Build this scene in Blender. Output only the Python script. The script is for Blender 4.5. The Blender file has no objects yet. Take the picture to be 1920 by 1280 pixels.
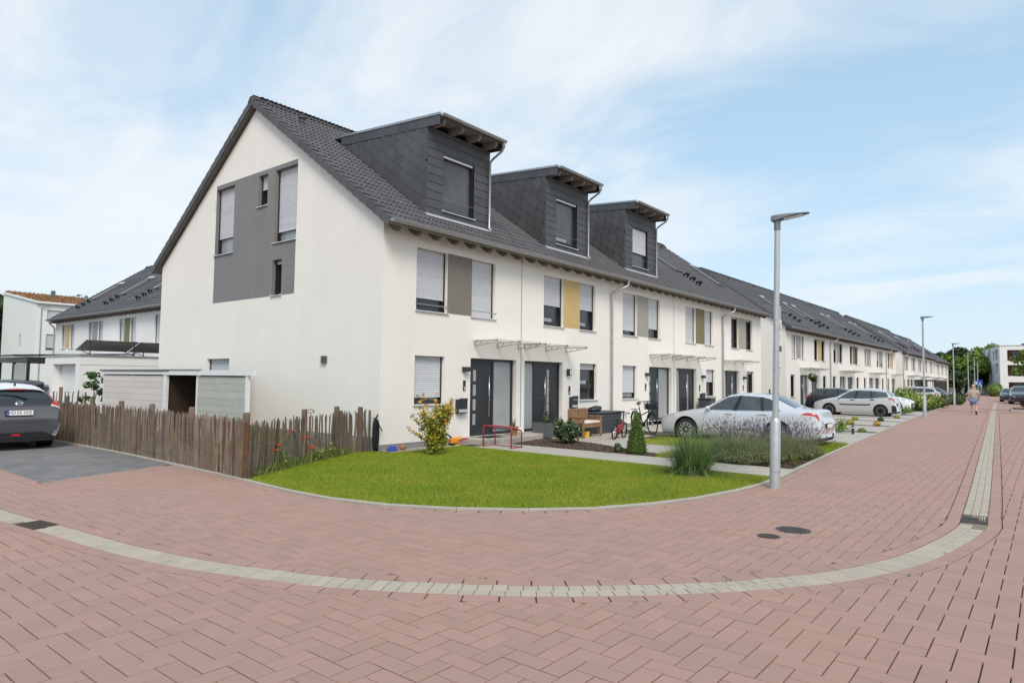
import bpy, bmesh, math, random
import numpy as np
from mathutils import Vector, Matrix
R_ = math.radians
PI = math.pi
scn = bpy.context.scene
COL = scn.collection
random.seed(7); rng = np.random.default_rng(7)

# ------------------------------------------------------------------ camera
CAM = Vector((-10.551, -12.599, 1.7727)); YAW, PITCH, ROLL = 0.6792, 0.0573, 0.0121
fw = Vector((math.cos(YAW)*math.cos(PITCH), math.sin(YAW)*math.cos(PITCH), math.sin(PITCH)))
rt = fw.cross(Vector((0, 0, 1))).normalized(); up = rt.cross(fw)
rt2 = rt*math.cos(ROLL) + up*math.sin(ROLL); up2 = up*math.cos(ROLL) - rt*math.sin(ROLL)
cd = bpy.data.cameras.new('camera'); cam = bpy.data.objects.new('camera', cd); COL.objects.link(cam)
m = Matrix((rt2, up2, -fw)).transposed().to_4x4(); m.translation = CAM
cam.matrix_world = m
cd.sensor_width = 36; cd.lens = 1247.2/1920*36; cd.clip_start = 0.05; cd.clip_end = 3000
scn.camera = cam

# ------------------------------------------------------------------ sky, sun, exposure
SUN_DIR = Vector((-0.52, -0.56, 0.80)).normalized()     # towards the sun
sun_el = math.asin(SUN_DIR.z); sun_az = math.atan2(SUN_DIR.x, SUN_DIR.y)
world = bpy.data.worlds.new('World'); scn.world = world; world.use_nodes = True
wt = world.node_tree; wt.nodes.clear()
def wn(t, **kw):
    n = wt.nodes.new(t)
    for k, v in kw.items(): setattr(n, k, v)
    return n
def wl(a, b): wt.links.new(a, b)
def wmath(op, a, b=None, clamp=False):
    n = wn('ShaderNodeMath', operation=op, use_clamp=clamp)
    for i, v in enumerate((a, b)):
        if v is None: continue
        if isinstance(v, (int, float)): n.inputs[i].default_value = v
        else: wl(v, n.inputs[i])
    return n.outputs[0]
sky = wn('ShaderNodeTexSky', sky_type='NISHITA', sun_disc=False, sun_elevation=sun_el, sun_rotation=sun_az,
         air_density=1.0, dust_density=1.2, ozone_density=1.5)
tc = wn('ShaderNodeTexCoord'); sp = wn('ShaderNodeSeparateXYZ'); wl(tc.outputs['Generated'], sp.inputs[0])
SKYROT, SKYLOC = -25, (2.5, 1.5, 0)
zz = wmath('ADD', wmath('MAXIMUM', sp.outputs[2], 0.0), 0.26)
cb = wn('ShaderNodeCombineXYZ'); wl(wmath('DIVIDE', sp.outputs[0], zz), cb.inputs[0]); wl(wmath('DIVIDE', sp.outputs[1], zz), cb.inputs[1])
mp = wn('ShaderNodeMapping'); mp.inputs['Rotation'].default_value = (0, 0, R_(SKYROT)); mp.inputs['Scale'].default_value = (1.0, 0.55, 1); mp.inputs['Location'].default_value = SKYLOC
wl(cb.outputs[0], mp.inputs[0])
def wnoise(scale, detail, rough, dist):
    n = wn('ShaderNodeTexNoise'); n.inputs['Scale'].default_value = scale; n.inputs['Detail'].default_value = detail
    n.inputs['Roughness'].default_value = rough; n.inputs['Distortion'].default_value = dist; wl(mp.outputs[0], n.inputs['Vector']); return n.outputs['Fac']
n1 = wnoise(0.62, 7, 0.52, 0.25); n2 = wnoise(2.6, 9, 0.60, 0.9)
s = wmath('ADD', wmath('MULTIPLY', n1, 0.72), wmath('MULTIPLY', n2, 0.28))
mr = wn('ShaderNodeMapRange', interpolation_type='SMOOTHSTEP'); wl(s, mr.inputs[0])
mr.inputs[1].default_value = 0.385; mr.inputs[2].default_value = 0.60; mr.inputs[3].default_value = 0.0; mr.inputs[4].default_value = 0.92
hz = wmath('POWER', wmath('SUBTRACT', 1.0, wmath('MAXIMUM', sp.outputs[2], 0.0)), 6.0)
veil = wn('ShaderNodeMix', data_type='RGBA'); wl(wmath('ADD', 0.62, wmath('MULTIPLY', hz, 0.36), True), veil.inputs[0]); wl(sky.outputs[0], veil.inputs[6]); veil.inputs[7].default_value = (2.75, 4.05, 4.95, 1)   # thin high haze
mx = wn('ShaderNodeMix', data_type='RGBA'); wl(wmath('MAXIMUM', wmath('MULTIPLY', mr.outputs[0], wmath('SUBTRACT', 1.0, wmath('MULTIPLY', hz, 0.5))), wmath('MULTIPLY', hz, 0.55)), mx.inputs[0]); wl(veil.outputs[2], mx.inputs[6])
mx.inputs[7].default_value = (5.0, 5.1, 5.2, 1)                                          # sunlit cloud
bg = wn('ShaderNodeBackground'); bg.inputs[1].default_value = 0.115; wl(mx.outputs[2], bg.inputs[0])
ow = wn('ShaderNodeOutputWorld'); wl(bg.outputs[0], ow.inputs[0])

sd = bpy.data.lights.new('sun', 'SUN'); sd.energy = 1.5; sd.angle = R_(24); sd.color = (1, 0.93, 0.83)
so = bpy.data.objects.new('sun', sd); COL.objects.link(so)
so.rotation_euler = SUN_DIR.to_track_quat('Z', 'Y').to_euler(); so.location = (0, 0, 60)
scn.view_settings.view_transform = 'Standard'; scn.view_settings.look = 'None'
scn.view_settings.gamma = 1; scn.view_settings.exposure = 0.73; scn.view_settings.use_curve_mapping = False

# ------------------------------------------------------------------ materials
MATS = {}
def mat(name, col, rough=0.7, metal=0.0, var=0.0, nscale=3.0, ncol=None, namt=0.0, bump=0.0, bscale=60.0, coat=0.0, spec=0.5,
        trans=0.0, alpha=1.0, emit=None, streak=0.0, isl=0.0, sss=0.0, two=None, twoscale=0.3, twoamt=0.0):
    """Principled with world-space noise colour (ncol at namt), broad second tone (two), per-object / per-island brightness (var), and bump."""
    if name in MATS: return MATS[name]
    M = bpy.data.materials.new(name); M.use_nodes = True; nt = M.node_tree; N = nt.nodes; L = nt.links
    b = N['Principled BSDF']
    b.inputs['Roughness'].default_value = rough; b.inputs['Metallic'].default_value = metal
    b.inputs['Coat Weight'].default_value = coat; b.inputs['Coat Roughness'].default_value = 0.05
    b.inputs['Specular IOR Level'].default_value = spec
    b.inputs['Transmission Weight'].default_value = trans; b.inputs['Alpha'].default_value = alpha
    if emit: b.inputs['Emission Color'].default_value = (*emit[:3], 1); b.inputs['Emission Strength'].default_value = emit[3]
    geo = N.new('ShaderNodeNewGeometry')
    rgb = N.new('ShaderNodeRGB'); rgb.outputs[0].default_value = (*col, 1); cur = rgb.outputs[0]
    def noise(sc, det=4, vec=None, rough=0.6):
        t = N.new('ShaderNodeTexNoise'); t.inputs['Scale'].default_value = sc; t.inputs['Detail'].default_value = det; t.inputs['Roughness'].default_value = rough
        L.new(vec or geo.outputs['Position'], t.inputs['Vector']); return t.outputs['Fac']
    def ramp(f, a, c):
        r = N.new('ShaderNodeMapRange'); L.new(f, r.inputs[0]); r.inputs[1].default_value = a; r.inputs[2].default_value = c; return r.outputs[0]
    def mixc(f, a, colr):
        x = N.new('ShaderNodeMix'); x.data_type = 'RGBA'
        if isinstance(f, float): x.inputs[0].default_value = f
        else: L.new(f, x.inputs[0])
        L.new(a, x.inputs[6])
        if isinstance(colr, tuple): x.inputs[7].default_value = (*colr, 1)
        else: L.new(colr, x.inputs[7])
        return x.outputs[2]
    def mul(a, k):
        x = N.new('ShaderNodeMath'); x.operation = 'MULTIPLY'; L.new(a, x.inputs[0]); x.inputs[1].default_value = k; return x.outputs[0]
    if two: cur = mixc(mul(ramp(noise(twoscale, 5), .38, .66), twoamt), cur, two)
    if namt: cur = mixc(mul(ramp(noise(nscale, 6), .35, .7), namt), cur, ncol or tuple(c*.6 for c in col))
    if streak:                                   # rain streaks: noise stretched along z
        mpp = N.new('ShaderNodeMapping'); mpp.inputs['Scale'].default_value = (2.2, 2.2, .16); L.new(geo.outputs['Position'], mpp.inputs[0])
        cur = mixc(mul(ramp(noise(1.6, 6, mpp.outputs[0]), .45, .8), streak), cur, tuple(c*.62 for c in col))
    if var or isl:
        oi = N.new('ShaderNodeObjectInfo')
        ad = N.new('ShaderNodeMath'); ad.operation = 'ADD'; L.new(oi.outputs['Random'], ad.inputs[0])
        L.new(geo.outputs['Random Per Island'], ad.inputs[1])
        fr = N.new('ShaderNodeMath'); fr.operation = 'FRACT'; L.new(ad.outputs[0], fr.inputs[0])
        mrr = N.new('ShaderNodeMapRange'); L.new(fr.outputs[0], mrr.inputs[0]); v = var or isl
        mrr.inputs[3].default_value = 1-v; mrr.inputs[4].default_value = 1+v
        h = N.new('ShaderNodeHueSaturation'); L.new(cur, h.inputs['Color']); L.new(mrr.outputs[0], h.inputs['Value'])
        hm = N.new('ShaderNodeMapRange'); L.new(fr.outputs[0], hm.inputs[0]); hm.inputs[3].default_value = 0.5+v*0.05; hm.inputs[4].default_value = 0.5-v*0.05
        L.new(hm.outputs[0], h.inputs['Hue']); cur = h.outputs[0]
    L.new(cur, b.inputs['Base Color'])
    if bump:
        bp = N.new('ShaderNodeBump'); bp.inputs['Strength'].default_value = bump; bp.inputs['Distance'].default_value = 0.01
        L.new(noise(bscale, 4), bp.inputs['Height']); L.new(bp.outputs[0], b.inputs['Normal'])
    MATS[name] = M
    return M

M_wall = mat('wall_render', (0.87, 0.825, 0.765), .9, ncol=(0.80, 0.75, 0.685), nscale=.7, namt=.5, streak=.06, bump=.35, bscale=140)
M_wallw = mat('wall_white', (0.83, 0.815, 0.79), .9, ncol=(0.76, 0.74, .71), nscale=.6, namt=.4, streak=.05, bump=.3, bscale=120)
M_plinth = mat('plinth_render', (0.30, 0.285, 0.29), .9, namt=.35, nscale=2, bump=.4, bscale=90)
M_gpanel = mat('gable_grey', (0.235, 0.225, 0.225), .9, namt=.22, nscale=1.2, streak=.2, bump=.35, bscale=120)
M_tile = mat('roof_concrete', (0.082, 0.078, 0.084), .62, var=.16, namt=.4, nscale=1.5, ncol=(.13, .122, .122), bump=.25, bscale=120)
M_verge = mat('verge_concrete', (0.085, 0.081, 0.085), .6, var=.14, namt=.3, nscale=3, ncol=(.12, .115, .115))
M_slate = mat('fibre_cement', (0.082, 0.080, 0.086), .45, var=.15, namt=.3, nscale=4, ncol=(.09, .085, .09))
M_slatef = mat('fibre_cement_front', (0.075, 0.076, 0.083), .55, var=.12, namt=.25, nscale=4)
M_anth = mat('anthracite', (0.028, 0.029, 0.033), .42, namt=.2, nscale=6)
M_frame = mat('window_plastic', (0.022, 0.023, 0.027), .38)
M_shut = mat('shutter_aluminium', (0.60, 0.60, 0.63), .5, var=.05, namt=.12, nscale=5)
M_alu = mat('sill_aluminium', (0.66, 0.66, 0.67), .42, metal=.4, namt=.15, nscale=8)
M_zinc = mat('zinc_sheet', (0.47, 0.47, 0.46), .42, metal=.75, namt=.45, nscale=5, ncol=(.26, .255, .25))
M_galv = mat('galvanised_steel', (0.52, 0.535, 0.545), .48, metal=.55, namt=.5, nscale=9, ncol=(.36, .38, .39), bump=.1, bscale=40)
M_steel = mat('brushed_steel', (0.62, 0.62, 0.62), .25, metal=.95)
M_rafter = mat('rafter_wood', (0.165, 0.145, 0.12), .8, var=.12, namt=.4, nscale=9)
M_soffit = mat('soffit_wood', (0.27, 0.245, 0.215), .8, namt=.3, nscale=5)
M_glass = mat('window_glass', (0.012, 0.014, 0.017), .03, spec=.8)
M_gcurt = mat('curtain_and_reflection_glass', (0.34, 0.35, 0.36), .08, spec=.6, namt=.55, nscale=2.2, ncol=(.13, .14, .15))  # on open sashes the pale tone is a painted sky reflection
M_frost = mat('frosted_glass', (0.36, 0.385, 0.385), .16, spec=.6, namt=.35, nscale=1.3, ncol=(.24, .26, .265))
M_clear = mat('canopy_glass', (0.78, 0.84, 0.82), .05, alpha=.28, spec=.6)
M_black = mat('black_plastic', (0.012, 0.012, 0.013), .5)
M_rubber = mat('tyre_rubber', (0.018, 0.018, 0.018), .85)
M_white = mat('white_paint', (0.80, 0.80, 0.79), .55, namt=.15, nscale=3)
M_yellow = mat('panel_yellow', (0.60, 0.42, 0.19), .9, namt=.15, nscale=2, bump=.3, bscale=120)
M_taupe = mat('panel_taupe', (0.215, 0.19, 0.165), .9, namt=.15, nscale=2, bump=.3, bscale=120)
M_beige = mat('panel_beige', (0.36, 0.335, 0.30), .9, namt=.15, nscale=2, bump=.3, bscale=120)
M_olive = mat('panel_olive', (0.20, 0.18, 0.095), .9, namt=.15, nscale=2, bump=.3, bscale=120)
M_sage = mat('panel_sage', (0.37, 0.36, 0.29), .9, namt=.15, nscale=2, bump=.3, bscale=120)
M_lgrey = mat('panel_grey', (0.33, 0.325, 0.32), .9, namt=.15, nscale=2, bump=.3, bscale=120)
M_brick = mat('red_paver', (0.405, 0.243, 0.195), .88, isl=.055, namt=.22, nscale=5, ncol=(.33, .215, .18), two=(.345, .24, .20), twoscale=.3, twoamt=.5, bump=.5, bscale=170)
M_joint = mat('paver_joint', (0.05, 0.036, 0.028), .95, namt=.5, nscale=6, ncol=(.05, .055, .025), bump=.5, bscale=90)
M_sett = mat('gutter_sett', (0.45, 0.385, 0.31), .9, isl=.075, namt=.3, nscale=4, ncol=(.35, .30, .245), bump=.5, bscale=150)
M_gjoint = mat('sett_joint', (0.23, 0.195, 0.155), .95, namt=.4, nscale=7, bump=.4, bscale=90)
M_kerb = mat('kerb_concrete', (0.44, 0.40, 0.345), .9, isl=.06, namt=.4, nscale=3, ncol=(.32, .30, .27), bump=.4, bscale=110)
M_slab = mat('path_concrete', (0.45, 0.405, 0.35), .9, isl=.05, namt=.4, nscale=2.5, ncol=(.37, .345, .315), bump=.4, bscale=110)
M_dark = mat('drive_paver', (0.185, 0.175, 0.168), .82, isl=.13, namt=.5, nscale=2.5, ncol=(.115, .112, .115), two=(.26, .25, .245), twoscale=.8, twoamt=.5, bump=.4, bscale=120)
M_djoint = mat('drive_joint', (0.07, 0.068, 0.066), .95)
M_soil = mat('garden_soil', (0.075, 0.062, 0.048), .95, namt=.6, nscale=2.2, ncol=(.05, .065, .022), bump=.6, bscale=30)
M_land = mat('land_grass', (0.075, 0.095, 0.03), .95, namt=.5, nscale=.3, ncol=(.06, .055, .03))
M_turf = mat('lawn_soil', (0.10, 0.125, 0.022), .95, namt=.5, nscale=2.5, ncol=(.10, .085, .03), bump=.5, bscale=60)
M_grass = mat('grass_blade', (0.235, 0.315, 0.010), .65, isl=.26, two=(.36, .35, .03), twoscale=.5, twoamt=.75, namt=.55, nscale=1.1, ncol=(.13, .235, .006))
M_rough = mat('tall_grass', (0.13, 0.185, 0.03), .6, isl=.3, namt=.5, nscale=2, ncol=(.21, .20, .055))
M_mulch = mat('bark_mulch', (0.105, 0.072, 0.052), .95, isl=.45)
M_gravel = mat('pebble', (0.34, 0.30, 0.26), .9, isl=.45)
M_pale = mat('fence_wood', (0.175, 0.128, 0.092), .9, var=.34, namt=.5, nscale=13, ncol=(.10, .07, .048), two=(.25, .195, .15), twoscale=5, twoamt=.7, bump=.6, bscale=45)
M_paleo = mat('fence_bark', (0.15, 0.07, 0.032), .9, namt=.7, nscale=8, ncol=(.05, .035, .025), bump=.6, bscale=40)
M_wire = mat('fence_wire', (0.42, 0.41, 0.39), .45, metal=.8)
M_pink = mat('shed_pink_paint', (0.70, 0.62, 0.59), .75, var=.05, namt=.35, nscale=3, ncol=(.60, .53, .50))
M_green = mat('shed_green_paint', (0.50, 0.495, 0.44), .75, var=.05, namt=.25, nscale=3)
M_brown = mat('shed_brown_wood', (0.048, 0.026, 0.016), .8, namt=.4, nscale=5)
M_felt = mat('roof_felt', (0.16, 0.155, 0.15), .9, namt=.4, nscale=4)
M_teak = mat('teak_wood', (0.30, 0.165, 0.083), .65, var=.18, namt=.5, nscale=10, ncol=(.19, .10, .05))
M_cush = mat('cushion_cloth', (0.74, 0.66, 0.61), .95, bump=.4, bscale=60)
M_resin = mat('resin_grey', (0.062, 0.067, 0.075), .6, var=.08, namt=.2, nscale=6)
M_pot = mat('planter_stone', (0.125, 0.13, 0.135), .85, namt=.4, nscale=5, bump=.4, bscale=60)
M_red = mat('red_lacquer', (0.42, 0.022, 0.035), .38, coat=.3)
M_net = mat('goal_net', (0.03, 0.03, 0.032), .9)
M_lamp = mat('lamp_grey', (0.20, 0.205, 0.215), .5, metal=.3, namt=.2, nscale=6)
M_lens = mat('lamp_lens', (0.72, 0.74, 0.75), .2)
M_tail = mat('tail_light_red', (0.48, 0.012, 0.014), .12, coat=1)
M_tailw = mat('tail_light_clear', (0.66, 0.60, 0.58), .12, coat=1)
M_head = mat('headlight_glass', (0.33, 0.35, 0.37), .08, coat=1, spec=.8)
M_chrome = mat('chrome', (0.78, 0.78, 0.78), .1, metal=1)
M_alloy = mat('alloy_rim', (0.58, 0.58, 0.59), .3, metal=.85)
M_rimst = mat('steel_rim', (0.36, 0.36, 0.36), .45, metal=.6)
M_cglass = mat('car_glass', (0.022, 0.026, 0.028), .03, spec=.9, coat=.4)
M_cglassl = mat('car_glass_light', (0.06, 0.066, 0.068), .03, spec=.9, coat=.5, namt=.9, nscale=2.2, ncol=(.015, .018, .018))  # uneven tone painted in as reflections on the car windows
M_gref = mat('painted_reflection_glass', (0.115, 0.115, 0.115), .06, spec=.5, namt=.7, nscale=1.1, ncol=(.03, .03, .032))  # grey patches in the colour stand for the sky's reflection
M_silver = mat('silver_paint', (0.70, 0.70, 0.72), .34, metal=.35, coat=1)
M_silver2 = mat('silver_paint_warm', (0.62, 0.62, 0.62), .36, metal=.4, coat=1)
M_greyp = mat('grey_paint', (0.115, 0.115, 0.128), .36, metal=.4, coat=1)
M_whitep = mat('white_car_paint', (0.80, 0.80, 0.80), .3, coat=1)
M_blackp = mat('black_car_paint', (0.018, 0.018, 0.021), .25, coat=1)
M_navyp = mat('dark_car_paint', (0.035, 0.037, 0.045), .28, metal=.3, coat=1)
M_plate = mat('plate_white', (0.80, 0.80, 0.79), .4)
M_blue = mat('plate_blue', (0.012, 0.06, 0.36), .4)
M_ink = mat('plate_ink', (0.012, 0.012, 0.012), .5)
M_iron = mat('cast_iron', (0.075, 0.073, 0.072), .6, metal=.4, namt=.5, nscale=12, bump=.3, bscale=60)
M_rust = mat('grate_iron', (0.10, 0.075, 0.058), .75, metal=.3, namt=.5, nscale=12)
M_leafd = mat('leaf_dark', (0.048, 0.085, 0.02), .45, isl=.4)
M_leafr = mat('leaf_rhodo', (0.055, 0.095, 0.028), .4, isl=.35)
M_leafy = mat('leaf_yellow_green', (0.36, 0.32, 0.028), .5, isl=.35)
M_leafo = mat('leaf_orange', (0.56, 0.33, 0.035), .5, isl=.3)
M_leafb = mat('leaf_bright', (0.14, 0.215, 0.022), .5, isl=.35)
M_leafp = mat('leaf_pine', (0.035, 0.06, 0.022), .6, isl=.4)
M_conif = mat('conifer_leaf', (0.075, 0.135, 0.016), .6, isl=.35)
M_reed = mat('ornamental_blade', (0.115, 0.19, 0.055), .5, isl=.3)
M_straw = mat('dry_blade', (0.34, 0.255, 0.15), .8, isl=.3)
M_lavs = mat('lavender_leaf', (0.205, 0.235, 0.105), .7, isl=.3)
M_lavf = mat('lavender_flower', (0.135, 0.105, 0.17), .8, isl=.35)
M_bark = mat('bark', (0.085, 0.066, 0.05), .9, namt=.5, nscale=14)
M_poppy = mat('poppy_petal', (0.72, 0.045, 0.025), .6, isl=.15)
M_sedum = mat('sedum', (0.32, 0.155, 0.075), .95, isl=.3, namt=.5, nscale=1.5, ncol=(.20, .14, .05))
M_skin = mat('skin', (0.50, 0.30, 0.215), .6)
M_shirt = mat('beige_cloth', (0.46, 0.375, 0.325), .95, namt=.2, nscale=12)
M_denim = mat('blue_denim', (0.20, 0.25, 0.40), .95, namt=.3, nscale=20)
M_cap = mat('salmon_cap', (0.62, 0.42, 0.31), .9)
M_wood2 = mat('cedar_boards', (0.095, 0.042, 0.027), .8, namt=.3, nscale=4)
M_orange = mat('toy_orange', (0.80, 0.26, 0.02), .4)
M_ytoy = mat('toy_yellow', (0.78, 0.50, 0.03), .4)
M_gtoy = mat('toy_green', (0.03, 0.30, 0.07), .4)
M_btoy = mat('toy_blue', (0.07, 0.10, 0.42), .35)
M_ptoy = mat('toy_pink', (0.55, 0.06, 0.14), .4)
M_terra = mat('terracotta', (0.36, 0.15, 0.07), .8)
M_solar = mat('solar_cells', (0.045, 0.042, 0.045), .12, spec=.8, coat=.5)
M_sback = mat('solar_backsheet', (0.24, 0.22, 0.21), .5)

# ------------------------------------------------------------------ object helpers
def put(o, parent=None, loc=None, rot=None):
    COL.objects.link(o)
    if parent is not None: o.parent = parent
    if loc is not None: o.location = loc
    if rot is not None: o.rotation_euler = rot
    return o
def tag(o, label=None, cat=None, group=None, kind=None):
    if label: o['label'] = label
    if cat: o['category'] = cat
    if group: o['group'] = group
    if kind: o['kind'] = kind
    return o
def thing(name, label, cat, loc=(0, 0, 0), rz=0, group=None):
    return tag(put(bpy.data.objects.new(name, None), None, loc, (0, 0, rz)), label, cat, group)
def mesh_np(name, V, F, material, smooth=False):
    """mesh from an (n,3) array and an (m,k) face array, fast"""
    V = np.asarray(V, np.float32); F = np.asarray(F, np.int32); k = F.shape[1]
    me = bpy.data.meshes.new(name); me.vertices.add(len(V)); me.vertices.foreach_set('co', V.ravel())
    me.loops.add(F.size); me.loops.foreach_set('vertex_index', F.ravel())
    me.polygons.add(len(F)); me.polygons.foreach_set('loop_start', np.arange(0, F.size, k, dtype=np.int32))
    if smooth: me.polygons.foreach_set('use_smooth', np.ones(len(F), bool))
    me.update(calc_edges=True)
    if material: me.materials.append(material)
    return me
class MB:
    """collects shapes, then links them as ONE mesh object"""
    def __init__(s): s.v = []; s.f = []
    def add(s, V, F, T=None):
        o = len(s.v)
        if T is not None: V = [T @ Vector(p) for p in V]
        s.v += [tuple(p) for p in V]; s.f += [tuple(i+o for i in f) for f in F]; return s
    def box(s, x0, x1, y0, y1, z0, z1, T=None):
        V = [(x0, y0, z0), (x1, y0, z0), (x1, y1, z0), (x0, y1, z0), (x0, y0, z1), (x1, y0, z1), (x1, y1, z1), (x0, y1, z1)]
        return s.add(V, [(0, 3, 2, 1), (4, 5, 6, 7), (0, 1, 5, 4), (1, 2, 6, 5), (2, 3, 7, 6), (3, 0, 4, 7)], T)
    def bbox(s, x0, x1, y0, y1, z0, z1, b=.01, T=None):
        """box with chamfered edges"""
        bm = bmesh.new(); bmesh.ops.create_cube(bm, size=1)
        for v in bm.verts: v.co = Vector(((x0+x1)/2+v.co.x*(x1-x0), (y0+y1)/2+v.co.y*(y1-y0), (z0+z1)/2+v.co.z*(z1-z0)))
        bmesh.ops.bevel(bm, geom=list(bm.edges), offset=b, segments=2, affect='EDGES', profile=.6)
        bm.verts.index_update(); V = [v.co.copy() for v in bm.verts]; F = [[v.index for v in f.verts] for f in bm.faces]; bm.free()
        return s.add(V, F, T)
    def poly(s, P, T=None): return s.add(P, [tuple(range(len(P)))], T)
    def prism(s, P, d, T=None):
        """polygon P (3d points) extruded by vector d"""
        n = len(P); P = [Vector(p) for p in P]; d = Vector(d)
        V = P+[p+d for p in P]
        F = [tuple(range(n))[::-1], tuple(range(n, 2*n))]+[(i, (i+1) % n, n+(i+1) % n, n+i) for i in range(n)]
        nr = Vector((0, 0, 0))
        for i in range(n): nr += P[i].cross(P[(i+1) % n])
        if nr.dot(d) < 0: F = [f[::-1] for f in F]
        return s.add(V, F, T)
    def tube(s, pts, r, n=8, cap=True, T=None):
        pts = [Vector(p) for p in pts]; m_ = len(pts)
        rs = r if isinstance(r, (list, tuple)) else [r]*m_
        V = []; F = []; prev = None
        for i, p in enumerate(pts):
            d = (pts[min(i+1, m_-1)]-pts[max(i-1, 0)]).normalized()
            if prev is None: a = d.orthogonal().normalized()
            else: a = (prev-d*prev.dot(d)); a = a.normalized() if a.length > 1e-6 else d.orthogonal().normalized()
            prev = a; b_ = d.cross(a)
            for k in range(n):
                t = 2*PI*k/n; V.append(p+(a*math.cos(t)+b_*math.sin(t))*rs[i])
        for i in range(m_-1):
            for k in range(n): F.append((i*n+k, i*n+(k+1) % n, (i+1)*n+(k+1) % n, (i+1)*n+k))
        if cap: F += [tuple(range(n))[::-1], tuple(range((m_-1)*n, m_*n))]
        return s.add(V, F, T)
    def lathe(s, prof, n=16, T=None):
        """profile of (radius, z) around z"""
        V = []; F = []; m_ = len(prof)
        for r, z in prof:
            for k in range(n): V.append((r*math.cos(2*PI*k/n), r*math.sin(2*PI*k/n), z))
        for i in range(m_-1):
            for k in range(n): F.append((i*n+k, i*n+(k+1) % n, (i+1)*n+(k+1) % n, (i+1)*n+k))
        F += [tuple(range(n))[::-1], tuple(range((m_-1)*n, m_*n))]
        return s.add(V, F, T)
    def ball(s, c, r, n=12, m_=8, T=None):
        rx, ry, rz = r if isinstance(r, (tuple, list)) else (r, r, r)
        V = [(c[0], c[1], c[2]-rz)]; F = []
        for i in range(1, m_):
            a = -PI/2+PI*i/m_
            for k in range(n): V.append((c[0]+rx*math.cos(a)*math.cos(2*PI*k/n), c[1]+ry*math.cos(a)*math.sin(2*PI*k/n), c[2]+rz*math.sin(a)))
        V.append((c[0], c[1], c[2]+rz)); e = len(V)-1
        for k in range(n): F.append((0, 1+(k+1) % n, 1+k)); F.append((e, e-n+k, e-n+(k+1) % n))
        for i in range(m_-2):
            for k in range(n): F.append((1+i*n+k, 1+i*n+(k+1) % n, 1+(i+1)*n+(k+1) % n, 1+(i+1)*n+k))
        return s.add(V, F, T)
    def mesh(s, name, material, smooth=False, sharp=None):
        me = bpy.data.meshes.new(name); me.from_pydata(s.v, [], s.f); me.update()
        if material: me.materials.append(material)
        if smooth:
            me.polygons.foreach_set('use_smooth', [True]*len(me.polygons))
            if sharp: me.set_sharp_from_angle(angle=R_(sharp))
        return me
    def build(s, name, material, parent=None, smooth=False, sharp=None, loc=None, rot=None):
        return put(bpy.data.objects.new(name, s.mesh(name, material, smooth, sharp)), parent, loc, rot)
def one(name, material, parent, fn, *a, **k):
    return getattr(MB(), fn)(*a, **k).build(name, material, parent)
def struct(o): o['kind'] = 'structure'; return o
def stuff(o): o['kind'] = 'stuff'; return o
def inst(name, me, parent, loc=(0, 0, 0), rot=(0, 0, 0), scale=None):
    o = put(bpy.data.objects.new(name, me), parent, loc, rot)
    if scale: o.scale = scale
    return o
def copy_tree(o, parent=None):
    c = o.copy(); COL.objects.link(c); c.parent = parent
    for ch in list(o.children): copy_tree(ch, c)
    return c
def rot_z(a): return Matrix.Rotation(a, 4, 'Z')
def TR(x=0, y=0, z=0): return Matrix.Translation((x, y, z))
def clip_half(P, n, d):
    """keep the part of 2d polygon P where p.n >= d"""
    out = []
    for i in range(len(P)):
        a, b = P[i], P[(i+1) % len(P)]
        da = a[0]*n[0]+a[1]*n[1]-d; db = b[0]*n[0]+b[1]*n[1]-d
        if da >= 0: out.append(a)
        if (da >= 0) != (db >= 0):
            t = da/(da-db); out.append((a[0]+(b[0]-a[0])*t, a[1]+(b[1]-a[1])*t))
    return out
def clip_convex(P, Q):
    """clip 2d polygon P by convex ccw polygon Q"""
    for i in range(len(Q)):
        a, b = Q[i], Q[(i+1) % len(Q)]
        n = (-(b[1]-a[1]), b[0]-a[0]); P = clip_half(P, n, n[0]*a[0]+n[1]*a[1])
        if len(P) < 3: return []
    return P
def area2(P): return abs(sum(P[i][0]*P[(i+1) % len(P)][1]-P[(i+1) % len(P)][0]*P[i][1] for i in range(len(P))))/2
def project(p):
    d = Vector(p)-CAM; z = d.dot(fw)
    return (960+1247.2*d.dot(rt2)/z, 640-1247.2*d.dot(up2)/z, z) if z > .05 else (-9e9, -9e9, z)
def smooth_line(P, step=.12):
    """Catmull-Rom through P, resampled at about step"""
    P = [np.array(p, float) for p in P]; P = [2*P[0]-P[1]]+P+[2*P[-1]-P[-2]]; out = []
    for i in range(1, len(P)-2):
        a, b, c, d = P[i-1:i+3]; n = max(1, int(np.linalg.norm(c-b)/step))
        for k in range(n):
            t = k/n; out.append(.5*((2*b)+(c-a)*t+(2*a-5*b+4*c-d)*t*t+(3*b-a-3*c+d)*t**3))
    out.append(P[-2]); return np.array(out)
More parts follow.
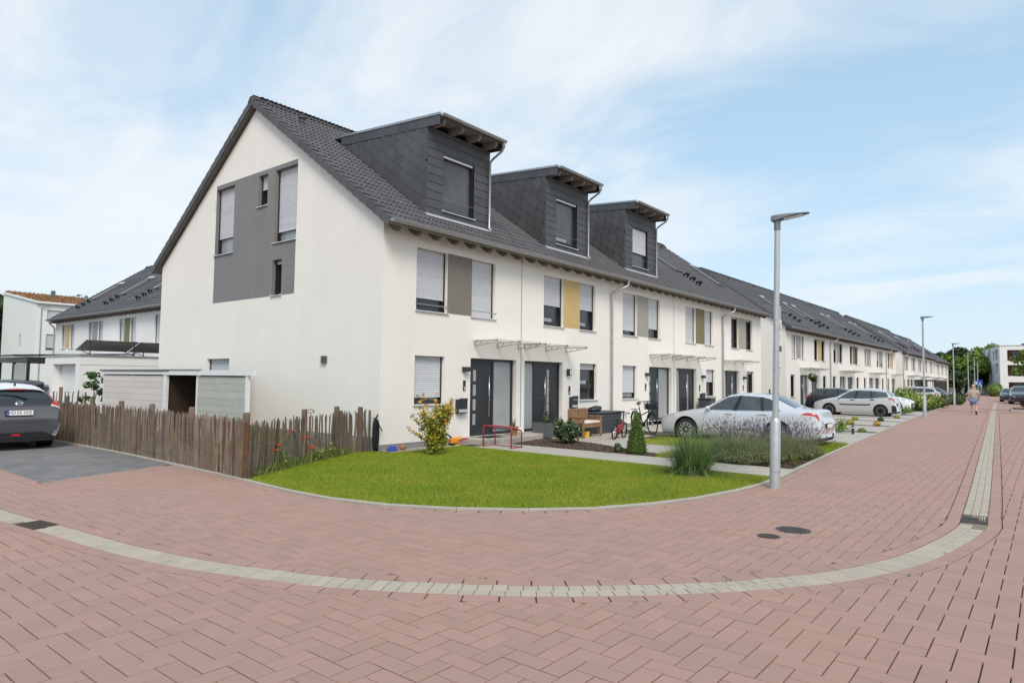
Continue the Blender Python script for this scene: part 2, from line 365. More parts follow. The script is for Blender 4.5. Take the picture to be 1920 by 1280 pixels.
# ------------------------------------------------------------------ ground lines (metres; x along the row, y away from the street)
KERB = smooth_line([(-4.55, 22), (-4.45, 12), (-4.33, 7.7), (-4.3, 4), (-4.36, 1.4), (-4.42, -.4), (-4.5, -1.9), (-4.6, -3.1), (-4.6, -4.2), (-4.42, -5.18), (-4.1, -5.94), (-3.71, -6.56), (-3.24, -7.12),
                    (-2.7, -7.6), (-1.95, -8.03), (-1.15, -8.32), (-.25, -8.52), (.9, -8.66), (2.2, -8.66), (4.8, -8.48), (7.8, -8.27), (14.85, -7.85), (26.3, -7.2), (45.4, -6.3), (75, -4.9), (125, -2.6)])
GUT = smooth_line([(-10.4, 40), (-9.4, 22), (-8.5, 7), (-7.98, 0), (-7.87, -1.81), (-7.78, -2.76), (-7.67, -3.6), (-7.53, -5.0), (-7.32, -6.15), (-7.07, -6.92), (-6.78, -7.65), (-6.4, -8.3), (-5.98, -8.91),
                   (-5.5, -9.47), (-4.9, -10.05), (-4.3, -10.52), (-3.6, -10.95), (-2.57, -11.32), (-1.32, -11.55), (-.3, -11.65), (.6, -11.62), (5, -11.42), (20, -10.69), (40, -9.72), (62, -8.66), (100, -6.9), (125, -5.7)])
def sdist(P, L):
    """signed distance of points P to polyline L (positive on its left), and the unit left normals there"""
    P = np.atleast_2d(P); out = np.empty(len(P)); nrm = np.empty((len(P), 2)); A = L[:-1]; D = L[1:]-A; LL = (D**2).sum(1)
    for i in range(0, len(P), 2000):
        p = P[i:i+2000]; w = p[:, None]-A[None]; t = np.clip((w*D).sum(2)/LL, 0, 1); q = w-t[..., None]*D
        d2 = (q**2).sum(2); j = d2.argmin(1); r = np.arange(len(p)); Dj = D[j]/np.sqrt(LL[j])[:, None]; n = np.stack([-Dj[:, 1], Dj[:, 0]], 1)
        qq = q[r, j]; sg = np.sign((qq*n).sum(1)); sg[sg == 0] = 1
        dist = np.sqrt(d2[r, j]); out[i:i+2000] = sg*dist
        nn = np.where(dist[:, None] > 1e-6, qq/np.maximum(dist, 1e-6)[:, None]*sg[:, None], n); nrm[i:i+2000] = nn
    return out, nrm
def offset_line(L, d):
    T = np.gradient(L, axis=0); T /= np.linalg.norm(T, axis=1)[:, None]; return L+np.stack([-T[:, 1], T[:, 0]], 1)*d
def stones_2d(P, z=0.0, c=.004, gap=.003, h=.03, tilt=0):
    """one paving stone from a 2d polygon (ccw): chamfered top, sides"""
    n = len(P); cx = sum(p[0] for p in P)/n; cy = sum(p[1] for p in P)/n
    def inset(d):
        out = []
        for i in range(n):
            a = Vector(P[i-1]); b = Vector(P[i]); cc = Vector(P[(i+1) % n]); e1 = (b-a); e2 = (cc-b)
            if e1.length < 1e-5 or e2.length < 1e-5: out.append(tuple(b)); continue
            e1.normalize(); e2.normalize(); n1 = Vector((-e1.y, e1.x)); n2 = Vector((-e2.y, e2.x)); bi = n1+n2
            if bi.length < 1e-4: out.append(tuple(b)); continue
            bi.normalize(); k = d/max(.35, bi.dot(n1)); out.append(tuple(b+bi*k))
        return out
    o = inset(gap); i_ = inset(gap+c); tx, ty = (random.uniform(-tilt, tilt), random.uniform(-tilt, tilt)) if tilt else (0, 0)
    f = lambda p: tx*(p[0]-cx)+ty*(p[1]-cy)
    V = [(p[0], p[1], z+f(p)) for p in i_]+[(p[0], p[1], z-c*.8+f(p)) for p in o]+[(p[0], p[1], z-h) for p in o]
    F = [tuple(range(n))]+[(n+k, n+(k+1) % n, (k+1) % n, k) for k in range(n)]+[(2*n+k, 2*n+(k+1) % n, n+(k+1) % n, n+k) for k in range(n)]
    return V, F
def ccw(P):
    a = sum(P[i][0]*P[(i+1) % len(P)][1]-P[(i+1) % len(P)][0]*P[i][1] for i in range(len(P)))
    return P if a > 0 else P[::-1]
def seen(x, y, margin=700, far=1e9):
    u, v, z = project((x, y, 0)); return math.hypot(x-CAM.x, y-CAM.y) < 13 or .3 < z < far and -margin < u < 1920+margin and v < 1280+margin
def finish_paving(host, polys, name, material, limit=300, **kw):
    """polys: list of (polygon, z). The largest in view become parts, the rest one stuff part."""
    sc = []
    for P, z in polys:
        pr = [project((p[0], p[1], 0)) for p in P]
        ok = all(q[2] > .2 for q in pr); cxy = project((sum(p[0] for p in P)/len(P), sum(p[1] for p in P)/len(P), 0))
        inf = ok and 0 < cxy[0] < 1920 and 0 < cxy[1] < 1290
        sc.append(area2([q[:2] for q in pr]) if inf else 0)
    order = sorted(range(len(polys)), key=lambda i: -sc[i]); single = set(i for i in order[:limit] if sc[i] > 0)
    rest = MB(); cache = {}
    for i, (P, z) in enumerate(polys):
        if i in single:
            cx = sum(p[0] for p in P)/len(P); cy = sum(p[1] for p in P)/len(P); Q = [(p[0]-cx, p[1]-cy) for p in P]
            key = tuple((round(a, 3), round(b, 3)) for a, b in Q)
            me = cache.get(key)
            if me is None: b = MB(); b.add(*stones_2d(Q, **kw)); me = cache[key] = b.mesh(name, material)
            o = inst(name, me, host, (cx, cy, z)); o.rotation_euler = (random.uniform(-.004, .004), random.uniform(-.004, .004), random.uniform(-.004, .004))
        else: rest.add(*stones_2d(P, z=z, tilt=.004, **kw))
    if rest.v: stuff(rest.build(name+'s', material, host))

# ------------------------------------------------------------------ land and road
b = MB(); b.poly([(-900, -900, -.12), (1500, -900, -.12), (1500, 1500, -.12), (-900, 1500, -.12)]); struct(b.build('ground', M_land))
road = MB()
xs = np.r_[np.arange(-30, 140, 2.0)]
road.poly([(-40, -40, -.018), (135, -40, -.018), (135, 45, -.018), (-40, 45, -.018)])
road = struct(road.build('road', M_joint))
# herringbone field
W_ = .15
cand = []
for i in range(int(-19/W_), int(50.4/W_)):
    x = -7.02+i*W_
    for j in range(int(-16/W_), int(23/W_)):
        k = (i-j+3) % 4
        if k not in (0, 2): continue
        y = -9.97+j*W_; cand.append((x, y, 2*W_, W_) if k == 0 else (x, y-W_, W_, 2*W_))
cand = np.array(cand); cen = cand[:, :2]+cand[:, 2:]/2
d = np.stack([cen[:, 0]-CAM.x, cen[:, 1]-CAM.y, np.full(len(cen), -CAM.z)], 1)
zc = d@np.array(fw); uu = 960+1247*(d@np.array(rt2))/np.maximum(zc, .05); vv = 640-1247*(d@np.array(up2))/np.maximum(zc, .05)
ok = ((zc > .6) & (uu > -700) & (uu < 2600) & (vv < 1650)) | (np.hypot(cen[:, 0]-CAM.x, cen[:, 1]-CAM.y) < 13)
cand = cand[ok]; cen = cen[ok]
sk, nk = sdist(cen, KERB); sg, ng = sdist(cen, GUT)
cell = set((int(math.floor(x/2)), int(math.floor(y/2))) for x, y in cen); gx, gy = np.meshgrid(np.arange(-20, 68), np.arange(-20, 23), indexing='ij')
gc = np.stack([gx.ravel()*2+1., gy.ravel()*2+1.], 1); gs, _ = sdist(gc, KERB); rs = MB()
for (x, y), q in zip(gc, gs):
    if q < 1.5 and (int((x-1)//2), int((y-1)//2)) not in cell: rs.poly([(x-1, y-1, -.003), (x+1, y-1, -.003), (x+1, y+1, -.003), (x-1, y+1, -.003)])
struct(rs.build('road_surface', M_brick, road))
polys = []
def in_drive(x, y): return x > -6.8 and y > .3+.36*(x+6.71)
for (x, y, w, h), c, a, na, g, ngg in zip(cand, cen, sk, nk, sg, ng):
    if a > .12 and y < 30: continue
    if -.60 < g < .32 or a > -.42:
        P = [(x, y), (x+w, y), (x+w, y+h), (x, y+h)]
        if g > -.14:      # house side of the gutter
            if a > -.42: P = clip_half(P, (-na[0], -na[1]), -(na[0]*c[0]+na[1]*c[1])+a+.158)
            if g < .32 and len(P) > 2: P = clip_half(P, (ngg[0], ngg[1]), ngg[0]*c[0]+ngg[1]*c[1]-g+.158)
        else: P = clip_half(P, (-ngg[0], -ngg[1]), -(ngg[0]*c[0]+ngg[1]*c[1])+g+.438)
        if len(P) < 3 or area2(P) < .0035: continue
    else: P = [(x, y), (x+w, y), (x+w, y+h), (x, y+h)]
    if c[0] > -7.2 and c[1] > -.2 and c[0] < -4:
        if all(in_drive(*q) for q in P): continue
        if any(in_drive(*q) for q in P):
            if c[1] > .3+.36*(c[0]+6.71)+.05 and c[0] < -6.6: P = clip_half(P, (-1, 0), 6.8)
            else: P = clip_half(P, (.339, -.941), .339*-6.71-.941*.3)
        if len(P) < 3 or area2(P) < .0008: continue
    polys.append((P, random.gauss(0, .0011)))
def course(L, o0, o1, length, gap, z=0, smin=0, smax=1e9, phase=0, zj=.0008):
    """stones laid one after the other along a line"""
    A = offset_line(L, o0); B = offset_line(L, o1); s_ = np.r_[0, np.cumsum(np.linalg.norm(np.diff((A+B)/2, axis=0), axis=1))]; out = []
    t = max(smin, 0)+phase
    while t+length < min(smax, s_[-1]):
        q = lambda M, tt: (float(np.interp(tt, s_, M[:, 0])), float(np.interp(tt, s_, M[:, 1])))
        a, b2 = t+gap/2, t+length-gap/2; P = ccw([q(A, a), q(A, b2), q(B, b2), q(B, a)])
        if in_drive(*P[0]) and P[0][1] < 13 and L is KERB and o1 < 0: t += length; continue
        if seen(*P[0], far=70): out.append((P, z+random.gauss(0, zj)))
        t += length*1.0
    return out
polys += course(GUT, .156, .004, .30, .004)+course(GUT, -.284, -.436, .30, .004)+course(KERB, -.002, -.154, .30, .005)
finish_paving(road, polys, 'paver', M_brick, c=.004, gap=.0045, h=.024)
# gutter of small setts, and the two drain grates let into it
gl = MB(); A = offset_line(GUT, 0.002); B = offset_line(GUT, -.284)
n0 = len(A)
gl.add([(p[0], p[1], -.0105) for p in A]+[(p[0], p[1], -.0105) for p in B], [(n0+i, n0+i+1, i+1, i) for i in range(n0-1)])
gut = struct(gl.build('gutter', M_gjoint))
sG = np.r_[0, np.cumsum(np.linalg.norm(np.diff(GUT, axis=0), axis=1))]
s_at = lambda x, y: float(sG[((GUT-np.array((x, y)))**2).sum(1).argmin()])
sL0, sL1 = s_at(-7.78, -2.95), s_at(-7.7, -3.42); sR0, sR1 = s_at(-.02, -11.66), s_at(.53, -11.62)
P_ = []
for (a, b2, rows, ln) in ((0, sL0, 2, .145), (sL1, sR0, 2, .13), (sR1, 1e9, 3, .16)):
    wr = .28/rows
    for r in range(rows): P_ += course(GUT, -.002-wr*r, -.002-wr*(r+1)+.001, ln, .003, z=-.002, smin=a, smax=b2, phase=(ln*.5 if r % 2 else 0), zj=.0012)
finish_paving(gut, P_, 'sett', M_sett, c=.005, gap=.0018, h=.015)
def grate(a, b2, label):
    q = lambda L, t: Vector((np.interp(t, sG, L[:, 0]), np.interp(t, sG, L[:, 1]), 0)); Bm = offset_line(GUT, -.28)
    p0, p1, p2 = q(GUT, a), q(GUT, b2), q(Bm, a); t = thing('drain_grate', label, 'drain', p0)
    ex = (p1-p0); ey = (p2-p0); T = Matrix((ex.normalized(), ey.normalized(), Vector((0, 0, 1)))).transposed().to_4x4(); lx, ly = ex.length, ey.length
    one('pit', M_black, t, 'box', .01, lx-.01, .01, ly-.01, -.009, -.007, T=T)
    fb = MB()
    for (x0, x1, y0, y1) in ((0, lx, 0, .02), (0, lx, ly-.02, ly), (0, .02, .02, ly-.02), (lx-.02, lx, .02, ly-.02), (lx/2-.01, lx/2+.01, .02, ly-.02)): fb.box(x0, x1, y0, y1, -.006, .003, T)
    fb.build('frame', M_rust, t)
    for k in range(9):
        y = .032+k*(ly-.06)/8.6; one('bar', M_rust, t, 'box', .021, lx-.021, y-.005, y+.006, -.006, .001, T=T)
grate(sL0+.02, sL1-.02, 'rusty drain grate let into the curved gutter beside the grey driveway')
grate(sR0+.02, sR1-.02, 'rusty drain grate where the curved gutter meets the straight gutter')
def manhole(x, y, r, label):
    t = thing('manhole_cover', label, 'manhole', (x, y, 0))
    one('frame', M_iron, t, 'lathe', [(r, -.01), (r, .0035), (r*.93, .004), (r*.92, -.002), (.0, -.002)], 28)
    c = MB(); c.lathe([(r*.9, -.004), (r*.9, .004), (r*.86, .005), (0, .005)], 28); c.build('lid', M_iron, t)
    rb = MB()
    for rr in (.35, .62):
        for k in range(12):
            a = 2*PI*k/12+rr; T = rot_z(a)@TR(r*rr, 0, 0); rb.box(-r*.1, r*.1, -r*.07, r*.07, .004, .009, T)
    rb.build('stud', M_rust, t)
manhole(-2.05, -10.14, .20, 'larger round cast iron manhole cover in the red paving')
manhole(-2.58, -10.02, .13, 'smaller round valve cover in the red paving')

# ------------------------------------------------------------------ kerb, lawn, drive, front gardens
A = offset_line(KERB, 0.0); n0 = len(A); Bk = offset_line(KERB, .09)
kb = MB(); kb.add([(p[0], p[1], -.005) for p in A]+[(p[0], p[1], -.005) for p in Bk], [(i, i+1, n0+i+1, n0+i) for i in range(n0-1)]); kerb = struct(kb.build('kerb', M_joint))
finish_paving(kerb, course(KERB, .003, .075, .98, .004, z=.028, zj=.001), 'kerb_stone', M_kerb, c=.006, gap=.001, h=.05)
inside = offset_line(KERB, .06)
g = MB(); pl = [(float(p[0]), float(p[1]), -.002) for p in inside if p[1] < 20 or p[0] > 0]
g.v = pl+[(125, 60, -.002), (-4.4, 60, -.002)]; g.f = [tuple(range(len(g.v)))]
gd = struct(g.build('garden_ground', M_soil))
lawn_poly = [tuple(p) for p in offset_line(KERB, .075) if (p[0] < 2.36 and p[1] < -1.85)]+[(2.36, -.45), (-.1, -.45), (-.1, .0), (-.8, .3), (-2.3, -.42)]
g = MB(); g.v = [(p[0], p[1], .006) for p in lawn_poly]; g.f = [tuple(range(len(g.v)))]; lawn = struct(g.build('lawn', M_turf))
g = MB(); g.poly([(-4.36, -1.85, .0045), (-2.3, -.42, .0045), (-.8, .3, .0045), (0, .3, .0045), (0, 14, .0045), (-4.22, 14, .0045)]); yard = struct(g.build('side_garden', M_land))

def in_poly(P, poly):
    x, y = P[:, 0], P[:, 1]; ins = np.zeros(len(P), bool); n = len(poly)
    for i in range(n):
        (x0, y0), (x1, y1) = poly[i][:2], poly[(i+1) % n][:2]
        if y0 == y1: continue
        c = ((y0 > y) != (y1 > y)) & (x < (x1-x0)*(y-y0)/(y1-y0)+x0); ins ^= c
    return ins
def scatter(poly, n):
    a = np.array([p[:2] for p in poly]); lo, hi = a.min(0), a.max(0); P = rng.uniform(lo, hi, (n, 2)); return P[in_poly(P, poly)]
def blades(P, h0, h1, w, lean, z=0.0, seg=1):
    """grass blades as thin triangles (seg=1) or bent strips (seg=2)"""
    n = len(P); a = rng.uniform(0, 2*PI, n); h = rng.uniform(h0, h1, n); wd = w*rng.uniform(.6, 1.3, n); la = rng.uniform(0, 2*PI, n); le = h*rng.uniform(.1, 1, n)*lean
    bx, by = np.cos(a)*wd/2, np.sin(a)*wd/2; lx, ly = np.cos(la)*le, np.sin(la)*le; Z = np.full(n, z)
    if seg == 1:
        V = np.stack([np.stack([P[:, 0]-bx, P[:, 1]-by, Z], 1), np.stack([P[:, 0]+bx, P[:, 1]+by, Z], 1), np.stack([P[:, 0]+lx, P[:, 1]+ly, Z+h], 1)], 1).reshape(-1, 3)
        return V, np.arange(3*n).reshape(-1, 3)
    m1 = .55; V = np.stack([np.stack([P[:, 0]-bx, P[:, 1]-by, Z], 1), np.stack([P[:, 0]+bx, P[:, 1]+by, Z], 1),
        np.stack([P[:, 0]+lx*.35-bx*.8, P[:, 1]+ly*.35-by*.8, Z+h*m1], 1), np.stack([P[:, 0]+lx*.35+bx*.8, P[:, 1]+ly*.35+by*.8, Z+h*m1], 1), np.stack([P[:, 0]+lx, P[:, 1]+ly, Z+h*(1-.2*lean)], 1)], 1).reshape(-1, 3)
    k = np.arange(n)[:, None]*5; return V, np.concatenate([k+np.array([0, 1, 3]), k+np.array([0, 3, 2]), k+np.array([2, 3, 4])])
def link_np(name, VF, material, parent=None, kind='stuff', label=None, cat=None):
    o = put(bpy.data.objects.new(name, mesh_np(name, VF[0], VF[1], material)), parent)
    if kind: o['kind'] = kind
    tag(o, label, cat); return o
def join_np(*vfs):
    V = []; F = []; o = 0
    for v, f in vfs: V.append(v); F.append(f+o); o += len(v)
    return np.concatenate(V), np.concatenate(F)
pts = scatter(lawn_poly, 1); area = 50
P = scatter(lawn_poly, 420000); link_np('lawn_grass', join_np(blades(P, .022, .05, .0065, .9, .004)), M_grass, None, 'stuff', 'short bright green lawn in front of the end house', 'grass')
Pe = np.concatenate([offset_line(KERB, .085)+rng.normal(0, .012, KERB.shape) for k in range(14)]); Pe = Pe[(Pe[:, 0] < 2.3) & (Pe[:, 1] < -1.9)]
link_np('edge_grass', blades(Pe, .03, .075, .006, 1.1, .004), M_grass, None, 'stuff', 'ragged grass along the kerb of the lawn', 'grass')
yard_poly = [(-4.25, -1.6), (-2.3, -.3), (-.8, .4), (-.05, .4), (-.05, 13), (-4.15, 13)]
P = scatter(yard_poly, 34000); n_ = rng.random(len(P)) < np.clip(.35+.5*np.sin(P[:, 0]*2.1+1)*np.sin(P[:, 1]*1.7), .12, 1)
link_np('garden_grass', blades(P[n_], .12, .50, .012, .8, .004, 2), M_rough, None, 'stuff', 'tall unmown grass behind the paling fence', 'grass')
Pf = [];
for a, c in (((-4.3, -1.6), (-2.3, -.5)), ((-2.3, -.5), (-.9, .12))):
    t = rng.random(2600); Pf.append(np.array(a)+(np.array(c)-np.array(a))*t[:, None]+rng.normal(0, .09, (2600, 2)))
link_np('fence_grass', blades(np.concatenate(Pf), .06, .26, .009, .8, .004, 2), M_rough, None, 'stuff', 'longer grass tufts at the foot of the front fence', 'grass')

# dark driveway on the left
drv = [(-6.8, .268), (-4.385, 1.135), (-4.31, 3.5), (-4.335, 7.7), (-4.45, 13), (-6.8, 13)]
g = MB(); g.poly([(p[0], p[1], -.008) for p in drv]); dr = struct(g.build('driveway', M_djoint))
pp = []
for j in range(0, 165):
    y = .2+j*.1
    for i in range(13):
        x = -6.8+.2*i-(.1 if j % 2 else 0); Q = clip_convex([(x, y), (x+.2, y), (x+.2, y+.1), (x, y+.1)], drv)
        if len(Q) > 2 and area2(Q) > .002: pp.append((Q, .001+random.gauss(0, .0013)))
finish_paving(dr, pp, 'paver', M_dark, c=.004, gap=.002, h=.012)

def pave(name, poly, a, b2, material, z=.022, bond=.5, ang=0, limit=300, gap=.0025, joint=None):
    poly = ccw(list(poly))
    xs_ = [p[0] for p in poly]; ys_ = [p[1] for p in poly]; out = []
    for j in range(int((max(ys_)-min(ys_))/b2)+2):
        y = min(ys_)+j*b2
        for i in range(-1, int((max(xs_)-min(xs_))/a)+2):
            x = min(xs_)+i*a+(bond*a if j % 2 else 0); Q = clip_convex([(x, y), (x+a, y), (x+a, y+b2), (x, y+b2)], poly)
            if len(Q) < 3: continue
            cc = np.mean(Q, 0); sd_, nn = sdist(cc, KERB)
            if sd_[0] < .8: Q = clip_half(Q, tuple(nn[0]), float(nn[0]@cc-sd_[0]+.082))
            if len(Q) > 2 and area2(Q) > .01: out.append((Q, z+random.gauss(0, .001)))
    g = MB()
    for Q, zq in out: g.poly([(p[0], p[1], z-.014) for p in Q])
    host = struct(g.build(name, joint or M_joint)); finish_paving(host, out, 'slab', material, limit, c=.004, gap=gap, h=.02); return host
pave('garden_path', [(2.4, -9), (3.72, -9), (3.72, -.9), (2.4, -.9)], .66, .4, M_slab, bond=.5)
pave('garden_path', [(4.35, -5.3), (7.9, -5.3), (7.9, -2.6), (5.5, -2.6)], .6, .6, M_slab, bond=0)
pave('patio', [(5.55, -2.58), (9.3, -2.58), (9.3, -.04), (6.3, -.04)], .2, .1, M_sett, z=.02, limit=120)
for (x0, x1, y1) in ((10.95, 13.4, -.05), (13.42, 16.2, -.05), (17.0, 20.6, -1.2), (21.4, 24.9, -1.2), (25.6, 28.6, -1.2), (29.3, 33.2, -1.2), (34, 39.5, -1.2)):
    pave('parking_bay', [(x0, -9), (x1, -9), (x1, y1), (x0, y1)], 1.2, .8, M_slab, bond=0 if x0 < 20 else .5, limit=60)
pave('far_forecourt', [(56, -7), (110, -7), (110, .9), (56, .9)], 1.5, 1.5, M_slab, bond=0, limit=0)
# pebble strip along the wall, bark mulch bed
g = MB(); g.poly([(0.02, -.42, .004), (2.86, -.42, .004), (2.86, -.02, .004), (.02, -.02, .004)]); struct(g.build('gravel_strip', M_soil))
def pebbles(name, poly, n, r0, r1, material, label, flat=.6, z=.01, cat='gravel'):
    P = scatter(poly, n); base = np.array([(1, 0, 0), (-.5, .86, 0), (-.5, -.86, 0), (0, 0, 1), (0, 0, -1.)]); Fb = np.array([(0, 1, 3), (1, 2, 3), (2, 0, 3), (1, 0, 4), (2, 1, 4), (0, 2, 4)])
    n = len(P); a = rng.uniform(0, 2*PI, n); r = rng.uniform(r0, r1, n); e = rng.uniform(.5, 1.4, n)
    B = np.repeat(base[None], n, 0)+rng.normal(0, .18, (n, 5, 3)); B[..., 0] *= e[:, None]; B[..., 2] *= flat
    c, s2 = np.cos(a)[:, None], np.sin(a)[:, None]; X = B[..., 0]*c-B[..., 1]*s2; Y = B[..., 0]*s2+B[..., 1]*c
    V = np.stack([X*r[:, None]+P[:, :1], Y*r[:, None]+P[:, 1:], B[..., 2]*r[:, None]+z+rng.uniform(0, r1*.5, n)[:, None]], 2).reshape(-1, 3)
    F = (Fb[None]+np.arange(n)[:, None, None]*5).reshape(-1, 3); return link_np(name, (V, F), material, None, 'stuff', label, cat)
pebbles('gravel', [(.02, -.4), (2.85, -.4), (2.85, -.03), (.02, -.03)], 3600, .012, .026, M_gravel, 'loose light pebbles along the plinth of the end house')
pebbles('bark_mulch', [(3.75, -5.3), (4.3, -5.3), (5.5, -2.6), (5.9, -1.2), (5.2, -.85), (3.75, -1.1)], 7500, .015, .05, M_mulch, 'dark bark mulch in the bed beside the path', .35, cat='mulch')
pebbles('bark_mulch', [(3.8, -8.36), (7.4, -8.16), (7.4, -6.6), (3.8, -6.4)], 3000, .015, .045, M_mulch, 'brown mulch under the lavender beside the lamp post', .35, cat='mulch')
one('edging_stone', M_kerb, lawn, 'box', .0, 2.36, -.47, -.42, 0, .035)
for (poly, n, h0, h1, lab) in (([(7.45, -8.2), (10.9, -7.98), (10.9, -3.2), (6.3, -3.2), (6.3, -5.2), (7.45, -5.6)], 60000, .04, .11, 'short grass under and around the parked silver sedan'),
                         ([(3.75, -6.4), (6.2, -6.3), (6.2, -5.35), (3.75, -5.35)], 9000, .03, .16, 'green ground cover between the path and the lavender'),
                         ([(2.4, -8.65), (3.8, -8.5), (3.8, -8.2), (2.4, -8.3)], 0, .03, .1, '')):
    if n: link_np('verge_grass', blades(scatter(poly, n), h0, h1, .009, .8, .0), M_grass, None, 'stuff', lab, 'grass')
# ------------------------------------------------------------------ houses
DEP, EAVE, SL = 12.1, 5.65, .712                      # depth, wall height at the eaves, roof slope
PIT = math.atan(SL); CP, SP = math.cos(PIT), math.sin(PIT)
RZ = lambda y: 5.94+SL*y                               # tile surface of the front slope
def wall_faces(mb, x0, x1, z0, z1, holes, depth=.2, T=None, clip=None, y=0.0, floor=True):
    xs_ = sorted(set([x0, x1]+[v for h in holes for v in h[:2]])); zs_ = sorted(set([z0, z1]+[v for h in holes for v in h[2:4]]))
    if clip: xs_ = sorted(set(xs_+[c[0] for c in clip if x0 < c[0] < x1]))
    for i in range(len(xs_)-1):
        for j in range(len(zs_)-1):
            cx, cz = (xs_[i]+xs_[i+1])/2, (zs_[j]+zs_[j+1])/2
            if any(h[0] < cx < h[1] and h[2] < cz < h[3] for h in holes): continue
            P = [(xs_[i], zs_[j]), (xs_[i+1], zs_[j]), (xs_[i+1], zs_[j+1]), (xs_[i], zs_[j+1])]
            if clip: P = clip_convex(P, clip)
            if len(P) > 2: mb.poly([(p[0], y, p[1]) for p in P], T)
    for (a, b, c, d) in [h[:4] for h in holes]:
        e = y+depth
        mb.poly([(a, y, c), (a, y, d), (a, e, d), (a, e, c)], T); mb.poly([(b, y, d), (b, y, c), (b, e, c), (b, e, d)], T)
        mb.poly([(a, y, d), (b, y, d), (b, e, d), (a, e, d)], T)
        if floor: mb.poly([(a, y, c), (a, e, c), (b, e, c), (b, y, c)], T)
GT = Matrix(((0, 1, 0, 0), (-1, 0, 0, 0), (0, 0, 1, 0), (0, 0, 0, 1)))   # wall frame of a left gable: x right, y inwards, z up
def window(host, x, z, w, h, shut=.0, T=None, tilt=False, glass=None, rail=False, sill=True, mull=None, depth=.16, open_=False, dark=False):
    """one window set into its opening; x,z = lower left corner; shut = fraction covered by the roller shutter"""
    f = MB(); t = .065; y0, y1 = depth, depth+.06
    for a in ((0, t, 0, h), (w-t, w, 0, h)): f.box(a[0], a[1], y0, y1, a[2], a[3])
    f.box(t, w-t, y0, y1, 0, t); f.box(t, w-t, y0, y1, h-t, h)
    if mull: f.box(t, w-t, y0-.004, y1, h*mull, h*mull+t*1.3)
    for a in (0.004, w-.034): f.box(a, a+.03, depth-.06, depth-.002, .0, h-.01)        # shutter guides
    o = f.build('window', M_frame, host); o.matrix_local = (T or Matrix())@TR(x, 0, z)
    g = glass or (M_glass if not dark else M_glass)
    one('pane', g, o, 'box', t, w-t, depth+.03, depth+.04, t, h-t)
    if open_:   # the sash tilted inwards at its top, sky reflection painted as a pale pane colour
        s_ = MB(); a = R_(7); TT = TR(t, depth+.02, t+.02+(h*mull if mull else 0))@Matrix.Rotation(-a, 4, 'X'); hh = (h-2*t-.05-(h*mull if mull else 0)); ww = w-2*t
        for q in ((0, .06, 0, hh), (ww-.06, ww, 0, hh)): s_.box(q[0], q[1], -.03, .02, q[2], q[3], TT)
        s_.box(.06, ww-.06, -.03, .02, 0, .06, TT); s_.box(.06, ww-.06, -.03, .02, hh-.06, hh, TT); s_.build('sash', M_frame, o)
        p_ = MB(); p_.box(.06, ww*.62, -.012, -.004, .06, hh-.06, TT); p_.build('sash_pane', M_gcurt, o)
    if shut > .01:
        L = h*shut-.0; n = max(2, int(L/.052)); s_ = MB()
        for k in range(n):
            zt = h-.006-k*L/n; zb = zt-L/n; zm = zb+(zt-zb)*.62; yy = depth-.022
            s_.add([(.034, yy, zt), (w-.034, yy, zt), (w-.034, yy-.011, zm), (.034, yy-.011, zm), (.034, yy-.006, zb), (w-.034, yy-.006, zb), (.034, yy+.008, zb), (w-.034, yy+.008, zb)],
                   [(3, 2, 1, 0), (4, 5, 2, 3), (6, 7, 5, 4)])
        s_.box(.034, w-.034, depth-.036, depth-.008, h-.006-L-.02, h-.006-L-.001); s_.build('shutter', M_shut, o)
    if sill:
        s_ = MB(); s_.add([(-.03, -.05, -.034), (w+.03, -.05, -.034), (w+.03, -.05, -.012), (-.03, -.05, -.012), (-.03, depth, .004), (w+.03, depth, .004), (w+.03, depth, -.02), (-.03, depth, -.02)],
                          [(0, 1, 2, 3), (3, 2, 5, 4), (1, 0, 7, 6), (0, 3, 4, 7), (2, 1, 6, 5)])
        for a in (-.036, w+.008): s_.box(a, a+.028, -.056, depth-.01, -.036, .006)
        s_.build('sill', M_alu, o)
    if rail:
        r_ = MB(); r_.tube([(-.02, -.0, .16), (w+.03, -.0, .16)], .013, 6); r_.tube([(w+.02, .02, .16), (w+.02, -.02, .16)], .022, 6); r_.build('rail', M_steel, o)
    return o
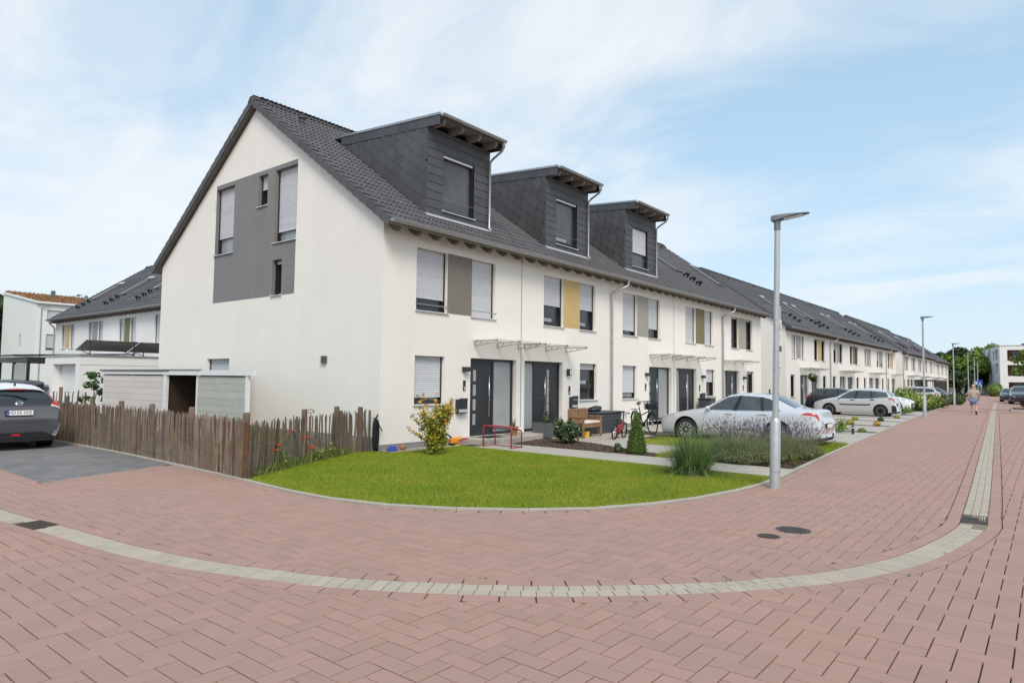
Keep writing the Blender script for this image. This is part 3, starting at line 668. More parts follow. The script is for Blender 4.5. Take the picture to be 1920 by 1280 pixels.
def door(host, x, z, w, h, leaf='L', style=0, depth=.15, wide=.52):
    """front door with frosted side light; leaf L/R = which side the leaf is on"""
    f = MB(); t = .07; lw = w*wide; y0 = depth
    l0, l1 = (t, lw) if leaf == 'L' else (w-lw, w-t)
    for a in ((0, t), (w-t, w)): f.box(a[0], a[1], y0-.02, y0+.06, 0, h)
    f.box(t, w-t, y0-.02, y0+.06, h-t, h); m0 = l1 if leaf == 'L' else l0-t
    f.box(m0, m0+t, y0-.02, y0+.06, 0, h-t); f.box(l0, l1, y0, y0+.05, .01, h-t)
    s0, s1 = (m0+t, w-t) if leaf == 'L' else (t, m0)
    f.box(s0, s1, y0-.015, y0+.055, 0, .09)
    o = f.build('door', M_anth, host); o.location = (x, 0, z)
    one('sidelight', M_frost, o, 'box', s0, s1, y0+.02, y0+.03, .09, h-t)
    if style == 0: xs0, n, gap = l0+.2*(l1-l0)+.0, 4, .45
    else: xs0, n, gap = l0+.52*(l1-l0), 6, .12
    gw = .12; ph = (h-.55)/n
    for k in range(n): one('glass_strip', M_frost, o, 'box', xs0, xs0+gw, y0-.006, y0-.0005, .32+k*ph, .32+(k+1)*ph-gap*ph*.55)
    hx = l0+.82*(l1-l0) if style == 0 else l0+.38*(l1-l0)
    hb = MB(); hb.tube([(hx, y0-.07, .55), (hx, y0-.07, 1.72)], .017, 8)
    for q in (.75, 1.5): hb.tube([(hx, y0-.07, q), (hx, y0, q)], .01, 6)
    hb.build('handle', M_steel, o, smooth=True)
    lb = MB(); lb.tube([(hx+.1*(1 if style == 0 else -1), y0-.012, 1.02), (hx+.1*(1 if style == 0 else -1), y0, 1.02)], .022, 10); lb.build('lock', M_steel, o)
    return o
def panel(host, x0, x1, z0, z1, material): return one('wall_panel', material, host, 'box', x0, x1, -.004, -.0005, z0, z1)
def canopy(host, x0, x1, z=2.84, n=3, proj_=.95, mat_=None):
    o = MB().box(x0, x1, -proj_, -.02, z+.03, z+.042).build('canopy', M_clear, host); M_ = mat_ or M_galv2
    for k in range(n):
        x = x0+.09+k*(x1-x0-.18)/max(1, n-1); bb = MB(); L = proj_-.08
        bb.box(x-.012, x+.012, -L, -.004, z-.006, z+.024); bb.box(x-.012, x+.012, -.03, -.004, z-.15, z-.007)
        bb.prism([(x-.012, -.03, z-.15), (x-.012, -.03, z-.125), (x-.012, -L, z-.007), (x-.012, -L, z-.026)], (.024, 0, 0))
        for q in (.3, .6): bb.prism([(x-.008, -L*q, z-.006), (x-.008, -L*q-.016, z-.006), (x-.008, -L*(q-.1)-.016, z-.12*(1-q)-.015), (x-.008, -L*(q-.1), z-.12*(1-q)-.015)], (.016, 0, 0))
        for q in (.12, .88): bb.tube([(x, -proj_*q, z+.02), (x, -proj_*q, z+.062)], .018, 6)
        bb.build('bracket', M_, o)
    return o
M_galv2 = mat('canopy_steel', (0.44, 0.415, 0.37), .5, metal=.4)
def rafter_mesh():
    P = [(0, .0, 0), (0, -.36, -.256*1.0), (0, -.40, -.29), (0, -.405, -.36), (0, -.36, -.40), (0, -.28, -.415), (0, -.2, -.39), (0, -.13, -.33), (0, .02, -.2)]
    return MB().prism(P, (.09, 0, 0)).mesh('rafter', M_rafter)
ME_RAFT = rafter_mesh()
def downpipe(host, x, top=5.5, bottom=.12, yg=-.53, material=None):
    b_ = MB(); b_.lathe([(.055, top-.03), (.06, top+.04), (.042, top-.1)], 10, TR(x+.42, yg, 0))
    b_.tube([(x+.42, yg, top-.05), (x+.42, yg+.01, top-.17), (x+.36, yg+.06, top-.24), (x+.08, -.16, top-.42), (x+.01, -.085, top-.5), (x, -.08, top-.62), (x, -.08, bottom)], .045, 10)
    for z in (4.2, 2.35): b_.tube([(x, -.08, z-.03), (x, -.08, z+.03)], .052, 10)
    return b_.build('downpipe', material or M_zinc, host, smooth=True, sharp=40)
def gutter_part(host, x0, x1, y=-.535, z=5.575, r=.078, name='rain_gutter', material=None):
    b_ = MB(); n = 8; V = []
    for x in (x0, x1):
        for k in range(n+1):
            a = PI+PI*k/n; V.append((x, y+r*math.cos(a), z+r*math.sin(a)))
    F = [(k, k+1, n+2+k, n+1+k) for k in range(n)]; b_.add(V, F); b_.add([(v[0], y+(v[1]-y)*.93, z+(v[2]-z)*.93) for v in V], [f[::-1] for f in F])
    b_.tube([(x0, y-r, z), (x1, y-r, z)], .011, 6)
    for xx in (x0, x1): b_.poly([(xx, y+r*math.cos(PI+PI*k/n), z+r*math.sin(PI+PI*k/n)) for k in range(n+1)])
    return b_.build(name, material or M_zinc, host)
def tile_mesh(w=.30, ln=.40, fine=True):
    xs_ = [0, .025, .05, .075, .10, .125, .15, .175, .20, .225, .25, .275, .30] if fine else [0, .05, .1, .15, .2, .25, .3]
    f = lambda x: .034*max(-.28, math.cos(2*PI*(x-.05)/.15)); V = []; n = len(xs_)
    for v, h in ((0, .034), (ln, .0)): V += [(x*w/.30*.992, v, f(x)+h) for x in xs_]
    V += [(x*w/.30*.992, .004, f(x)+.034-.030) for x in xs_]
    F = [(i, i+1, n+i+1, n+i) for i in range(n-1)]+[(2*n+i, 2*n+i+1, i+1, i) for i in range(n-1)]
    return V, F
TV, TF = tile_mesh(); ME_TILE = MB().add(TV, TF).mesh('roof_tile', M_tile, True, 50)
EXPO = .338
SLOPE_T = Matrix(((1, 0, 0, 0), (0, CP, -SP, -.47), (0, SP, CP, 5.94-.47*SL-.05), (0, 0, 0, 1)))      # x across, y up the slope, z normal
BACK_T = Matrix(((-1, 0, 0, 0), (0, -CP, SP, DEP+.47), (0, SP, CP, 5.94-.47*SL-.05), (0, 0, 0, 1)))
NC = int((DEP/2+.47)/CP/EXPO)+1
def tiles(host, width, skip, x_abs=0, singles=300, x0=0.0):
    """roof tiles: the nearest ones single parts, the rest one part"""
    n = max(1, round(width/.3)); w = width/n; todo = []
    for c in range(NC):
        for k in range(n):
            x, v = x0+k*w, c*EXPO; ymid = -.47+(v+.2)*CP
            if skip and skip[0] < x+w*.5 < skip[1] and skip[2] < ymid < skip[3]: continue
            todo.append((x, v))
    near = sorted(todo, key=lambda p: (p[0]+x_abs-CAM.x)**2*1.0+(-.47+p[1]*CP-CAM.y)**2)
    for (x, v) in near[:singles]:
        o = inst('roof_tile', ME_TILE, host, scale=(w/.3, 1, 1)); o.matrix_local = SLOPE_T@TR(x, v, random.gauss(0, .0012))@Matrix.Rotation(random.gauss(0, .004), 4, 'Z')@Matrix.Diagonal((w/.3, 1, 1, 1))
    rest = near[singles:]; b_ = MB(); lv, lf = tile_mesh(w, .4, False)
    for (x, v) in rest: b_.add(lv, lf, SLOPE_T@TR(x, v, 0))
    for c in range(NC):
        for k in range(n): b_.add(lv, lf, BACK_T@TR(-x0-width+k*w, c*EXPO, 0))
    stuff(b_.build('roof_tiles', M_tile, host))
def sheet_tiles(host, width):
    """tile courses of a far roof, both slopes, as one mesh"""
    nx = max(2, int(width/.1)); xs_ = np.linspace(0, width, nx+1); prof = .022*np.maximum(-.2, np.cos(2*PI*(xs_/.3-.2))); V = []; F = []; o = 0
    for TT, sg in ((SLOPE_T, 1), (BACK_T, -1)):
        for c in range(NC):
            for v, h in ((c*EXPO, .034-.024), (c*EXPO+.002, .034), (min((c+1)*EXPO, NC*EXPO)+.02, .004)):
                for x, p in zip(xs_, prof): V.append(tuple(TT@Vector((x if sg > 0 else x-width, v, p+h))))
            for r in (0, 1):
                for i in range(nx): F.append((o+r*(nx+1)+i, o+r*(nx+1)+i+1, o+(r+1)*(nx+1)+i+1, o+(r+1)*(nx+1)+i))
            o += 3*(nx+1)
    b_ = MB(); b_.v = V; b_.f = F; return stuff(b_.build('roof_tiles', M_tile, host))
def roof_slab(host, x0, x1, y_ex=.46):
    b_ = MB(); t = .075; yr = DEP/2; zr = RZ(yr)-t-.02
    a = [(x0, -y_ex, RZ(-y_ex)-t-.02), (x0, yr, zr), (x0, DEP+y_ex, RZ(-y_ex)-t-.02)]; th = .07
    b_.prism([a[0], a[1], (x0, yr, zr-th), (x0, -y_ex, a[0][2]-th)], (x1-x0, 0, 0)); b_.prism([a[1], a[2], (x0, DEP+y_ex, a[2][2]-th), (x0, yr, zr-th)], (x1-x0, 0, 0))
    return b_.build('roof', M_soffit, host)
def verge(host, x, side, n0=None):
    """verge tiles down both slopes of a gable; side -1 = left end"""
    b_ = MB(); L = .36; xo, xi = (x-.2, x+.02) if side < 0 else (x-.02, x+.2)
    b_.add([(xo, 0, .036), (xi, 0, .036), (xi, L, .008), (xo, L, .008), (xo, 0, -.17), (xo, L, -.198), (xi, 0, .015), (xo, .0, .012)],
           [(0, 1, 2, 3), (0, 3, 5, 4), (6, 1, 0, 7)] if side < 0 else [(0, 1, 2, 3), (7, 6, 1, 0)])
    if side > 0: b_.add([(xi, 0, .036), (xi, L, .008), (xi, L, -.198), (xi, 0, -.17)], [(0, 3, 2, 1)])
    xa, xb = (xo, xo+.02) if side < 0 else (xi-.02, xi); b_.add([(xa, 0, -.17), (xb, 0, -.17), (xb, 0, .03), (xa, 0, .03)], [(0, 1, 2, 3)])
    b_.add([(xb if side < 0 else xa, 0, -.17), (xb if side < 0 else xa, L, -.198), (xb if side < 0 else xa, L, 0), (xb if side < 0 else xa, 0, .03)], [(0, 1, 2, 3)])
    me = b_.mesh('verge_tile', M_verge)
    for c in range(NC):
        o = inst('verge_tile', me, host); o.matrix_local = SLOPE_T@TR(0, c*EXPO, .022+random.gauss(0, .002))
    mb2 = MB(); mb2.v = [(2*0-(v[0]), v[1], v[2]) for v in b_.v]; mb2.f = [f[::-1] for f in b_.f]; me2 = mb2.mesh('verge_tile', M_verge)
    for c in range(NC):
        o = inst('verge_tile', me2, host); o.matrix_local = BACK_T@TR(0, c*EXPO, .022)
def ridge(host, x0, x1, single=True):
    b_ = MB(); n = 6; V = []; L = .40
    for xx, r in ((0, .135), (L+.03, .115)):
        for k in range(n+1): a = PI*k/n; V.append((xx, r*math.cos(a)*1.05, r*math.sin(a)*.8))
    V += [(0, .115*math.cos(PI*k/n)*1.05, .115*math.sin(PI*k/n)*.8) for k in range(n+1)]
    F = [(k, k+1, n+2+k, n+1+k)[::-1] for k in range(n)]+[(k, 2*(n+1)+k, 2*(n+1)+k+1, k+1) for k in range(n)]
    me = MB().add(V, F).mesh('ridge_tile', M_verge, True, 50); N = max(1, int((x1-x0)/L)); w = (x1-x0)/N; bb = MB()
    for k in range(N):
        if single: inst('ridge_tile', me, host, (x0+k*w, DEP/2, RZ(DEP/2)-.07))
        else: bb.add(V, F, TR(x0+k*w, DEP/2, RZ(DEP/2)-.07))
    if not single: bb.build('ridge', M_verge, host)
def roof_window(host, x, y0, y1, w=.78, steps=True, vent=False):
    f = MB(); L = (y1-y0)/CP; Tn = Matrix(((1, 0, 0, x), (0, CP, -SP, y0), (0, SP, CP, RZ(y0)-.01), (0, 0, 0, 1))); h = .11
    for a in ((0, .09, 0, L), (w-.09, w, 0, L)): f.box(a[0], a[1], a[2], a[3], -.05, h, Tn)
    f.box(.09, w-.09, 0, .09, -.05, h, Tn); f.box(.09, w-.09, L-.13, L, -.05, h+.015, Tn); o = f.build('roof_window', M_zincd, host)
    one('pane', M_glass, o, 'box', .09, w-.09, .09, L-.13, h-.05, h-.035, T=Tn)
    one('shutter_box', M_alu, o, 'box', -.01, w+.01, L-.16, L+.08, h+.016, h+.09, T=Tn)
    one('side_cover', M_alu, o, 'box', -.008, .05, 0, L-.16, h+.001, h+.03, T=Tn)
    if steps:
        for k in range(3):
            s_ = MB(); yy = y0-.35-k*.33; z = RZ(yy)
            s_.box(x+.15, x+.62, yy-.16, yy, z+.12, z+.14)
            for q in (.17, .58): s_.prism([(x+q, yy-.16, z+.12), (x+q, yy, z+.12), (x+q, yy+.02, z+.0), (x+q, yy-.02, z-.02)], (.02, 0, 0))
            s_.box(x+.15, x+.62, yy-.165, yy-.15, z+.141, z+.2); s_.build('roof_step', M_black, host)
    return o
M_zincd = mat('roof_window_sheet', (0.16, 0.16, 0.165), .45, metal=.4)
def vent_tile(host, x, y):
    b_ = MB(); z = RZ(y); b_.tube([(x, y, z-.05), (x, y-.03, z+.10)], .085, 10); b_.ball((x, y-.04, z+.12), (.13, .13, .05), 10, 6); b_.build('roof_vent', M_verge, host, smooth=True)
def chevron(host, bottom, top, x_in, name):
    pass
def dormer(host, x0, x1, sash, shut=0.0, low=.12, pipe=True):
    """shed dormer: core box, cheek panels, front boards, roof, rafters, gutter, window"""
    YF = .38; zb = RZ(YF)+.02; zt = 8.62; slope = math.tan(R_(4.2)); TOPZ = lambda y: 8.86+slope*(y+.1)      # top of dormer roof
    yr = 4.62
    core = MB(); P = [(x0, YF, zb-.1), (x0, YF, TOPZ(YF)-.2), (x0, yr+.5, TOPZ(yr+.5)-.2), (x0, yr+.5, RZ(yr+.5)-.3)]
    P = [(x0+.012, YF+.014, RZ(YF)-.12), (x0+.012, YF+.014, TOPZ(YF)-.25), (x0+.012, yr, TOPZ(yr)-.25), (x0+.012, yr, RZ(yr)-.2)]
    wx0, wx1, wz0, wz1 = x0+.62, x0+.62+1.27, zb+.2, zb+1.78
    sides = MB(); n = 4
    for X in (x0+.012, x1-.012):
        q = [(X, p[1], p[2]) for p in P]; sides.poly(q if X < x0+.1 else q[::-1])
    wall_faces(sides, x0+.012, x1-.012, RZ(YF)-.12, TOPZ(YF)-.25, [(wx0, wx1, wz0, wz1)], .2, T=TR(0, YF+.014, 0))
    D = sides.build('dormer', M_black, host)
    # cheek panels: rows parallel to the main roof, broken joints
    Z0 = lambda y: RZ(y)-.01; a = R_(35.4)
    tri = [(YF+.003, Z0(YF)), (yr, Z0(yr)), (yr, TOPZ(yr)-.26), (YF+.003, TOPZ(YF)-.26)]
    ytop = yr
    for q in range(400):
        y = YF+q*.012
        if Z0(y) >= TOPZ(y)-.27: ytop = y; break
    tri = ccw([(YF+.003, Z0(YF)), (ytop, Z0(ytop)), (YF+.003, TOPZ(YF)-.27)])
    pw, ph = .38, .285; ca, sa = math.cos(R_(36)), math.sin(R_(36)); todo = []
    for r in range(-4, 16):
        for c in range(-10, 16):
            u0 = c*pw+r*.13; v0 = r*ph
            Q = [(YF+(u*ca-v*sa), zb+(u*sa+v*ca)) for u, v in ((u0, v0), (u0+pw-.02, v0), (u0+pw-.02, v0+ph-.004), (u0, v0+ph-.004))]
            Q = clip_convex(Q, tri)
            if len(Q) > 2 and area2(Q) > .004: todo.append((Q, r, c))
    for side, X, sg in (('L', x0, -1), ('R', x1, 1)):
        bb = MB()
        for Q, r, c in todo:
            tl = (r*.37+c*.61) % 1*.006; m_ = MB() if side == 'L' else bb
            cy = sum(q[0] for q in Q)/len(Q); cz = sum(q[1] for q in Q)/len(Q)
            f = lambda q: .012+.011*((q[0]-cy)*ca+(q[1]-cz)*sa)/.2-.002*(-(q[0]-cy)*sa+(q[1]-cz)*ca)/.14+tl*.4
            front = [(X+sg*f(q), q[0], q[1]) for q in Q]; back = [(X-sg*.006, q[0], q[1]) for q in Q]
            k = len(Q); F = [tuple(range(k)) if sg > 0 else tuple(range(k))[::-1]]+[(i, (i+1) % k, k+(i+1) % k, k+i) if sg < 0 else (i, k+i, k+(i+1) % k, (i+1) % k) for i in range(k)]
            m_.add(front+back, F)
            if side == 'L': m_.build('panel', M_slate, D)
        if side == 'R': bb.build('cheek', M_slate, D)
    # verge squares along the dormer roof
    nv = 10
    for X, sg in ((x0, -1), (x1, 1)):
        for k in range(nv):
            ya = -.1+(ytop-.0+.1)*k/nv; yb = -.1+(ytop+.1)*(k+1)/nv-.006; e = .03
            m_ = MB(); P4 = [(X+sg*e, ya, TOPZ(ya)-.29), (X+sg*e, yb, TOPZ(yb)-.29), (X+sg*(e-.006), yb, TOPZ(yb)-.01), (X+sg*(e-.006), ya, TOPZ(ya)-.01)]
            if k == nv-1: P4 = [(X+sg*e, ya, TOPZ(ya)-.29), (X+sg*e, yb, Z0(yb)), (X+sg*(e-.006), yb, TOPZ(yb)-.01), (X+sg*(e-.006), ya, TOPZ(ya)-.01)]
            m_.prism(P4, (-sg*.02, 0, 0)); m_.build('panel', M_slatef, D)
    # front boards
    rows = 10; zt_ = TOPZ(YF)-.36; hb = (zt_-zb+.03)/rows
    for r in range(rows):
        za = zb-.03+r*hb; zc = za+hb-.006
        for (xa, xb, va, vb) in ((x0+.0, wx0-.005, 0, 0), (wx1+.005, x1, 0, 0)) if (za < wz1 and zc > wz0) else ((x0, (wx0+wx1)/2-.1, 0, 0), ((wx0+wx1)/2-.094, x1, 0, 0)):
            if zc > wz1-.0 and za < wz1 and za > wz0: pass
            m_ = MB(); m_.add([(xa, YF-.006, za), (xb, YF-.006, za), (xb, YF+.006, zc), (xa, YF+.006, zc), (xa, YF+.013, za), (xb, YF+.013, za)], [(0, 1, 2, 3), (4, 5, 1, 0)]); m_.build('plank', M_slatef, D)
        if za < wz1 < zc:
            m_ = MB(); m_.add([(wx0, YF-.004, wz1), (wx1, YF-.004, wz1), (wx1, YF+.006, zc), (wx0, YF+.006, zc)], [(0, 1, 2, 3)]); m_.build('plank', M_slatef, D)
        if za < wz0 < zc:
            m_ = MB(); m_.add([(wx0, YF-.006, za), (wx1, YF-.006, za), (wx1, YF+.002, wz0-.03), (wx0, YF+.002, wz0-.03)], [(0, 1, 2, 3)]); m_.build('plank', M_slatef, D)
    # roof slab, metal edge, rafters, gutter
    m_ = MB(); ex = .02
    m_.prism([(x0-ex, -.12, TOPZ(-.12)-.05), (x0-ex, yr+.12, TOPZ(yr+.12)-.05), (x0-ex, yr+.12, TOPZ(yr+.12)), (x0-ex, -.12, TOPZ(-.12))], (x1-x0+2*ex, 0, 0)); m_.build('dormer_roof', M_zinc, D)
    for X in (x0-.045, x1+.005):
        m_ = MB(); m_.prism([(X, -.13, TOPZ(-.12)-.03), (X, yr+.1, TOPZ(yr+.1)-.03), (X, yr+.1, TOPZ(yr+.1)+.035), (X, -.13, TOPZ(-.12)+.035)], (.04, 0, 0)); m_.build('edge_trim', M_zinc, D)
    one('soffit', M_soffit, D, 'prism', [(x0+.02, -.08, TOPZ(-.1)-.085), (x0+.02, YF+.05, TOPZ(YF)-.085), (x0+.02, YF+.05, TOPZ(YF)-.06), (x0+.02, -.08, TOPZ(-.1)-.06)], (x1-x0-.04, 0, 0))
    for k in range(4):
        X = x0+.16+k*(x1-x0-.42)/3; r_ = MB(); r_.prism([(X, -.06, TOPZ(-.06)-.09), (X, YF+.1, TOPZ(YF)-.09), (X, YF+.1, TOPZ(YF)-.26), (X, .02, TOPZ(0)-.25), (X, -.06, TOPZ(-.06)-.19)], (.1, 0, 0)); r_.build('rafter', M_soffit, D)
    one('plank', M_slatef, D, 'box', x0, x1, YF-.003, YF+.012, TOPZ(YF)-.355, TOPZ(YF)-.262)
    gutter_part(D, x0-.02, x1+.05, -.19, TOPZ(-.1)-.02, .065)
    if pipe:
        b_ = MB(); X = x1-.02; z = TOPZ(-.1)-.08
        b_.tube([(X, -.19, z), (X, -.19, z-.12), (X, -.1, z-.24), (X-.03, .22, z-.42), (X-.04, YF-.06, z-.52), (X-.04, YF-.06, zb+.05), (X-.03, YF-.16, zb-.04)], .036, 8); b_.build('downpipe', M_zinc, D, smooth=True, sharp=45)
    one('flashing', M_alu, D, 'prism', [(x0-.05, YF-.004, zb+.02), (x0-.05, YF-.09, zb-.055), (x0-.05, YF-.09, zb-.07), (x0-.05, YF-.004, zb-.0)], (x1-x0+.08, 0, 0))
    win = window(D, wx0, wz0, wx1-wx0, wz1-wz0, shut, T=TR(0, YF+.0, 0), depth=.1, sill=True, open_=sash == 'open', glass=M_gref)
    if not shut: one('shutter_box', M_alu, win, 'box', .03, wx1-wx0-.03, .03, .09, wz1-wz0-.07, wz1-wz0-.01)
    one('rail', M_steel, win, 'tube', [(0, .01, .33), (wx1-wx0, .01, .33)], .008, 6)
def mailbox(host, x, z, kind=0):
    m_ = MB(); m_.bbox(x, x+.36, -.135, -.012, z, z+.38, .01); m_.box(x+.02, x+.34, -.16, -.13, z+.33, z+.41); o = m_.build('mailbox', M_anth, host)
    one('label_strip', M_alu, o, 'box', x+.012, x+.348, -.139, -.1355, z+.03, z+.11)
    if kind: one('slot', M_alu, o, 'box', x+.06, x+.3, -.1385, -.1355, z+.28, z+.3)
def wall_lamp(host, x, z, lit=True):
    m_ = MB(); m_.bbox(x, x+.15, -.12, -.005, z, z+.22, .008); o = m_.build('wall_lamp', M_anth, host)
    if lit: one('lens', M_lens, o, 'box', x+.04, x+.13, -.124, -.1201, z+.03, z+.19)
def spot_lamp(host, x, z):
    m_ = MB(); m_.bbox(x, x+.2, -.15, -.005, z, z+.13, .008); m_.build('wall_lamp', M_anth, host)
def intercom(host, x, z):
    m_ = MB(); m_.bbox(x, x+.085, -.03, -.003, z, z+.28, .006); o = m_.build('intercom', M_anth, host)
    one('button_panel', M_alu, o, 'box', x+.02, x+.065, -.034, -.0301, z+.02, z+.1); one('camera_lens', M_black, o, 'box', x+.025, x+.06, -.034, -.0301, z+.17, z+.25)
def body(host, width, holes, material, left=None, right=None, plinth=True, gable_holes=()):
    w_ = MB(); wall_faces(w_, 0, width, .335 if plinth else 0, EAVE+.1, [h for h in holes], .26)
    pent = [(-DEP, 0), (0, 0), (0, EAVE), (-DEP/2, EAVE+SL*DEP/2), (-DEP, EAVE)]
    if left: wall_faces(w_, -DEP, 0, 0, EAVE+SL*DEP/2, list(gable_holes), .2, T=GT, clip=pent)
    zb_ = .335 if plinth else 0
    for xx, on in ((0, not left), (width, True)):
        if on:
            q = [(xx, 0, zb_), (xx, DEP, zb_), (xx, DEP, EAVE), (xx, DEP/2, EAVE+SL*DEP/2), (xx, 0, EAVE)]; w_.poly(q if xx else q[::-1])
    w_.poly([(0, DEP, 0), (0, DEP, EAVE), (width, DEP, EAVE), (width, DEP, 0)])
    o = w_.build('wall', material, host)
    if plinth:
        cuts = sorted([h[:2] for h in holes if h[2] < .33]); x = 0
        for a, b2 in cuts+[(width, width)]:
            if a > x: one('plinth', M_plinth, host, 'box', x, a, .012, .1, 0, .335)
            x = b2
        if left: one('plinth', M_plinth, host, 'box', -.004, .1, .1, DEP, 0, .33)
    return o
def eaves(host, width, first=0, ext0=0, step=.66, single=True):
    n = int(width/step); z = RZ(0)-.165
    if single:
        for k in range(n): inst('rafter', ME_RAFT, host, (.12+k*width/n, .0, z))
    else:
        b_ = MB(); b_.box(0, width, -.4, 0, EAVE-.28, EAVE-.1); 
    gutter_part(host, ext0, width-.001)

U = [0, 5.5, 10.8, 16.2, 21.55, 27.4]
ZT, ZB, GZT, GZB, DZB = 5.163, 3.537, 2.363, 1.106, .16
def upper_pair(h, x0, x1, x2, x3, pan, sl, sr, **kw):
    window(h, x0, ZB, x1-x0, ZT-ZB, sl, **kw); window(h, x2, ZB, x3-x2, ZT-ZB, sr, **kw); panel(h, x1, x2, ZB-.0, ZT, pan)
# --- house 1: the white end house with the grey gable panel
h1 = thing('terraced_house', 'white end house whose gable wall carries the big grey panel', 'house', (U[0], 0, 0), 0, 'terraced houses of the front row')
up1 = (1.115, 2.25, 3.22, 4.246)
gh = [(-8.33-.003, -7.2+.003, 5.66, 7.803), (-5.8-.003, -5.3+.003, 6.86, 7.803), (-4.88-.003, -3.77+.003, 5.66, 7.803), (-4.91-.003, -4.42+.003, 4.13, 5.153), (-8.58, -7.18, 1.2, 2.32)]
body(h1, U[1]-U[0], [(up1[0], up1[1], ZB, ZT), (up1[2], up1[3], ZB, ZT), (1.11, 2.19, GZB, GZT), (3.22, 5.27, DZB, GZT)], M_wall, left=True, gable_holes=gh)
gp = MB(); wall_faces(gp, -8.34, -3.768, 4.11, 7.93, [(-8.33, -7.2, 5.66, 7.8), (-5.8, -5.3, 6.86, 7.8), (-4.88, -3.7695, 5.66, 7.8), (-4.91, -4.42, 4.13, 5.15)], .19, T=GT, y=-.005)
gp.box(-8.34, -3.768, -.004, -.0005, 7.925, 7.93, GT); gp.build('gable_panel', M_gpanel, h1)
window(h1, -8.33, 5.66, 1.13, 2.14, .74, T=GT, glass=M_gcurt); window(h1, -4.88, 5.66, 1.11, 2.14, .84, T=GT, glass=M_gcurt)
window(h1, -5.8, 6.86, .5, .94, .42, T=GT); window(h1, -4.91, 4.13, .49, 1.02, .09, T=GT); window(h1, -8.58, 1.2, 1.4, 1.12, 1.0, T=GT)
vb = MB(); vb.box(-2.36, -2.15, -.04, -.002, 2.15, 2.34, GT)
for k in range(4): vb.box(-2.365, -2.145, -.075, -.041, 2.155+k*.05, 2.175+k*.05, GT)
vb.build('air_vent', M_zincd, h1)
one('window_sensor', M_alu, h1, 'box', -8.36, -8.31, -.03, -.007, 7.15, 7.42, T=GT)
upper_pair(h1, *up1, M_taupe, .78, .985, rail=True); window(h1, 1.11, GZB, 1.08, GZT-GZB, .84)
door(h1, 3.22, DZB, 2.05, GZT-DZB, 'L', 0, wide=.53)
canopy(h1, 3.28, 5.44); mailbox(h1, 2.62, .84); spot_lamp(h1, 2.87, 1.98); intercom(h1, 2.92, 1.46)
roof_slab(h1, -.17, U[1]); tiles(h1, U[1], (1.78, 4.36, .30, 4.35), U[0], 300, 0.0); verge(h1, 0.0, -1); ridge(h1, -.2, U[1]); eaves(h1, U[1], ext0=-.2); vent_tile(h1, 1.0, 5.2)
dormer(h1, 1.77, 4.36, 'sky_reflection')
# --- house 2
h2 = thing('terraced_house', 'white house with the yellow wall panel and the middle dormer', 'house', (U[1], 0, 0), 0, 'terraced houses of the front row')
x = U[1]; up2 = tuple(v-x for v in (6.66, 7.78, 8.77, 9.79))
body(h2, U[2]-x, [(up2[0], up2[1], ZB, ZT), (up2[2], up2[3], ZB, ZT), (8.8-x, 9.9-x, GZB, GZT), (5.69-x, 7.75-x, DZB, GZT)], M_wall)
upper_pair(h2, *up2, M_yellow, .57, .55, open_=True); window(h2, 8.8-x, GZB, 1.1, GZT-GZB, .14, mull=.32, open_=True)
door(h2, 5.69-x, DZB, 2.06, GZT-DZB, 'R', 1, wide=.66); canopy(h2, 5.56-x, 8.0-x); mailbox(h2, 8.14-x, .84, 1); wall_lamp(h2, 7.98-x, 1.93); intercom(h2, 8.1-x, 1.3)
roof_slab(h2, 0, U[2]-x); tiles(h2, U[2]-x, (7.22-x, 9.9-x, .30, 4.35), x, 300); ridge(h2, 0, U[2]-x); eaves(h2, U[2]-x); dormer(h2, 7.24-x, 9.86-x, 'open')
one('expansion_joint', M_zincd, h2, 'box', -.012, .012, -.003, .02, .34, 5.55)
# --- house 3
h3 = thing('terraced_house', 'white house with a beige wall panel and the farthest dormer', 'house', (U[2], 0, 0), 0, 'terraced houses of the front row')
x = U[2]; up3 = tuple(v-x for v in (11.759, 12.9, 13.85, 14.89))
body(h3, U[3]-x, [(up3[0], up3[1], ZB, ZT), (up3[2], up3[3], ZB, ZT), (11.75-x, 12.88-x, GZB, GZT), (13.91-x, 15.96-x, DZB, GZT)], M_wall)
upper_pair(h3, *up3, M_beige, .87, .75); window(h3, 11.75-x, GZB, 1.13, GZT-GZB, .8, glass=M_gcurt)
door(h3, 13.91-x, DZB, 2.05, GZT-DZB, 'L', 0, wide=.5); canopy(h3, 13.9-x, 16.15-x); spot_lamp(h3, 13.55-x, 1.98); intercom(h3, 13.55-x, 1.4)
roof_slab(h3, 0, U[3]-x); tiles(h3, U[3]-x, (12.55-x, 15.3-x, .30, 4.35), x, 300); ridge(h3, 0, U[3]-x); eaves(h3, U[3]-x); dormer(h3, 12.6-x, 15.26-x, 'shut', .62); downpipe(h3, .03)
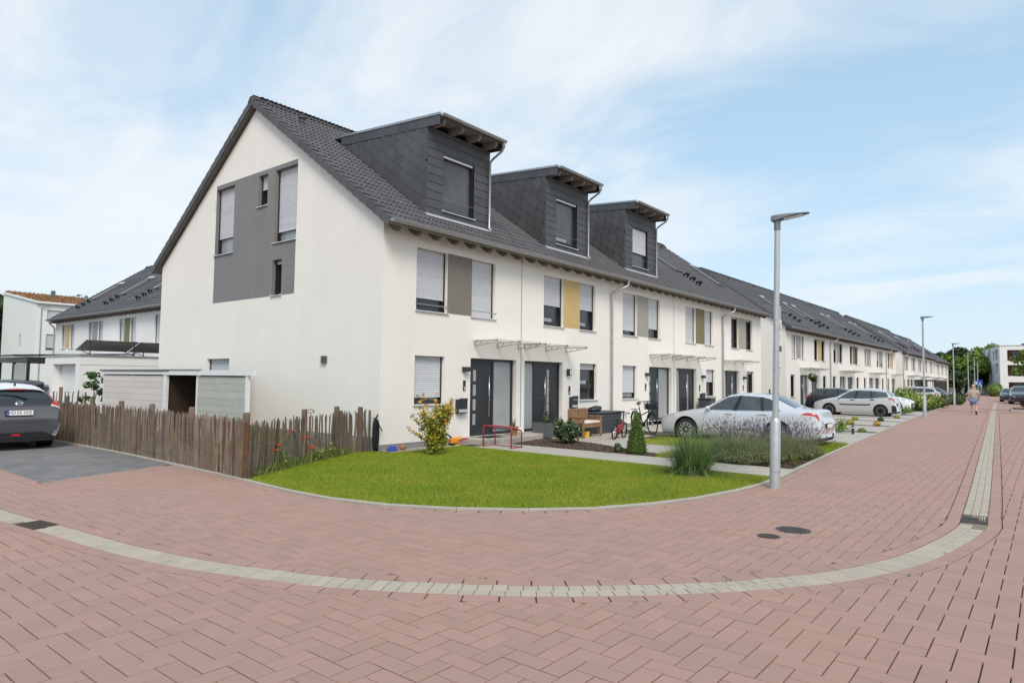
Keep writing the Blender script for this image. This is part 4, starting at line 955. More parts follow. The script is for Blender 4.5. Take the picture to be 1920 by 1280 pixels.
# --- house 4
h4 = thing('terraced_house', 'white house with an olive wall panel and a steel framed roof window', 'house', (U[3], 0, 0), 0, 'terraced houses of the front row')
x = U[3]; up4 = tuple(v-x for v in (17.387, 18.5, 19.5, 20.518))
body(h4, U[4]-x, [(up4[0], up4[1], ZB, ZT), (up4[2], up4[3], ZB, ZT), (19.68-x, 20.73-x, GZB, GZT), (16.44-x, 18.57-x, DZB, GZT)], M_wall)
upper_pair(h4, *up4, M_olive, .985, .985); window(h4, 19.68-x, GZB, 1.05, GZT-GZB, .45)
door(h4, 16.44-x, DZB, 2.13, GZT-DZB, 'R', 1, wide=.66); canopy(h4, 16.25-x, 18.8-x); spot_lamp(h4, 19.1-x, 1.95); intercom(h4, 18.85-x, 1.35); mailbox(h4, 18.9-x, .86)
roof_slab(h4, 0, U[4]-x); tiles(h4, U[4]-x, None, x, 120); ridge(h4, 0, U[4]-x); eaves(h4, U[4]-x); roof_window(h4, 20.55-x, 1.95, 3.5); vent_tile(h4, 3, 5.3)
one('expansion_joint', M_zincd, h4, 'box', -.012, .012, -.003, .02, .34, 5.55)
# --- house 5
h5 = thing('terraced_house', 'white house with a sage panel between dark open windows, end of the dormered row', 'house', (U[4], 0, 0), 0, 'terraced houses of the front row')
x = U[4]; up5 = tuple(v-x for v in (22.88, 23.95, 25.0, 26.01))
body(h5, U[5]-x, [(up5[0], up5[1], ZB, ZT), (up5[2], up5[3], ZB, ZT), (25.09-x, 26.2-x, .3, GZT), (21.96-x, 23.98-x, DZB, GZT)], M_wall, right=True)
upper_pair(h5, *up5, M_sage, .04, .04, mull=.2); window(h5, 25.09-x, .3, 1.11, GZT-.3, .05)
door(h5, 21.96-x, DZB, 2.02, GZT-DZB, 'R', 1, wide=.66); canopy(h5, 21.9-x, 24.6-x); spot_lamp(h5, 24.5-x, 1.95); intercom(h5, 24.5-x, 1.35)
roof_slab(h5, 0, U[5]-x+.17); tiles(h5, U[5]-x, None, x, 60); verge(h5, U[5]-x, 1); ridge(h5, 0, U[5]-x+.2); eaves(h5, U[5]-x+.2); roof_window(h5, 25.55-x, 1.75, 3.45, steps=False); downpipe(h5, .05); vent_tile(h5, 3.2, 5.3); vent_tile(h5, 4.2, 5.3)

# --- the rows farther along, and the row behind
def far_house(label, loc, rz, width, pan, sh, group, mirror=False, left=False, right=False, sky_=None, pipe=False, cano=True, wallm=None, gdark=0.0, steps=True, wp=3.0):
    h = thing('terraced_house', label, 'house', loc, rz, group)
    a0 = (width-wp)/2; up_ = (a0, a0+wp*.35, a0+wp*.66, a0+wp); X = (lambda a, b2: (width-b2, width-a)) if mirror else (lambda a, b2: (a, b2))
    wd = X(.95*width/5.48, 1.95*width/5.48); dr_ = X(3.15*width/5.48, 5.1*width/5.48)
    body(h, width, [(up_[0], up_[1], ZB, ZT), (up_[2], up_[3], ZB, ZT), (wd[0], wd[1], GZB-.3, GZT), (dr_[0], dr_[1], DZB, GZT)], wallm or M_wall, left=left, right=right)
    upper_pair(h, *up_, pan, sh[0], sh[1]); window(h, wd[0], GZB-.3, wd[1]-wd[0], GZT-GZB+.3, gdark)
    door(h, dr_[0], DZB, dr_[1]-dr_[0], GZT-DZB, 'L' if not mirror else 'R', 0)
    if cano: canopy(h, *((3.0, width-.04) if not mirror else (.04, width-3.0)), n=3)
    roof_slab(h, -.17 if left else 0, width+(.17 if right else 0)); sheet_tiles(h, width); ridge(h, -.2 if left else 0, width+(.2 if right else 0), False)
    if left: verge(h, 0, -1)
    if right: verge(h, width, 1)
    gutter_part(h, -.2 if left else 0, width-.001+(.2 if right else 0))
    b_ = MB()
    for k in range(7): b_.prism([(.1+k*width/7, -.38, EAVE-.22), (.1+k*width/7, 0, EAVE-.05), (.1+k*width/7, 0, EAVE-.3), (.1+k*width/7, -.38, EAVE-.32)], (.09, 0, 0))
    stuff(b_.build('rafters', M_rafter, h))
    if sky_ is not None: roof_window(h, sky_, 1.55, 3.3, steps=steps)
    if pipe: downpipe(h, .03)
    vent_tile(h, width*.7, 5.5)
    return h
RZ2 = R_(-.8); B2 = Vector((36.5, 1.35, 0))
specs = [(M_lgrey, (.99, .99), 'grey panel, nearest house of the second row', 4.3, False), (M_yellow, (.03, .03), 'yellow panel, second house of the second row', .5, True), (M_lgrey, (.35, .03), 'light grey panel beside the first downpipe of the second row', 4.3, True),
         (M_olive, (.03, .03), 'green panel, middle house of the second row', .5, False), (M_lgrey, (.99, .99), 'closed pale shutters right of the green panelled house', 4.3, False), (M_lgrey, (.6, .75), 'half lowered shutters, next to last of the second row', .5, False),
         (M_yellow, (.03, .99), 'yellow panel at the far end of the second row', 4.3, True)]
for k, (pm, sh, lab, sk_, pipe) in enumerate(specs):
    p = B2+Vector((math.cos(RZ2), math.sin(RZ2), 0))*(5.48*k)
    far_house('white house with '+lab, p, RZ2, 5.48, pm, sh, 'terraced houses of the second row', mirror=k % 2 == 1, left=k == 0, right=k == 6, sky_=[4.35, 4.3, 1.1, 4.35, 1.0, 4.3, .9][k], pipe=pipe and k in (2, 6), gdark=.04)
for k in range(5):
    far_house(['pale house with a bare left gable, first of the third row', 'pale house second from the gable in the third row', 'pale house in the middle of the third row', 'pale house next to last in the third row', 'pale house at the far end of the third row'][k],
              (79.6+5.48*k, .85, 0), 0, 5.48, [M_lgrey, M_taupe, M_beige, M_lgrey, M_lgrey][k], (.95, .8), 'terraced houses of the third row', mirror=k % 2 == 1, left=k == 0, right=k == 4, sky_=[4.3, .6, 4.3, .6, 4.3][k], pipe=k == 0)
for k in range(4):
    far_house(['small far house first of the fourth row', 'small far house second of the fourth row', 'small far house third of the fourth row', 'small far house last before the trees'][k],
              (110.5+5.6*k, 1.6, 0), 0, 5.6, M_lgrey, (.95, .95), 'terraced houses of the fourth row', mirror=k % 2 == 1, left=k == 0, right=k == 3, sky_=2.4, pipe=k == 0, steps=False)
# row behind, facing the side street
for k in range(5):
    far_house(['house with a yellow panel at the left end of the rear row', 'house with a grey panel, second from the left in the rear row', 'house with an olive panel in the rear row', 'house of the rear row partly hidden by the big gable', 'house of the rear row behind the end house'][k],
              (5.75, 42.2-4.9*k, 0), R_(-90), 4.9, [M_yellow, M_lgrey, M_olive, M_taupe, M_lgrey][k], (.97, .97) if k != 2 else (.86, .86), 'terraced houses of the rear row', left=k == 0, right=k == 4, sky_=2.2, pipe=k == 0, cano=False, wallm=M_wallw, wp=2.5)
# ------------------------------------------------------------------ cars
def pchip(Y):
    """monotone cubic through rows of Y (n,...) at integer parameters; returns f(s)"""
    Y = np.asarray(Y, float); d = np.diff(Y, axis=0); m_ = np.zeros_like(Y)
    a, b = d[:-1], d[1:]; same = a*b > 0; hm = np.where(same, 2*a*b/np.where(same, a+b, 1), 0)
    m_[1:-1] = hm; m_[0] = d[0]; m_[-1] = d[-1]
    def f(s):
        i = int(min(max(math.floor(s), 0), len(Y)-2)); t = s-i; t2, t3 = t*t, t*t*t
        return (2*t3-3*t2+1)*Y[i]+(t3-2*t2+t)*m_[i]+(-2*t3+3*t2)*Y[i+1]+(t3-t2)*m_[i+1]
    return f
class CarBody:
    """ring: 0 floor centre, 1 floor edge, 2 sill, 3 widest, 4 shoulder, 5 belt line, 6 window top, 7 roof edge, 8 roof centre. x=0 at the nose."""
    def __init__(s, st):
        R = []
        for (xl, xb, xr, zb, zm, zbelt, zrail, zc, w, wr) in st:
            R.append([(xl, 0, zb), (xl, w*.86, zb), (xl, w*.965, zb+.10), (xl+(xb-xl)*.5, w, zm), (xb, w*.985, zbelt-.07), (xb, w*.95, zbelt), (xr, wr, zrail), (xr, wr*.72, zrail+(zc-zrail)*.68), (xr, 0, zc)])
        s.R = np.array(R); s.n = len(st); s.f = pchip(s.R); s.cache = {}
    def P(s, u, t):
        sg = 1
        if t > 8: t = 16-t; sg = -1
        k = round(u, 5)
        if k not in s.cache: s.cache[k] = pchip(s.f(u))
        p = s.cache[k](t); return Vector((p[0], p[1]*sg, p[2]))
    def N(s, u, t):
        e = .03; a = s.P(min(u+e, s.n-1), t)-s.P(max(u-e, 0), t); b = s.P(u, min(t+e, 16))-s.P(u, max(t-e, 0)); n = a.cross(b)
        if n.length < 1e-9: return Vector((0, 0, 1))
        n.normalize(); c = s.P(u, t)
        return n if n.dot(Vector((0, c.y, c.z-.6)))+.001 >= 0 else -n
    def mesh(s, nu=5, nt=4):
        us = [i/nu for i in range((s.n-1)*nu+1)]; ts = [i/nt for i in range(8*nt+1)]; full = [t for t in ts]+[16-t for t in ts[-2:0:-1]]
        V = [s.P(u, t) for u in us for t in full]; m_ = len(full); F = []
        for i in range(len(us)-1):
            for k in range(m_): F.append((i*m_+k, i*m_+(k+1) % m_, (i+1)*m_+(k+1) % m_, (i+1)*m_+k))
        F += [tuple(range(m_)), tuple(range((len(us)-1)*m_, len(us)*m_))[::-1]]
        return V, F
    def patch(s, q, off=.005, n=8, m_=5, th=.012, side=1):
        """q = ((u,t) x4) corners: lower front, lower rear, upper rear, upper front; a thin shell standing off the body"""
        b_ = MB(); V = []; W = []
        for j in range(m_+1):
            for i in range(n+1):
                a, c = i/n, j/m_
                u = (q[0][0]*(1-a)+q[1][0]*a)*(1-c)+(q[3][0]*(1-a)+q[2][0]*a)*c; t = (q[0][1]*(1-a)+q[1][1]*a)*(1-c)+(q[3][1]*(1-a)+q[2][1]*a)*c
                p = s.P(u, t); nn = s.N(u, t); f = lambda w: (w.x, w.y*side, w.z); V.append(f(p+nn*off)); W.append(f(p-nn*(th-off)))
        k = n+1; F = []
        for j in range(m_):
            for i in range(n): F.append((j*k+i, j*k+i+1, (j+1)*k+i+1, (j+1)*k+i))
        o = len(V); edge = [i for i in range(n)]+[j*k+n for j in range(m_)]+[m_*k+i for i in range(n, 0, -1)]+[j*k for j in range(m_, 0, -1)]
        for i in range(len(edge)): a, c = edge[i], edge[(i+1) % len(edge)]; F.append((a, o+a, o+c, c))
        b_.add(V+W, F); bm = bmesh.new(); me = b_.mesh('t', None); bm.from_mesh(me); bmesh.ops.recalc_face_normals(bm, faces=bm.faces)
        bm.verts.index_update(); b_.v = [tuple(v.co) for v in bm.verts]; b_.f = [tuple(v.index for v in f.verts) for f in bm.faces]; bm.free(); bpy.data.meshes.remove(me)
        return b_
def wheel(host, x, y, r, w, side, rim=M_alloy, spokes=10):
    """tyre with rim, its axis along y"""
    T = Matrix.Rotation(R_(90), 4, 'X') if side > 0 else Matrix.Rotation(R_(-90), 4, 'X'); ri = r*.66
    # lathe axis z -> after rotation about x by 90 deg points to -y; outer face must look outwards
    T = Matrix.Rotation(R_(-90 if side > 0 else 90), 4, 'X'); h = w/2
    o = MB().lathe([(ri, -h), (r*.95, -h), (r, -h*.7), (r, h*.7), (r*.96, h*.97), (ri*1.02, h), (ri*.98, h*.8)], 30, T).build('wheel', M_rubber, host, True, 40, loc=(x, y, r))
    d = MB(); d.lathe([(ri, h*.35), (ri*.99, h*.95), (ri*.93, h*.98), (ri*.90, h*.4), (.001, h*.3)], 30, T); d.build('rim', rim, o, True, 40)
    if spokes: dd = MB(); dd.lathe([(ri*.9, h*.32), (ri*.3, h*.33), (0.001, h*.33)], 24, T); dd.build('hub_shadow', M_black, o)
    s_ = MB()
    if spokes:
        for k in range(spokes):
            A = T@rot_z(2*PI*k/spokes); a0, a1 = ri*.10, ri*.145
            s_.add([(ri*.12, -a0, h*.72), (ri*.92, -a1, h*.9), (ri*.92, a1, h*.9), (ri*.12, a0, h*.72), (ri*.12, -a0, h*.4), (ri*.92, -a1, h*.45), (ri*.92, a1, h*.45), (ri*.12, a0, h*.4)], [(0, 1, 2, 3), (0, 4, 5, 1), (2, 6, 7, 3), (1, 5, 6, 2)], A)
        s_.lathe([(ri*.24, h*.4), (ri*.22, h*.8), (.001, h*.82)], 14, T)
    else:
        s_.lathe([(ri*.86, h*.4), (ri*.78, h*.72), (ri*.55, h*.78), (ri*.5, h*.45), (ri*.34, h*.5), (ri*.28, h*.8), (.001, h*.8)], 24, T)
    s_.build('spokes', rim, o)
    return o
SPEC = {}
# stations: x_low, x_belt, x_roof, z_floor, z_mid, z_belt, z_rail, z_centre, half width, half roof width
SPEC['sedan'] = [(.10, .04, .06, .34, .45, .55, .58, .60, .52, .40), (.05, .03, .10, .22, .44, .64, .665, .68, .70, .56), (.12, .16, .24, .18, .46, .71, .745, .765, .82, .66), (.45, .5, .55, .18, .50, .78, .825, .845, .885, .70), (1.0, 1.0, 1.0, .18, .54, .86, .915, .945, .905, .73),
    (1.42, 1.42, 1.34, .18, .56, .91, .965, 1.0, .91, .74), (1.9, 1.75, 2.18, .18, .57, .925, 1.345, 1.425, .91, .585), (2.5, 2.5, 2.6, .18, .57, .935, 1.395, 1.475, .91, .605), (3.3, 3.35, 3.3, .18, .58, .955, 1.345, 1.43, .91, .58), (3.85, 4.02, 4.12, .18, .60, .985, 1.045, 1.085, .91, .66),
    (4.4, 4.4, 4.5, .20, .62, .975, 1.03, 1.05, .88, .66), (4.66, 4.6, 4.64, .26, .62, .955, 1.0, 1.012, .82, .60), (4.75, 4.70, 4.69, .28, .60, .80, .86, .88, .78, .56), (4.72, 4.76, 4.74, .33, .50, .63, .66, .67, .70, .5)]
SPEC['hatch'] = [(.10, .04, .06, .34, .45, .55, .60, .63, .50, .40), (.05, .04, .12, .22, .46, .66, .70, .72, .68, .55), (.14, .2, .3, .18, .48, .75, .80, .825, .80, .64), (.45, .5, .55, .18, .52, .82, .87, .90, .86, .69), (.88, .88, .9, .18, .55, .89, .95, .98, .875, .70),
    (1.2, 1.2, 1.12, .18, .57, .93, .985, 1.03, .88, .71), (1.7, 1.55, 1.95, .18, .58, .945, 1.37, 1.455, .88, .565), (2.3, 2.3, 2.35, .18, .58, .955, 1.42, 1.50, .88, .58), (3.15, 3.15, 3.1, .18, .60, .985, 1.40, 1.485, .88, .565), (3.7, 3.72, 3.66, .20, .62, 1.02, 1.35, 1.435, .86, .53),
    (3.98, 3.98, 3.98, .24, .64, 1.02, 1.06, 1.09, .83, .63), (4.12, 4.08, 4.06, .28, .62, .93, .97, .98, .79, .6), (4.2, 4.16, 4.12, .30, .54, .72, .76, .78, .75, .56), (4.17, 4.19, 4.17, .34, .48, .62, .64, .65, .70, .5)]
SPEC['estate'] = [(.10, .04, .06, .34, .45, .58, .62, .65, .52, .42), (.05, .04, .12, .22, .46, .68, .73, .75, .70, .56), (.14, .2, .3, .18, .48, .77, .83, .855, .84, .67), (.5, .55, .6, .18, .52, .86, .91, .94, .90, .72), (1.0, 1.0, 1.0, .18, .55, .93, .99, 1.02, .92, .73),
    (1.42, 1.42, 1.34, .18, .57, .98, 1.03, 1.07, .925, .74), (1.95, 1.8, 2.2, .18, .58, .99, 1.41, 1.50, .925, .60), (2.6, 2.6, 2.65, .18, .59, 1.0, 1.47, 1.56, .925, .62), (3.6, 3.6, 3.55, .18, .60, 1.03, 1.46, 1.55, .925, .61), (4.3, 4.3, 4.22, .20, .62, 1.06, 1.40, 1.49, .90, .57),
    (4.58, 4.56, 4.5, .25, .64, 1.06, 1.10, 1.13, .87, .66), (4.7, 4.66, 4.62, .28, .62, .95, .99, 1.01, .82, .62), (4.76, 4.73, 4.7, .30, .54, .75, .79, .81, .78, .58), (4.73, 4.75, 4.73, .34, .48, .64, .66, .67, .72, .5)]
SPEC['ev'] = [(.10, .04, .06, .34, .45, .58, .62, .65, .52, .42), (.05, .04, .12, .22, .46, .68, .73, .75, .70, .56), (.14, .2, .3, .18, .48, .77, .83, .855, .82, .65), (.5, .55, .6, .18, .52, .86, .91, .94, .87, .70), (.9, .9, .9, .18, .55, .93, .99, 1.02, .89, .72),
    (1.25, 1.25, 1.15, .18, .57, .97, 1.03, 1.07, .895, .73), (1.8, 1.65, 2.1, .18, .58, .985, 1.41, 1.50, .895, .585), (2.5, 2.5, 2.5, .18, .59, 1.0, 1.47, 1.555, .895, .60), (3.3, 3.3, 3.3, .18, .60, 1.03, 1.45, 1.54, .895, .59), (3.95, 3.95, 3.98, .20, .64, 1.07, 1.39, 1.475, .885, .555),
    (4.22, 4.25, 4.30, .24, .66, 1.06, 1.115, 1.145, .86, .68), (4.38, 4.36, 4.38, .28, .66, .98, 1.02, 1.035, .84, .66), (4.46, 4.42, 4.41, .30, .60, .82, .86, .875, .82, .62), (4.49, 4.47, 4.46, .30, .55, .68, .70, .71, .80, .58), (4.42, 4.46, 4.44, .32, .46, .56, .58, .59, .74, .5)]
def build_car(kind, name, label, cat, loc, rz, paint, wheels=(.93, 3.64), r=.32, rim=M_alloy, spokes=10, glass=M_cglass, group=None, roof=None, lights=True, mirror=True, detail=True, cladding=False, sc=1.0, roof_rails=False):
    t = thing(name, label, cat, loc, rz, group)
    if sc != 1.0: t.scale = (sc, sc, sc)
    st = SPEC[kind]; B = CarBody(st); V, F = B.mesh(12 if detail else 7, 6)
    me = MB().add(V, F).mesh('body', paint, True); bm = bmesh.new(); bm.from_mesh(me); bmesh.ops.recalc_face_normals(bm, faces=bm.faces); bm.to_mesh(me); bm.free()
    o = put(bpy.data.objects.new('body', me), t)
    # wheel arches: faces inside the wheel circle go, the rim of the hole is drawn onto the circle
    hw = max(s_[8] for s_ in st); bm = bmesh.new(); bm.from_mesh(me); kill = set()
    for wx in wheels:
        Rr = r*1.15; zc = r+.02
        ins = {v for v in bm.verts if (v.co.x-wx)**2+(v.co.z-zc)**2 < Rr*Rr and abs(v.co.y) > hw-.36}
        kill |= {f for f in bm.faces if all(v in ins for v in f.verts)}
        for v in ins:
            if any(not all(w in ins for w in f.verts) for f in v.link_faces):
                dx, dz = v.co.x-wx, v.co.z-zc; L = math.hypot(dx, dz)
                if L > .05: v.co.x = wx+dx/L*Rr; v.co.z = max(zc+dz/L*Rr, v.co.z if dz < 0 else -9)
    bmesh.ops.delete(bm, geom=list(kill), context='FACES'); loose = [v for v in bm.verts if not v.link_faces]; bmesh.ops.delete(bm, geom=loose, context='VERTS')
    bm.to_mesh(me); bm.free(); me.polygons.foreach_set('use_smooth', [True]*len(me.polygons)); me.set_sharp_from_angle(angle=R_(40))
    for wx in wheels:
        for sg in (1, -1):
            q = MB(); q.lathe([(r*1.17, -.24), (r*1.17, .1), (.001, .1)], 24, TR(wx, sg*(hw-.29), r+.02)@Matrix.Rotation(R_(90)*sg, 4, 'X')); q.f = q.f[:-2]; q.build('arch_liner', M_black, t)
            wheel(t, wx, sg*(hw-.115), r, .205, sg, rim, spokes if detail else 5)
    n = B.n
    hd = 6; rr = next(i for i in range(n) if i > 7 and st[i][6]-st[i][5] < .12)           # first deck / tail station after the roof
    def pt(nm_, q, mt_, off=.004, sides=(1, -1), **k):
        out = []
        for sd_ in sides: out.append(B.patch(q, off, side=sd_, **k).build(nm_, mt_, t, True, 40))
        return out
    # glass
    pt('windscreen', ((hd-.93, 6.25), (hd-.12, 6.25), (hd-.12, 9.75), (hd-.93, 9.75)), glass, sides=(1,), n=8, m_=12)
    pt('rear_window', ((rr-.9, 6.35), (rr-.12, 6.35), (rr-.12, 9.65), (rr-.9, 9.65)), glass, sides=(1,), n=8, m_=12)
    last = rr-1; xbs = [s_[1] for s_ in st]; ue = float(np.interp(wheels[1]-.33, xbs, range(n))); ul = float(np.interp(wheels[1]-.52, xbs, range(n)))
    pt('side_window', ((hd-.62, 5.13), (hd+.82, 5.13), (hd+.80, 5.93), (hd-.04, 5.93)), glass)
    pt('side_window', ((hd+.98, 5.13), (ue-.16, 5.13), (ue-.24, 5.93), (hd+.98, 5.93)), glass)
    if kind != 'sedan': pt('side_window', ((ue-.06, 5.15), (rr-.62, 5.25), (rr-.92, 5.84), (ue-.13, 5.93)), glass)
    else: pt('side_window', ((ue-.06, 5.13), (rr-.5, 5.13), (last+.12, 5.86), (ue-.12, 5.93)), glass)
    pt('pillar', ((hd+.81, 5.1), (hd+.99, 5.1), (hd+.99, 5.95), (hd+.79, 5.95)), M_black, off=.0035, n=2)
    pt('pillar', ((ue-.17, 5.1), (ue-.05, 5.1), (ue-.11, 5.95), (ue-.25, 5.95)), M_black, off=.0035, n=2)
    pt('window_trim', ((hd-.66, 5.0), (rr-.46, 5.0), (rr-.46, 5.1), (hd-.66, 5.1)), M_chrome if kind == 'sedan' else M_black, n=20, m_=1, off=.006)
    # doors
    if detail:
        for (u0, u1) in ((hd-.48, hd+.86), (hd+.90, ue+.04)):
            for sd_, o2 in zip((1, -1), pt('door', ((u0, 2.35), (ul if u1 > ue else u1, 2.35), (u1, 4.97), (u0, 4.97)), paint, off=.0035, n=10, m_=10)):
                h_ = MB(); p = B.P(u1-.13, 4.05); h_.bbox(p.x-.11, p.x+.11, -.017, .02, -.02, .02, .008, TR(0, (p.y+.018)*sd_, p.z)); h_.build('handle', paint if kind == 'sedan' else M_black, o2)
        if kind == 'hatch': pt('rubbing_strip', ((hd-.42, 3.05), (ul-.0, 3.05), (ul+.0, 3.25), (hd-.42, 3.25)), M_black, off=.012, n=12, m_=2, th=.014)
    if mirror:
        for sg in (1, -1):
            p = B.P(hd-.42, 5.2); q = MB(); q.ball((p.x+.03, (p.y+.115)*sg, p.z+.045), (.06, .10, .065), 12, 8); q.box(p.x-.01, p.x+.05, min(p.y*sg, (p.y+.06)*sg)-.02, max(p.y*sg, (p.y+.06)*sg), p.z-.015, p.z+.02)
            q.build('mirror', paint if not cladding else M_black, t, True, 50)
    if lights:
        pt('headlight', ((1.55, 4.1), (3.05, 4.45), (3.2, 5.35), (1.7, 5.9)), M_head, off=.007)
        if kind == 'sedan': pt('tail_light', ((rr+.55, 3.95), (rr+3.0, 3.85), (rr+2.9, 5.2), (rr+.95, 4.85)), M_tail, off=.008, n=14, m_=6); pt('tail_light', ((rr+.5, 3.78), (rr+3.0, 3.7), (rr+3.0, 3.86), (rr+.56, 3.95)), M_tailw, off=.009, n=14)
        elif kind == 'ev': pass
        else: pt('tail_light', ((rr-.75, 3.95), (rr+1.5, 3.85), (rr+1.1, 5.5), (rr-.45, 5.05)), M_tail, off=.008, n=14, m_=6)
        g_ = MB(); x = st[1][0]; g_.bbox(x-.035, x+.1, -.42, .42, .40, .53, .02); g_.bbox(x-.03, x+.1, -.55, .55, .22, .34, .02); g_.build('grille', M_black, t)
    # bumpers, plates
    if kind == 'hatch': pt('lower_bumper', ((rr+.0, 1.4), (n-1.5, 1.3), (n-1.5, 3.15), (rr+.0, 2.95)), M_black, off=.007, n=14, m_=6)
    if kind == 'sedan': pt('chrome_strip', ((hd-.4, 2.5), (ul, 2.5), (ul, 2.6), (hd-.4, 2.6)), M_chrome, off=.006, n=14, m_=1)
    xe = max(s_[1] for s_ in st); zpl = {'sedan': .60, 'hatch': .66, 'estate': .72, 'ev': .9}[kind]
    if kind != 'ev':
        q = MB(); q.bbox(xe-.30, xe-.02, -.58, .58, .19, .31, .02); q.build('diffuser', M_black, t)
        u = n-1.6; p = B.P(u, 8) if kind == 'sedan' else B.P(n-2.2, 8)
        q = MB(); q.box(xe-.02, xe+.022, -.27, .27, zpl-.065, zpl+.065); q.build('plate_frame', M_black, t)
        q = MB(); q.box(xe+.0225, xe+.027, -.255, .255, zpl-.052, zpl+.052); q.build('number_plate', M_plate, t)
    if roof: pt('roof', ((hd-.02, 6.1), (rr-1.0, 6.1), (rr-1.0, 9.9), (hd-.02, 9.9)), roof, sides=(1,), n=14, m_=12, off=.006)
    if roof_rails:
        for sg in (1, -1):
            q = MB(); q.tube([B.P(hd+.1+(last-hd)*k/8, 6.6)*1.0+Vector((0, 0, .045)) if sg > 0 else Vector((B.P(hd+.1+(last-hd)*k/8, 6.6).x, -B.P(hd+.1+(last-hd)*k/8, 6.6).y, B.P(hd+.1+(last-hd)*k/8, 6.6).z+.045)) for k in range(9)], .018, 6); q.build('roof_rail', M_alu, t)
    return t, B
# silver sedan in profile, nose to the house (car x axis -> world +y means rz=-90: nose at +y)
def park(x, y_nose, L, toward=1):
    """car with its nose at y_nose pointing +y (toward=1) or -y"""
    return ((x, y_nose, 0), R_(-90) if toward > 0 else R_(90))
l, rz = park(9.5, -3.03, 4.77); sedan, SB = build_car('sedan', 'parked_car', 'silver saloon car seen from the side behind the lavender', 'car', l, rz, M_silver, r=.335, glass=M_cglassl)
hk = MB(); hk.tube([(4.62, -.05, .30), (4.76, -.05, .25), (4.86, -.05, .27), (4.88, -.05, .36)], .022, 8); hk.ball((4.88, -.05, .385), .03, 8, 6); hk.build('tow_bar', M_black, sedan, True)
em = MB(); em.lathe([(.055, -.004), (.055, .006), (.047, .007), (.045, .001), (.001, .001)], 20, TR(4.672, 0, .9)@Matrix.Rotation(R_(78), 4, 'Y')); em.build('badge', M_chrome, sedan, True)
l, rz = park(30.95, -2.0, 4.2); build_car('hatch', 'parked_car', 'silver small hatchback with black rear bumper and red tail light', 'car', l, rz, M_silver2, (.87, 3.45), .315, M_rimst, 0, M_cglassl)
# the grey electric hatchback on the driveway, seen from behind
def text_mesh(txt, size, material, host, name, T, depth=.0015, sx=1.0):
    cu = bpy.data.curves.new('t', 'FONT'); cu.body = txt; cu.size = size; cu.extrude = depth; cu.align_x = 'CENTER'; cu.align_y = 'CENTER'; cu.resolution_u = 3
    ob = bpy.data.objects.new('t', cu); COL.objects.link(ob); dg = bpy.context.evaluated_depsgraph_get(); me = bpy.data.meshes.new_from_object(ob.evaluated_get(dg)); bpy.data.objects.remove(ob); bpy.data.curves.remove(cu)
    me.name = name; me.materials.clear(); me.materials.append(material); o = put(bpy.data.objects.new(name, me), host); o.matrix_local = T@Matrix.Diagonal((sx, 1, 1, 1)); return o
l, rz = park(-5.63, 10.5, 4.49); ev, EB = build_car('ev', 'parked_car', 'grey electric hatchback with a white roof on the dark driveway, seen from behind', 'car', l, rz, M_greyp, (.92, 3.62), .315, M_alloy, 5, M_cglass, roof=M_whitep, lights=True)
def evp(nm, q, mt_, sides=(1, -1), off=.006, **k):
    for sd_ in sides: EB.patch(q, off, side=sd_, **k).build(nm, mt_, ev, True, 40)
n = EB.n; rr = 10
evp('rear_screen', ((rr-1.0, 6.05), (rr-.02, 6.0), (rr-.02, 10.0), (rr-1.0, 9.95)), M_blackp, (1,), .0045, n=8, m_=16)
evp('glass', ((rr-.78, 6.35), (rr-.12, 6.3), (rr-.12, 9.7), (rr-.78, 9.65)), M_cglass, (1,), .010, n=8, m_=16)
evp('tail_panel', ((rr-.02, 5.2), (rr+1.15, 5.7), (rr+1.15, 10.3), (rr-.02, 10.8)), M_blackp, (1,), .004, n=6, m_=16)
evp('tail_light', ((rr-.2, 4.3), (rr+1.0, 4.55), (rr+.75, 6.25), (rr+.05, 6.0)), M_tail, off=.012); evp('tail_light', ((rr-.9, 5.15), (rr-.1, 4.9), (rr-.0, 5.7), (rr-.9, 5.72)), M_tail, off=.010)
evp('tail_light', ((rr+1.0, 4.6), (rr+1.22, 4.65), (rr+1.15, 6.2), (rr+.78, 6.2)), M_tailw, off=.013)
evp('reflector', ((rr+3.0, 3.55), (rr+3.5, 3.9), (rr+3.5, 4.25), (rr+3.0, 3.75)), M_tail, off=.008)
b = MB(); b.prism([(4.38, -.74, .20), (4.38, .74, .20), (4.38, .70, .30), (4.38, .48, .41), (4.38, -.48, .41), (4.38, -.70, .30)], (.095, 0, 0)); b.build('lower_panel', M_black, ev)
b = MB(); b.bbox(4.472, 4.482, -.15, .02, .33, .38, .002); b.build('fog_light', M_tail, ev)
# spoiler, brake light, wiper, aerial
sp_ = MB(); prof = [EB.P(rr-1.0, t)+Vector((0, 0, .012)) for t in np.linspace(6.1, 9.9, 17)]
V = [p for p in prof]+[p+Vector((.20, 0, -.045)) for p in prof]+[p+Vector((.20, 0, -.07)) for p in prof]+[p+Vector((0, 0, -.03)) for p in prof]; k = 17
sp_.add(V, [(i, i+1, k+i+1, k+i) for i in range(16)]+[(k+i, k+i+1, 2*k+i+1, 2*k+i) for i in range(16)]+[(2*k+i, 2*k+i+1, 3*k+i+1, 3*k+i) for i in range(16)]+[(0, k, 2*k, 3*k), (16, 3*k+16, 2*k+16, k+16)]); sp_.build('spoiler', M_whitep, ev, True, 40)
pc = EB.P(rr-1.0, 8)
one('brake_light', M_tail, ev, 'box', pc.x+.17, pc.x+.21, -.17, .17, pc.z-.085, pc.z-.061)
